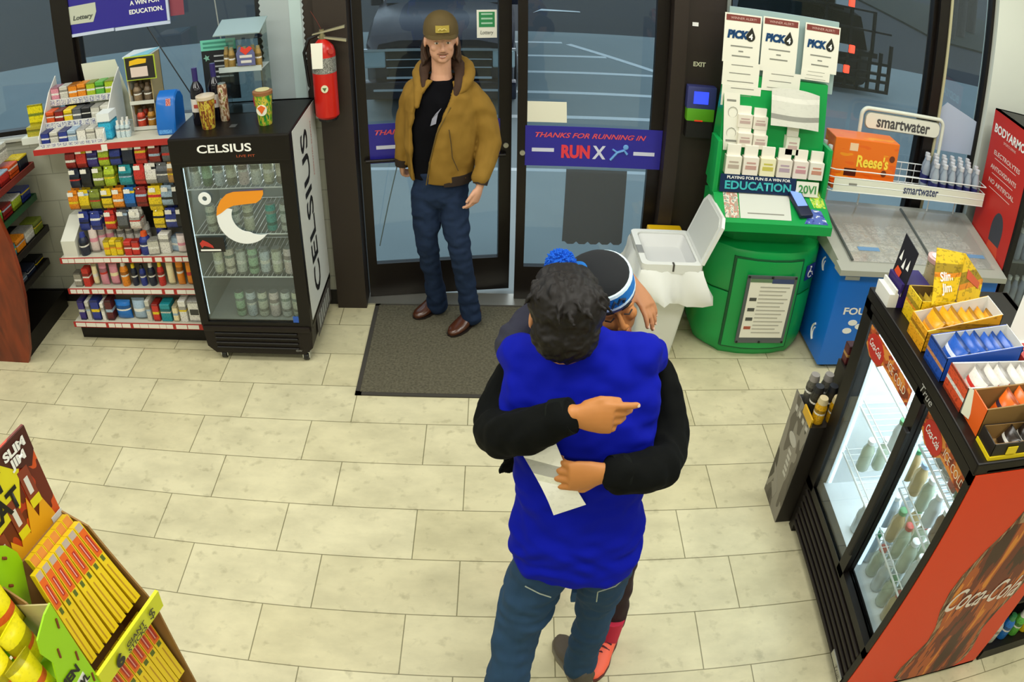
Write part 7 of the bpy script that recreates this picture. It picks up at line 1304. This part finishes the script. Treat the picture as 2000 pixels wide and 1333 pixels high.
# wooden-ended rack at the far left
def leftrack():
    t = thing('wood_end_rack', 'display rack with a curved cherry-wood end panel beside the shelf unit', 'rack', (-2.4, 0.1, 0))
    WD = bpy.data.materials.new('cherry_wood'); WD.use_nodes = True; nt = WD.node_tree; b = nt.nodes['Principled BSDF']; b.inputs['Roughness'].default_value = 0.35
    tc = nt.nodes.new('ShaderNodeTexCoord'); mp = nt.nodes.new('ShaderNodeMapping'); mp.inputs['Scale'].default_value = (5, 5, 0.9); n = nt.nodes.new('ShaderNodeTexNoise'); n.inputs['Scale'].default_value = 2.2; n.inputs['Detail'].default_value = 5; n.inputs['Distortion'].default_value = 1.0
    r = nt.nodes.new('ShaderNodeValToRGB'); r.color_ramp.elements[0].position = 0.35; r.color_ramp.elements[0].color = lin('#5a1f0c'); r.color_ramp.elements[1].position = 0.7; r.color_ramp.elements[1].color = lin('#8a3614')
    for a, c in ((tc.outputs['Object'], mp.inputs[0]), (mp.outputs[0], n.inputs['Vector']), (n.outputs['Fac'], r.inputs[0]), (r.outputs[0], b.inputs['Base Color'])): nt.links.new(a, c)
    pr = [(-2.9, 0.0), (-2.035, 0.0), (-1.985, 0.10), (-1.93, 0.30), (-1.885, 0.50), (-1.868, 0.70), (-1.875, 0.88), (-1.915, 1.06), (-1.97, 1.20), (-2.05, 1.32), (-2.16, 1.40), (-2.9, 1.45)]
    MB().prism(pr, 'y', -0.215, -0.185).build('end_panel', WD, t)
    MB().box(-2.9, -2.05, -0.185, 0.48, 0.0, 0.13).build('base', BLK, t); MB().box(-2.9, -2.55, 0.44, 0.48, 0.13, 1.35).box(-2.62, -2.58, -0.185, 0.48, 0.13, 1.35).build('back_panel', BLK, t)
    DS = mat('rack_shelf_black', '#1a1614', 0.5)
    for k, (z, x1) in enumerate(((0.40, -2.10), (0.66, -2.03), (0.90, -2.07), (1.13, -2.03))):
        s = MB().hexa([(-2.6, -0.185, z), (x1 - 0.01, -0.185, z - 0.03), (x1, 0.46, z - 0.03), (-2.6, 0.46, z), (-2.6, -0.185, z + 0.012), (x1 - 0.01, -0.185, z - 0.018), (x1, 0.46, z - 0.018), (-2.6, 0.46, z + 0.012)]).build('shelf', DS, t)
        MB().box(x1 - 0.004, x1 + 0.008, -0.185, 0.46, z - 0.035, z + 0.008).box(x1 - 0.45, x1, 0.46, 0.468, z - 0.03, z + 0.008).build('shelf_lip', [DS, DS, mat('lip_green', '#174a2a', 0.4), mat('lip_red', '#7a2a22', 0.4)][k], s)
    random.seed(77)
    sets = {0.90: ['#1e6fc2', '#5cae3f', '#8a1f1c', '#a9bf2a', '#2b3a8c'], 1.13: ['#e68a1e', '#9fb7cc', '#c8322a', '#d8541f', '#20283c'], 0.66: ['#e7c81c', '#1f8f9a', '#e68a1e', '#c9c7bb', '#7c8a2e'], 0.40: ['#5d6166', '#1a1c22', '#5d6166', '#20283c', '#1a1c22']}
    ps = {0.40: 'lowest', 0.66: 'second', 0.90: 'third', 1.13: 'top'}; xs = {0.40: -2.10, 0.66: -2.03, 0.90: -2.07, 1.13: -2.03}
    for z, cs in sets.items():
        for j, c in enumerate(cs):
            y = -0.11 + j * 0.128
            carton(xs[z] - 0.10, y, z - 0.006, 0.13, 0.112, 0.055 if z < 0.5 else 0.085, c, '%s pack on the %s shelf of the wood-ended rack, %s from the near end' % (cname(c), ps[z], ORD[j]), ['#e6e4dc', '#e7c81c', '#9fb7cc'][j % 3], j + z, name='snack_carton')
    for j, c in enumerate(('#20283c', '#5a1f24', '#c9c7bb')): carton(-2.19 + 0.0 * j, -0.05 + j * 0.15, 1.155 + 0.085, 0.15, 0.12, 0.12, c, '%s box in the top stack of the wood-ended rack, %s from the near end' % (cname(c), ORD[j]), '#e6e4dc', j + 5, name='snack_carton')
leftrack()
# ================================================================ boxes on the cola cooler, side display, shippers
ZT = 1.32
def tray(name, label, x0, x1, y0, y1, h, outer, inner, rz=0.0, hl=None, front=None):
    """open-topped card tray; hl = height of its taller right end"""
    cx, cy = (x0 + x1) / 2, (y0 + y1) / 2; w, d = (x1 - x0) / 2, (y1 - y0) / 2; hl = hl or h
    t = thing(name, label, 'box', (cx, cy, ZT), rz); th = 0.004
    MB().hexa([(-w, -d, 0), (w, -d, 0), (w, -d + th, 0), (-w, -d + th, 0), (-w, -d, h), (w, -d, hl), (w, -d + th, hl), (-w, -d + th, h)]).build('side_wall', outer, t, world=False)
    m = MB().hexa([(-w, d - th, 0), (w, d - th, 0), (w, d, 0), (-w, d, 0), (-w, d - th, h), (w, d - th, hl), (w, d, hl), (-w, d, h)])
    m.build('side_wall', outer, t, world=False)
    MB().box(-w - 0.001, -w + th, -d, d, 0, h).build('front_wall', front or outer, t, world=False); MB().box(w - th, w, -d, d, 0, hl).build('end_wall', inner, t, world=False)
    MB().hexa([(-w + th, -d + th, 0.002), (w - th, -d + th, 0.002), (w - th, -d + th + 0.002, 0.002), (-w + th, -d + th + 0.002, 0.002), (-w + th, -d + th, h), (w - th, -d + th, hl), (w - th, -d + th + 0.002, hl), (-w + th, -d + th + 0.002, h)]).hexa([(-w + th, d - th - 0.002, 0.002), (w - th, d - th - 0.002, 0.002), (w - th, d - th, 0.002), (-w + th, d - th, 0.002), (-w + th, d - th - 0.002, h), (w - th, d - th - 0.002, hl), (w - th, d - th, hl), (-w + th, d - th, h)]).box(-w, w, -d, d, 0, 0.004).build('inner_walls', inner, t, world=False)
    return t
def packs(n, x0, x1, y, z, c, label, c2, group, tilt=35, w=0.03, h=0.10, d=0.10, zr=0):
    for i in range(n):
        x = x0 + (x1 - x0) * i / max(1, n - 1)
        T = Matrix.Rotation(radians(tilt), 4, 'Y')
        bag(x, y + 0.004 * ((i * 7) % 3 - 1), z, d, w, h, c, '%s, %s from the aisle side' % (label, ORD[i]), c2, i * 0.6, rz=radians(90 + zr), group=group, T=Matrix.Rotation(radians(tilt), 4, 'X'), name='snack_packet')
CW = mat('card_white', '#e2e2dc', 0.55); CB = mat('card_brown', '#8f6d3a', 0.7)
# peaked black and purple carton
t = thing('peaked_carton', 'purple and black carton with white peaks on its card, on the cola cooler', 'box', (2.50, -1.44, ZT))
MB().box(2.455, 2.60, -1.50, -1.385, ZT, ZT + 0.10).build('carton', mat('carton_purple', '#2c1c66', 0.45), t)
MB().box(2.410, 2.455, -1.50, -1.385, ZT, ZT + 0.055).build('ledge', CW, t); MB().box(2.435, 2.445, -1.50, -1.385, ZT + 0.055, ZT + 0.075).build('ledge_lip', CW, t)
hd_ = MB().quadslab((2.462, -1.385, ZT + 0.05), (2.462, -1.505, ZT + 0.05), (2.49, -1.505, ZT + 0.235), (2.49, -1.385, ZT + 0.255), 0.004).build('header_card', mat('carton_ink', '#17151f', 0.5), t)
def HC(u, v, o=0.002): return Vector((2.462 - o + 0.028 * v, -1.385 - 0.12 * u, ZT + 0.05 + 0.195 * v))
mb = MB()
for u, v in ((0.12, 0.55), (0.40, 0.45), (0.68, 0.50)): mb.add([HC(u, v), HC(u + 0.18, v), HC(u + 0.10, v + 0.22)], [(0, 1, 2)])
mb.build('white_peaks', WHITE, hd_); MB().add([HC(0.10, 0.28), HC(0.5, 0.22), HC(0.55, 0.38), HC(0.2, 0.42)], [(0, 1, 2, 3)]).build('orange_patch', mat('patch_orange', '#e0501e', 0.5), hd_)
MB().add([HC(0.0, 0.0), HC(1.0, 0.0), HC(0.9, 0.2), HC(0.1, 0.25)], [(0, 1, 2, 3)]).build('pale_patch', mat('patch_pale', '#dccfcf', 0.5), hd_)
for i, (x, y) in enumerate(((2.66, -1.415), (2.76, -1.425))):
    t = thing('snack_canister', 'round canister with a pink and white lid behind the yellow cartons, %s' % ['nearer the aisle', 'farther from the aisle'][i], 'canister', (x, y, ZT))
    MB().lathe([(0.040, 0), (0.040, 0.165)], n=24).build('canister_wall', printed('canw%d' % i, ['#a8a07c', '#c8b98f', '#8f8a6a'], 8, (1, 1, 2), 0.4, i), t, smooth=40, world=False)
    l = MB().lathe([(0.043, 0.160), (0.043, 0.178), (0.0, 0.180)], n=24).build('lid', mat('lid_pink', '#e0b2ae', 0.35), t, smooth=40, world=False); MB().lathe([(0.0, 0.1803), (0.026, 0.1803), (0.026, 0.182), (0, 0.182)], n=20).build('lid_badge', CW, l, world=False)
YB = pmat('#f0c81c', '#e8901e', 1.4)
def slimbox():
    t = tray('meat_stick_carton', 'open yellow meat stick carton with a raised lid on the cola cooler', 2.475, 2.66, -1.64, -1.525, 0.115, YB, mat('card_inside', '#6f5a30', 0.7))
    for nm, a, b, c, d in (('raised_lid', (2.520, -1.650, ZT + 0.105), (2.660, -1.620, ZT + 0.105), (2.700, -1.545, ZT + 0.270), (2.555, -1.535, ZT + 0.280)), ('side_card', (2.662, -1.645, ZT + 0.01), (2.815, -1.60, ZT + 0.01), (2.855, -1.53, ZT + 0.155), (2.702, -1.545, ZT + 0.270))):
        l = MB().quadslab(a, b, c, d, 0.004).build(nm, YB, t); a, b, c, d = map(Vector, (a, b, c, d)); xd = (b - a).normalized(); yd = (d - a); yd = (yd - xd * yd.dot(xd)).normalized()
        o = a.lerp(c, 0.42 if nm == 'raised_lid' else 0.34) + xd.cross(yd) * 0.002
        MB().quadslab(*[a.lerp(b, u).lerp(d.lerp(c, u), v) + xd.cross(yd) * 0.001 for u, v in ((0.22, 0.72), (0.85, 0.72), (0.85, 0.86), (0.22, 0.86))], 0.0005).build('red_bar', mat('bar_salmon', '#d8603a', 0.4), l)
        letters('lettering', 'Slim\nJim', WHITE, l, o, xd, yd, 0.085, 0.075, bold=0.03, label='white lettering')
slimbox()
packs(5, 2.50, 2.63, -1.585, ZT + 0.01, '#c9a83a', 'yellow-green stick pack in the raised-lid carton', '#7c8a2e', 'packs in the raised-lid carton', 10, 0.02, 0.09, 0.08)
t = tray('cookie_carton', 'orange-yellow carton of cookie packets on the cola cooler', 2.435, 2.80, -1.785, -1.655, 0.085, pmat('#eaa41c', '#f2bf2e', 0.6), CW, hl=0.16)
NAMES['#f0a81e'] = 'amber'
packs(7, 2.47, 2.75, -1.72, ZT + 0.03, '#f0a81e', 'orange cookie packet in the orange-yellow carton', '#b98a4a', 'cookie packets on the cola cooler', 28, 0.028, 0.10, 0.11)
t = tray('blue_carton', 'blue and white carton of blue packets on the cola cooler', 2.432, 2.81, -1.955, -1.815, 0.095, mat('carton_blue', '#1f4fae', 0.45), CW, front=pmat('#1f4fae', '#c98a5a', 2.4), hl=0.14)
packs(7, 2.48, 2.77, -1.885, ZT + 0.03, '#2a5fc0', 'blue packet in the blue and white carton', '#dfe6f2', 'blue packets on the cola cooler', 32, 0.028, 0.105, 0.12)
t = tray('red_white_carton', 'white carton with red berries printed on its side on the cola cooler', 2.44, 2.86, -2.115, -1.975, 0.095, CW, CW, front=pmat('#d8502a', '#e2e2dc', 0.4))
sheet('hanging_tag', 'small cream tag stuck to the corner of the berry carton', 'tag', [(2.436, -2.13, ZT + 0.012), (2.452, -2.165, ZT + 0.012), (2.462, -2.150, ZT + 0.10), (2.446, -2.115, ZT + 0.10)], mat('tag_cream', '#dcdcc4', 0.6))
packs(6, 2.50, 2.80, -2.045, ZT + 0.02, '#e2ddd4', 'white berry packet in the berry carton', '#c8322a', 'white packets on the cola cooler', 30, 0.03, 0.095, 0.11)
t = thing('white_lid_carton', 'red and white carton with a tall plain white lid on the cola cooler', 'box', (2.99, -1.85, ZT))
MB().box(2.86, 3.12, -1.96, -1.84, ZT, ZT + 0.075).build('carton', printed('redw', ['#c21c1c', '#b01818', '#e2e2dc'], 5, (1, 1, 1), 0.4, 0.2), t); MB().quadslab((2.83, -1.82, ZT + 0.075), (3.12, -1.82, ZT + 0.075), (3.08, -1.74, ZT + 0.22), (2.93, -1.74, ZT + 0.22), 0.004).build('raised_lid', CW, t); MB().box(2.86, 3.12, -1.84, -1.81, ZT, ZT + 0.075).build('back_wall', CW, t)
t = tray('brown_carton', 'brown card carton of orange candy packets on the cola cooler', 2.455, 2.90, -2.235, -2.130, 0.105, CB, CB, front=mat('front_orange', '#e8621a', 0.45), hl=0.13)
packs(6, 2.55, 2.86, -2.185, ZT + 0.03, '#f06a1e', 'glossy orange candy packet in the brown carton', '#3a2a3a', 'orange packets on the cola cooler', 32, 0.03, 0.105, 0.09); NAMES['#f06a1e'] = 'orange'
t = tray('black_yellow_carton', 'black carton with yellow edging at the near corner of the cola cooler', 2.452, 2.95, -2.345, -2.25, 0.06, mat('carton_black', '#1c1512', 0.5), CB)
MB().box(-0.252, 0.252, -0.0515, -0.0475, 0.0, 0.014).box(-0.254, -0.250, -0.05, 0.05, 0.0, 0.014).build('yellow_edging', mat('edge_yellow', '#ecd01a', 0.4), t, world=False); MB().box(-0.18, -0.13, -0.0525, -0.05, 0.02, 0.048).build('yellow_panel', MATS['edge_yellow'], t, world=False)
packs(6, 2.53, 2.88, -2.30, ZT + 0.01, '#2a201c', 'dark chocolate bar in the black and yellow carton', '#cfccc4', 'dark bars on the cola cooler', 40, 0.025, 0.075, 0.08); NAMES['#2a201c'] = 'dark'
sheet('till_slip', 'crumpled pale slip lying over the dark bars', 'slip', [(2.60, -2.335, ZT + 0.075), (2.70, -2.33, ZT + 0.07), (2.74, -2.26, ZT + 0.10), (2.63, -2.265, ZT + 0.105)], mat('slip_pale', '#d4d2cc', 0.6))

# narrow side display between the freezer and the cola cooler
def sidedisplay():
    t = thing('side_display', 'narrow grey side display standing against the far end of the cola cooler', 'display', (2.45, -1.2, 0))
    x0, x1, y0, y1, h = 2.325, 2.62, -1.335, -1.10, 0.60
    MB().box(x0 + 0.004, x1, y0, y1, 0, h).build('carcass', mat('display_black', '#1c1712', 0.5), t)
    p = MB().box(x0, x0 + 0.004, y0, y1, 0, h + 0.03).build('side_panel', printed('grey_photo', ['#4a443c', '#5d574e', '#8a857a', '#3d382f'], 4, (1, 1, 1.3), 0.5, 1.7), t)
    MB().prism([(-1.215 + 0.05 * cos(radians(a)), 0.43 + 0.028 * sin(radians(a))) for a in range(0, 360, 20)], 'x', x0 - 0.001, x0).build('oval_badge', mat('badge_grey', '#b9b6ad', 0.5), p)
    mb = MB()
    for i, z in enumerate((0.355, 0.325, 0.295, 0.265, 0.235)): mb.box(x0 - 0.001, x0, -1.25 - 0.004 * i, -1.21 - 0.004 * i, z, z + 0.018)
    for i in range(4): mb.box(x0 - 0.001, x0, -1.32 + i * 0.05, -1.295 + i * 0.05, 0.56 - 0.002 * i, 0.582)
    mb.build('pale_marks', mat('mark_cream', '#bdbab0', 0.5), p)
    MB().prism([(-1.12, 0.20), (-1.17, 0.12), (-1.15, 0.10), (-1.22, 0.05), (-1.24, 0.12), (-1.19, 0.17)], 'x', x0 - 0.001, x0).build('pale_figure', mat('figure_grey', '#8f8a80', 0.5), p)
    MB().box(x0 - 0.002, x0 + 0.006, y0, y0 + 0.11, h + 0.0, h + 0.045).build('yellow_strip', mat('strip_yellow', '#d8a81c', 0.45), t)
    NAMES.update({'#d9a413': 'yellow', '#2b2a26': 'black', '#5c5a52': 'dark grey'})
    k = 0
    for j, y in enumerate((-1.29, -1.22, -1.15)):
        for i, x in enumerate((2.375, 2.45)):
            c = ['#d9a413', '#2b2a26', '#5c5a52'][j]
            tub(x, y, h, 0.030, 0.13 + 0.01 * j, c, ['#c9b98f', '#1a1c22', '#8f8a84'][j], '%s jar on the narrow side display, %s row, %s' % (cname(c), ['near', 'middle', 'far'][j], ['aisle side', 'inner side'][i]), name='jar', capr=0.8, caph=0.2)
    MB().box(2.50, x1, y0, y1, h, 0.80).build('upper_step', mat('display_black', '#1c1712', 0.5), t)
    for j, y in enumerate((-1.28, -1.20, -1.13)): carton(2.545, y, 0.80, 0.07, 0.05, 0.10, ['#20283c', '#1a1c22', '#5a1f24'][j], 'dark carton on the upper step of the side display, %s from the near end' % ORD[j], ['#1f8f5a', '#c9c7bb', '#b98a4a'][j], j)
sidedisplay()
# low rack behind the cola cooler, bottom right corner
t = thing('low_rack', 'low black rack of cans on the floor behind the cola cooler', 'rack', (3.5, -2.2, 0))
MB().box(3.23, 4.0, -2.36, -1.95, 0.0, 0.07).box(3.23, 4.0, -1.97, -1.95, 0.07, 0.6).box(3.23, 4.0, -2.30, -1.97, 0.33, 0.345).build('rack_body', BLK, t)
for i in range(6): tub(3.29 + i * 0.085, -2.29, 0.07, 0.036, 0.15, ['#c9c7bb', '#1e6fc2', '#5cae3f', '#e7c81c', '#5a1f24', '#2b3a8c'][i], ['#e6e4dc', '#3f8f5a', '#e6e4dc'][i % 3], 'food can on the low black rack, %s from the cola cooler' % ORD[i], name='food_can')
carton(3.62, -2.20, 0.345, 0.30, 0.14, 0.13, '#b98a4a', 'brown cardboard case on the upper board of the low black rack', '#b98a4a', 1)

# ---- bottom-left shippers
FA = Vector((0.9659, -0.2588, 0)); SB = Vector((-0.2588, -0.9659, 0)); UP = Vector((0, 0, 1))
O = Vector((-0.312, -2.383, 0))
def L3(a, b, z): return O + FA * a + SB * b + UP * z
def slimship():
    t = thing('meat_stick_shipper', 'yellow floor display stepped with long meat stick cartons, beside the lime display', 'display', tuple(L3(0.12, 0.18, 0)))
    W = 0.335; BR = mat('shipper_card', '#9a7440', 0.7)
    sw = [(0.0, 0.0), (0.262, 0.0), (0.262, 0.40), (0.258, 0.80), (0.235, 0.86), (0.11, 1.11), (0.0, 1.13)]
    for b0 in (0.0, W - 0.006):
        MB().loft([[L3(a, b0, z) for a, z in sw], [L3(a, b0 + 0.006, z) for a, z in sw]]).build('side_wall', BR, t)
    MB().hexa([L3(0, 0.006, 0), L3(0.256, 0.006, 0), L3(0.256, W - 0.006, 0), L3(0, W - 0.006, 0), L3(0, 0.006, 0.28), L3(0.256, 0.006, 0.28), L3(0.256, W - 0.006, 0.28), L3(0, W - 0.006, 0.28)]).build('base', printed('ship_base', ['#e8c81c', '#d8451c', '#e8c81c'], 5, (1, 1, 1), 0.5, 0.3), t)
    MB().hexa([L3(0, 0.006, 0.28), L3(0.03, 0.006, 0.28), L3(0.03, W - 0.006, 0.28), L3(0, W - 0.006, 0.28), L3(0, 0.006, 1.12), L3(0.012, 0.006, 1.12), L3(0.012, W - 0.006, 1.12), L3(0, W - 0.006, 1.12)]).build('back_wall', BR, t)
    # header card
    h = MB().hexa([L3(-0.008, 0.0, 1.09), L3(0.0, 0.0, 1.09), L3(0.0, W, 1.09), L3(-0.008, W, 1.09), L3(-0.008, 0.0, 1.46), L3(0.0, 0.0, 1.46), L3(0.0, W, 1.46), L3(-0.008, W, 1.46)]).build('header_card', printed('header_fire', ['#b8391a', '#6b2412', '#d8551c', '#8f2a14'], 5, (1, 1, 1), 0.45, 2.3), t)
    def HP(b0, b1, z0, z1, o=0.002): return [L3(o, b1, z0), L3(o, b0, z0), L3(o, b0, z1), L3(o, b1, z1)]
    def card(name, b0, b1, z0, z1, m, o=0.003, par=None): a, b, c, d = HP(b0, b1, z0, z1, o); return MB().quadslab(a, b, c, d, 0.0015).build(name, m, par or h)
    ye = mat('header_yellow', '#e6dc1c', 0.45)
    MB().loft([[L3(0.002, b, z) for b, z in ((0.33, 1.24), (0.33, 1.45), (0.165, 1.45), (0.075, 1.37), (0.13, 1.26))], [L3(0.0035, b, z) for b, z in ((0.33, 1.24), (0.33, 1.45), (0.165, 1.45), (0.075, 1.37), (0.13, 1.26))]]).build('yellow_panel', ye, h)
    XR = -SB
    letters('lettering', 'GET\nMEAT', BLACK, h, L3(0.005, 0.215, 1.345), XR, UP, 0.15, 0.20, bold=0.04, label='black lettering on the yellow panel')
    MB().loft([[L3(0.002, b, z) for b, z in ((0.165, 1.46), (0.0, 1.46), (0.0, 1.375), (0.03, 1.335), (0.095, 1.375))], [L3(0.004, b, z) for b, z in ((0.165, 1.46), (0.0, 1.46), (0.0, 1.375), (0.03, 1.335), (0.095, 1.375))]]).build('logo_panel', mat('logo_ground', '#4a1c14', 0.5), h)
    letters('lettering', 'SLIM\nJIM', WHITE, h, L3(0.006, 0.068, 1.405), XR, UP, 0.075, 0.095, bold=0.05, label='white block lettering')
    fl = [(0.02, 1.10), (0.30, 1.10), (0.27, 1.15), (0.25, 1.13), (0.22, 1.20), (0.19, 1.15), (0.16, 1.23), (0.14, 1.16), (0.10, 1.27), (0.085, 1.18), (0.05, 1.24), (0.03, 1.16)]
    MB().loft([[L3(0.002, b, z) for b, z in fl], [L3(0.004, b, z) for b, z in fl]]).build('flame_print', mat('flame_yellow', '#eaa81c', 0.45), h)
    for b, z in ((0.07, 1.27), (0.16, 1.22), (0.25, 1.16)):
        s = card('stick_picture', b - 0.022, b + 0.022, z - 0.02, z + 0.085, mat('stick_brown', '#8a3a22', 0.45), 0.0045); card('stick_label', b - 0.008, b + 0.010, z - 0.005, z + 0.055, CW, 0.0055, s); card('stick_band', b - 0.022, b + 0.022, z - 0.05, z - 0.02, ye, 0.0055, s)
    card('price_card', 0.0, 0.05, 1.10, 1.14, CW, 0.007)
    # front strip
    f = MB().hexa([L3(0.262, -0.014, 0.79), L3(0.272, -0.014, 0.79), L3(0.272, W + 0.01, 0.79), L3(0.262, W + 0.01, 0.79), L3(0.268, -0.014, 0.872), L3(0.280, -0.014, 0.872), L3(0.280, W + 0.01, 0.872), L3(0.268, W + 0.01, 0.872)]).build('front_strip', mat('strip_lemon', '#dce01e', 0.45), t)
    nup = Vector(FA * 0.1 + UP).normalized()
    letters('lettering', '6', BLACK, f, L3(0.279, 0.245, 0.828), XR, nup, 0.062, 0.045, bold=0.05, thick=0.003, label='large black numeral 6')
    letters('lettering', 'GIANT\nSTICKS', mat('ink_olive', '#3f3c14', 0.5), f, L3(0.279, 0.145, 0.828), XR, nup, 0.05, 0.11, bold=0.03, thick=0.003); letters('lettering', '$', mat('ink_olive', '#3f3c14', 0.5), f, L3(0.279, 0.05, 0.83), XR, nup, 0.05, 0.03, thick=0.003)
    SY = mat('stick_yellow', '#eaca1a', 0.4)
    rows = [('upper', 0.20, 0.845, 0.075, 1.13, 7, 0), ('hind', 0.10, 0.98, 0.030, 1.14, 6, 1), ('lower', 0.225, 0.42, 0.17, 0.74, 7, 0)]
    for nm, a0, z0, a1, z1, n, hind in rows:
        for i in range(n):
            b = 0.020 + i * (0.0435 if nm != 'hind' else 0.034); w = 0.0325 if nm != 'lower' else 0.040; A0, A1 = L3(a0, b, z0), L3(a1, 0.020 + i * (0.034 if nm != 'lower' else 0.0435), z1); d = (A1 - A0); Ln = d.length; d.normalize(); nn = SB.cross(d); nn = nn if nn.z > 0 else -nn
            c = thing('stick_carton', 'long yellow meat stick carton, %s row, %s from the aisle side' % (nm, ORD[i]), 'carton', tuple(A0), group='stick cartons in the %s row of the yellow display' % nm)
            def SBX(name, s0, s1, w0, w1, t0, t1, m, par=c): P = lambda s, ww, tt: A0 + d * s + SB * ww + nn * tt; return MB().hexa([P(s0, w0, t0), P(s1, w0, t0), P(s1, w1, t0), P(s0, w1, t0), P(s0, w0, t1), P(s1, w0, t1), P(s1, w1, t1), P(s0, w1, t1)]).build(name, m, par)
            bx = SBX('carton', 0, Ln, 0, w, 0, 0.030, SY)
            if nm != 'hind':
                SBX('orange_panel', Ln * 0.62, Ln * 0.93, 0.003, w - 0.003, 0.030, 0.0308, mat('panel_orange', '#e0651a', 0.4)); SBX('red_window', Ln * 0.66, Ln * 0.86, 0.009, w - 0.012, 0.0308, 0.0316, mat('window_red', '#b02a1e', 0.4)); SBX('window_line', Ln * 0.67, Ln * 0.85, 0.018, w - 0.018, 0.0316, 0.0322, mat('line_pink', '#e0a898', 0.4))
                SBX('stamp', Ln * 0.55, Ln * 0.61, 0.010, w - 0.010, 0.030, 0.031, mat('stamp_green', '#59661c', 0.5)); SBX('logo_end', Ln * 0.93, Ln * 1.0, 0.004, w - 0.004, 0.030, 0.031, mat('end_pale', '#b9a89a', 0.5))
                SBX('barcode', Ln * 0.02, Ln * 0.5, 0.016, 0.021, 0.030, 0.0306, mat('ink_amber', '#b88a18', 0.5))
            else: SBX('end_print', Ln * 0.55, Ln * 1.0, 0.003, w - 0.003, 0.030, 0.031, mat('end_orange', '#d88a3a', 0.5))
slimship()
def limeship():
    t = thing('ramen_shipper', 'lime green floor display of yellow snack bags beside the stick display', 'display', tuple(L3(0.14, 0.48, 0)))
    LG = mat('lime_card', '#9fd80e', 0.45); XR = -SB
    base = [(0.03, 0.345), (0.262, 0.35), (0.262, 0.68), (0.03, 0.68)]
    MB().loft([[L3(a, b, z) for a, b in base] for z in (0.0, 0.92)]).build('base', LG, t)
    bp = [(0.30, 0.92), (0.225, 1.13), (0.225, 1.17), (0.245, 1.215), (0.29, 1.255), (0.36, 1.275), (0.68, 1.275), (0.68, 0.92)]
    bk = MB().loft([[L3(0.010 + 0.002 * 0, b, z) for b, z in bp], [L3(0.018, b, z) for b, z in bp]]).build('back_card', LG, t)
    fp = [(0.340, 0.40), (0.340, 1.215), (0.375, 1.205), (0.44, 1.165), (0.455, 1.12), (0.44, 1.06), (0.47, 0.98), (0.53, 0.93), (0.68, 0.92), (0.68, 0.40)]
    s = MB().loft([[L3(0.262, b, z) for b, z in fp], [L3(0.268, b, z) for b, z in fp]]).build('front_card', LG, t)
    MB().loft([[L3(a, b, z) for a, b, z in ((0.02, 0.335, 0.9), (0.262, 0.340, 0.9), (0.262, 0.340, 1.21), (0.10, 0.336, 1.10), (0.02, 0.335, 1.05))], [L3(a, b, z) for a, b, z in ((0.02, 0.341, 0.9), (0.262, 0.346, 0.9), (0.262, 0.346, 1.21), (0.10, 0.342, 1.10), (0.02, 0.341, 1.05))]]).build('side_card', mat('side_tan', '#c9b98a', 0.6), t)
    MB().loft([[L3(a, b, z) for b, z in ((0.375, 0.93), (0.525, 0.90), (0.525, 0.87), (0.375, 0.885))] for a in (0.268, 0.2695)]).build('white_band', WHITE, s)
    letters('lettering', 'RAMEN', BLACK, s, L3(0.270, 0.455, 0.965), XR, UP, 0.036, 0.15, bold=0.05, label='black lettering on the lime card')
    letters('lettering', 'OR BOWL', BLACK, s, L3(0.271, 0.445, 0.905), XR, UP, 0.030, 0.16, bold=0.05)
    mb = MB()
    for b, z in ((0.36, 1.13), (0.41, 1.05), (0.365, 0.98), (0.36, 0.86)): mb.tube([L3(0.270, b, z), L3(0.270, b - 0.008, z + 0.032)], 0.0035, 6)
    mb.build('brown_sticks', mat('stick_brown2', '#7a3a1a', 0.5), s)
    mb = MB()
    for b, z in ((0.27, 1.19), (0.30, 1.10)): mb.tube([L3(0.020, b, z), L3(0.020, b + 0.012, z + 0.012)], 0.005, 6)
    mb.build('brown_sticks', MATS['stick_brown2'], bk)
    for i, (a, b, z, rz) in enumerate(((0.07, 0.40, 1.03, 0), (0.15, 0.43, 0.96, 8), (0.07, 0.52, 1.02, -5), (0.16, 0.55, 0.95, 4), (0.215, 0.50, 0.925, 0))):
        p = L3(a, b, z)
        bag(p.x, p.y, p.z, 0.12, 0.06, 0.16, '#f0e01c', 'bright yellow snack bag heaped in the lime green display, %s' % ['by the back card', 'by the stick display', 'in the back corner', 'in the middle', 'at the front card'][i], '#d8602a', i, rz=radians(75 + rz), T=Matrix.Rotation(radians(-14), 4, 'X'))
limeship()
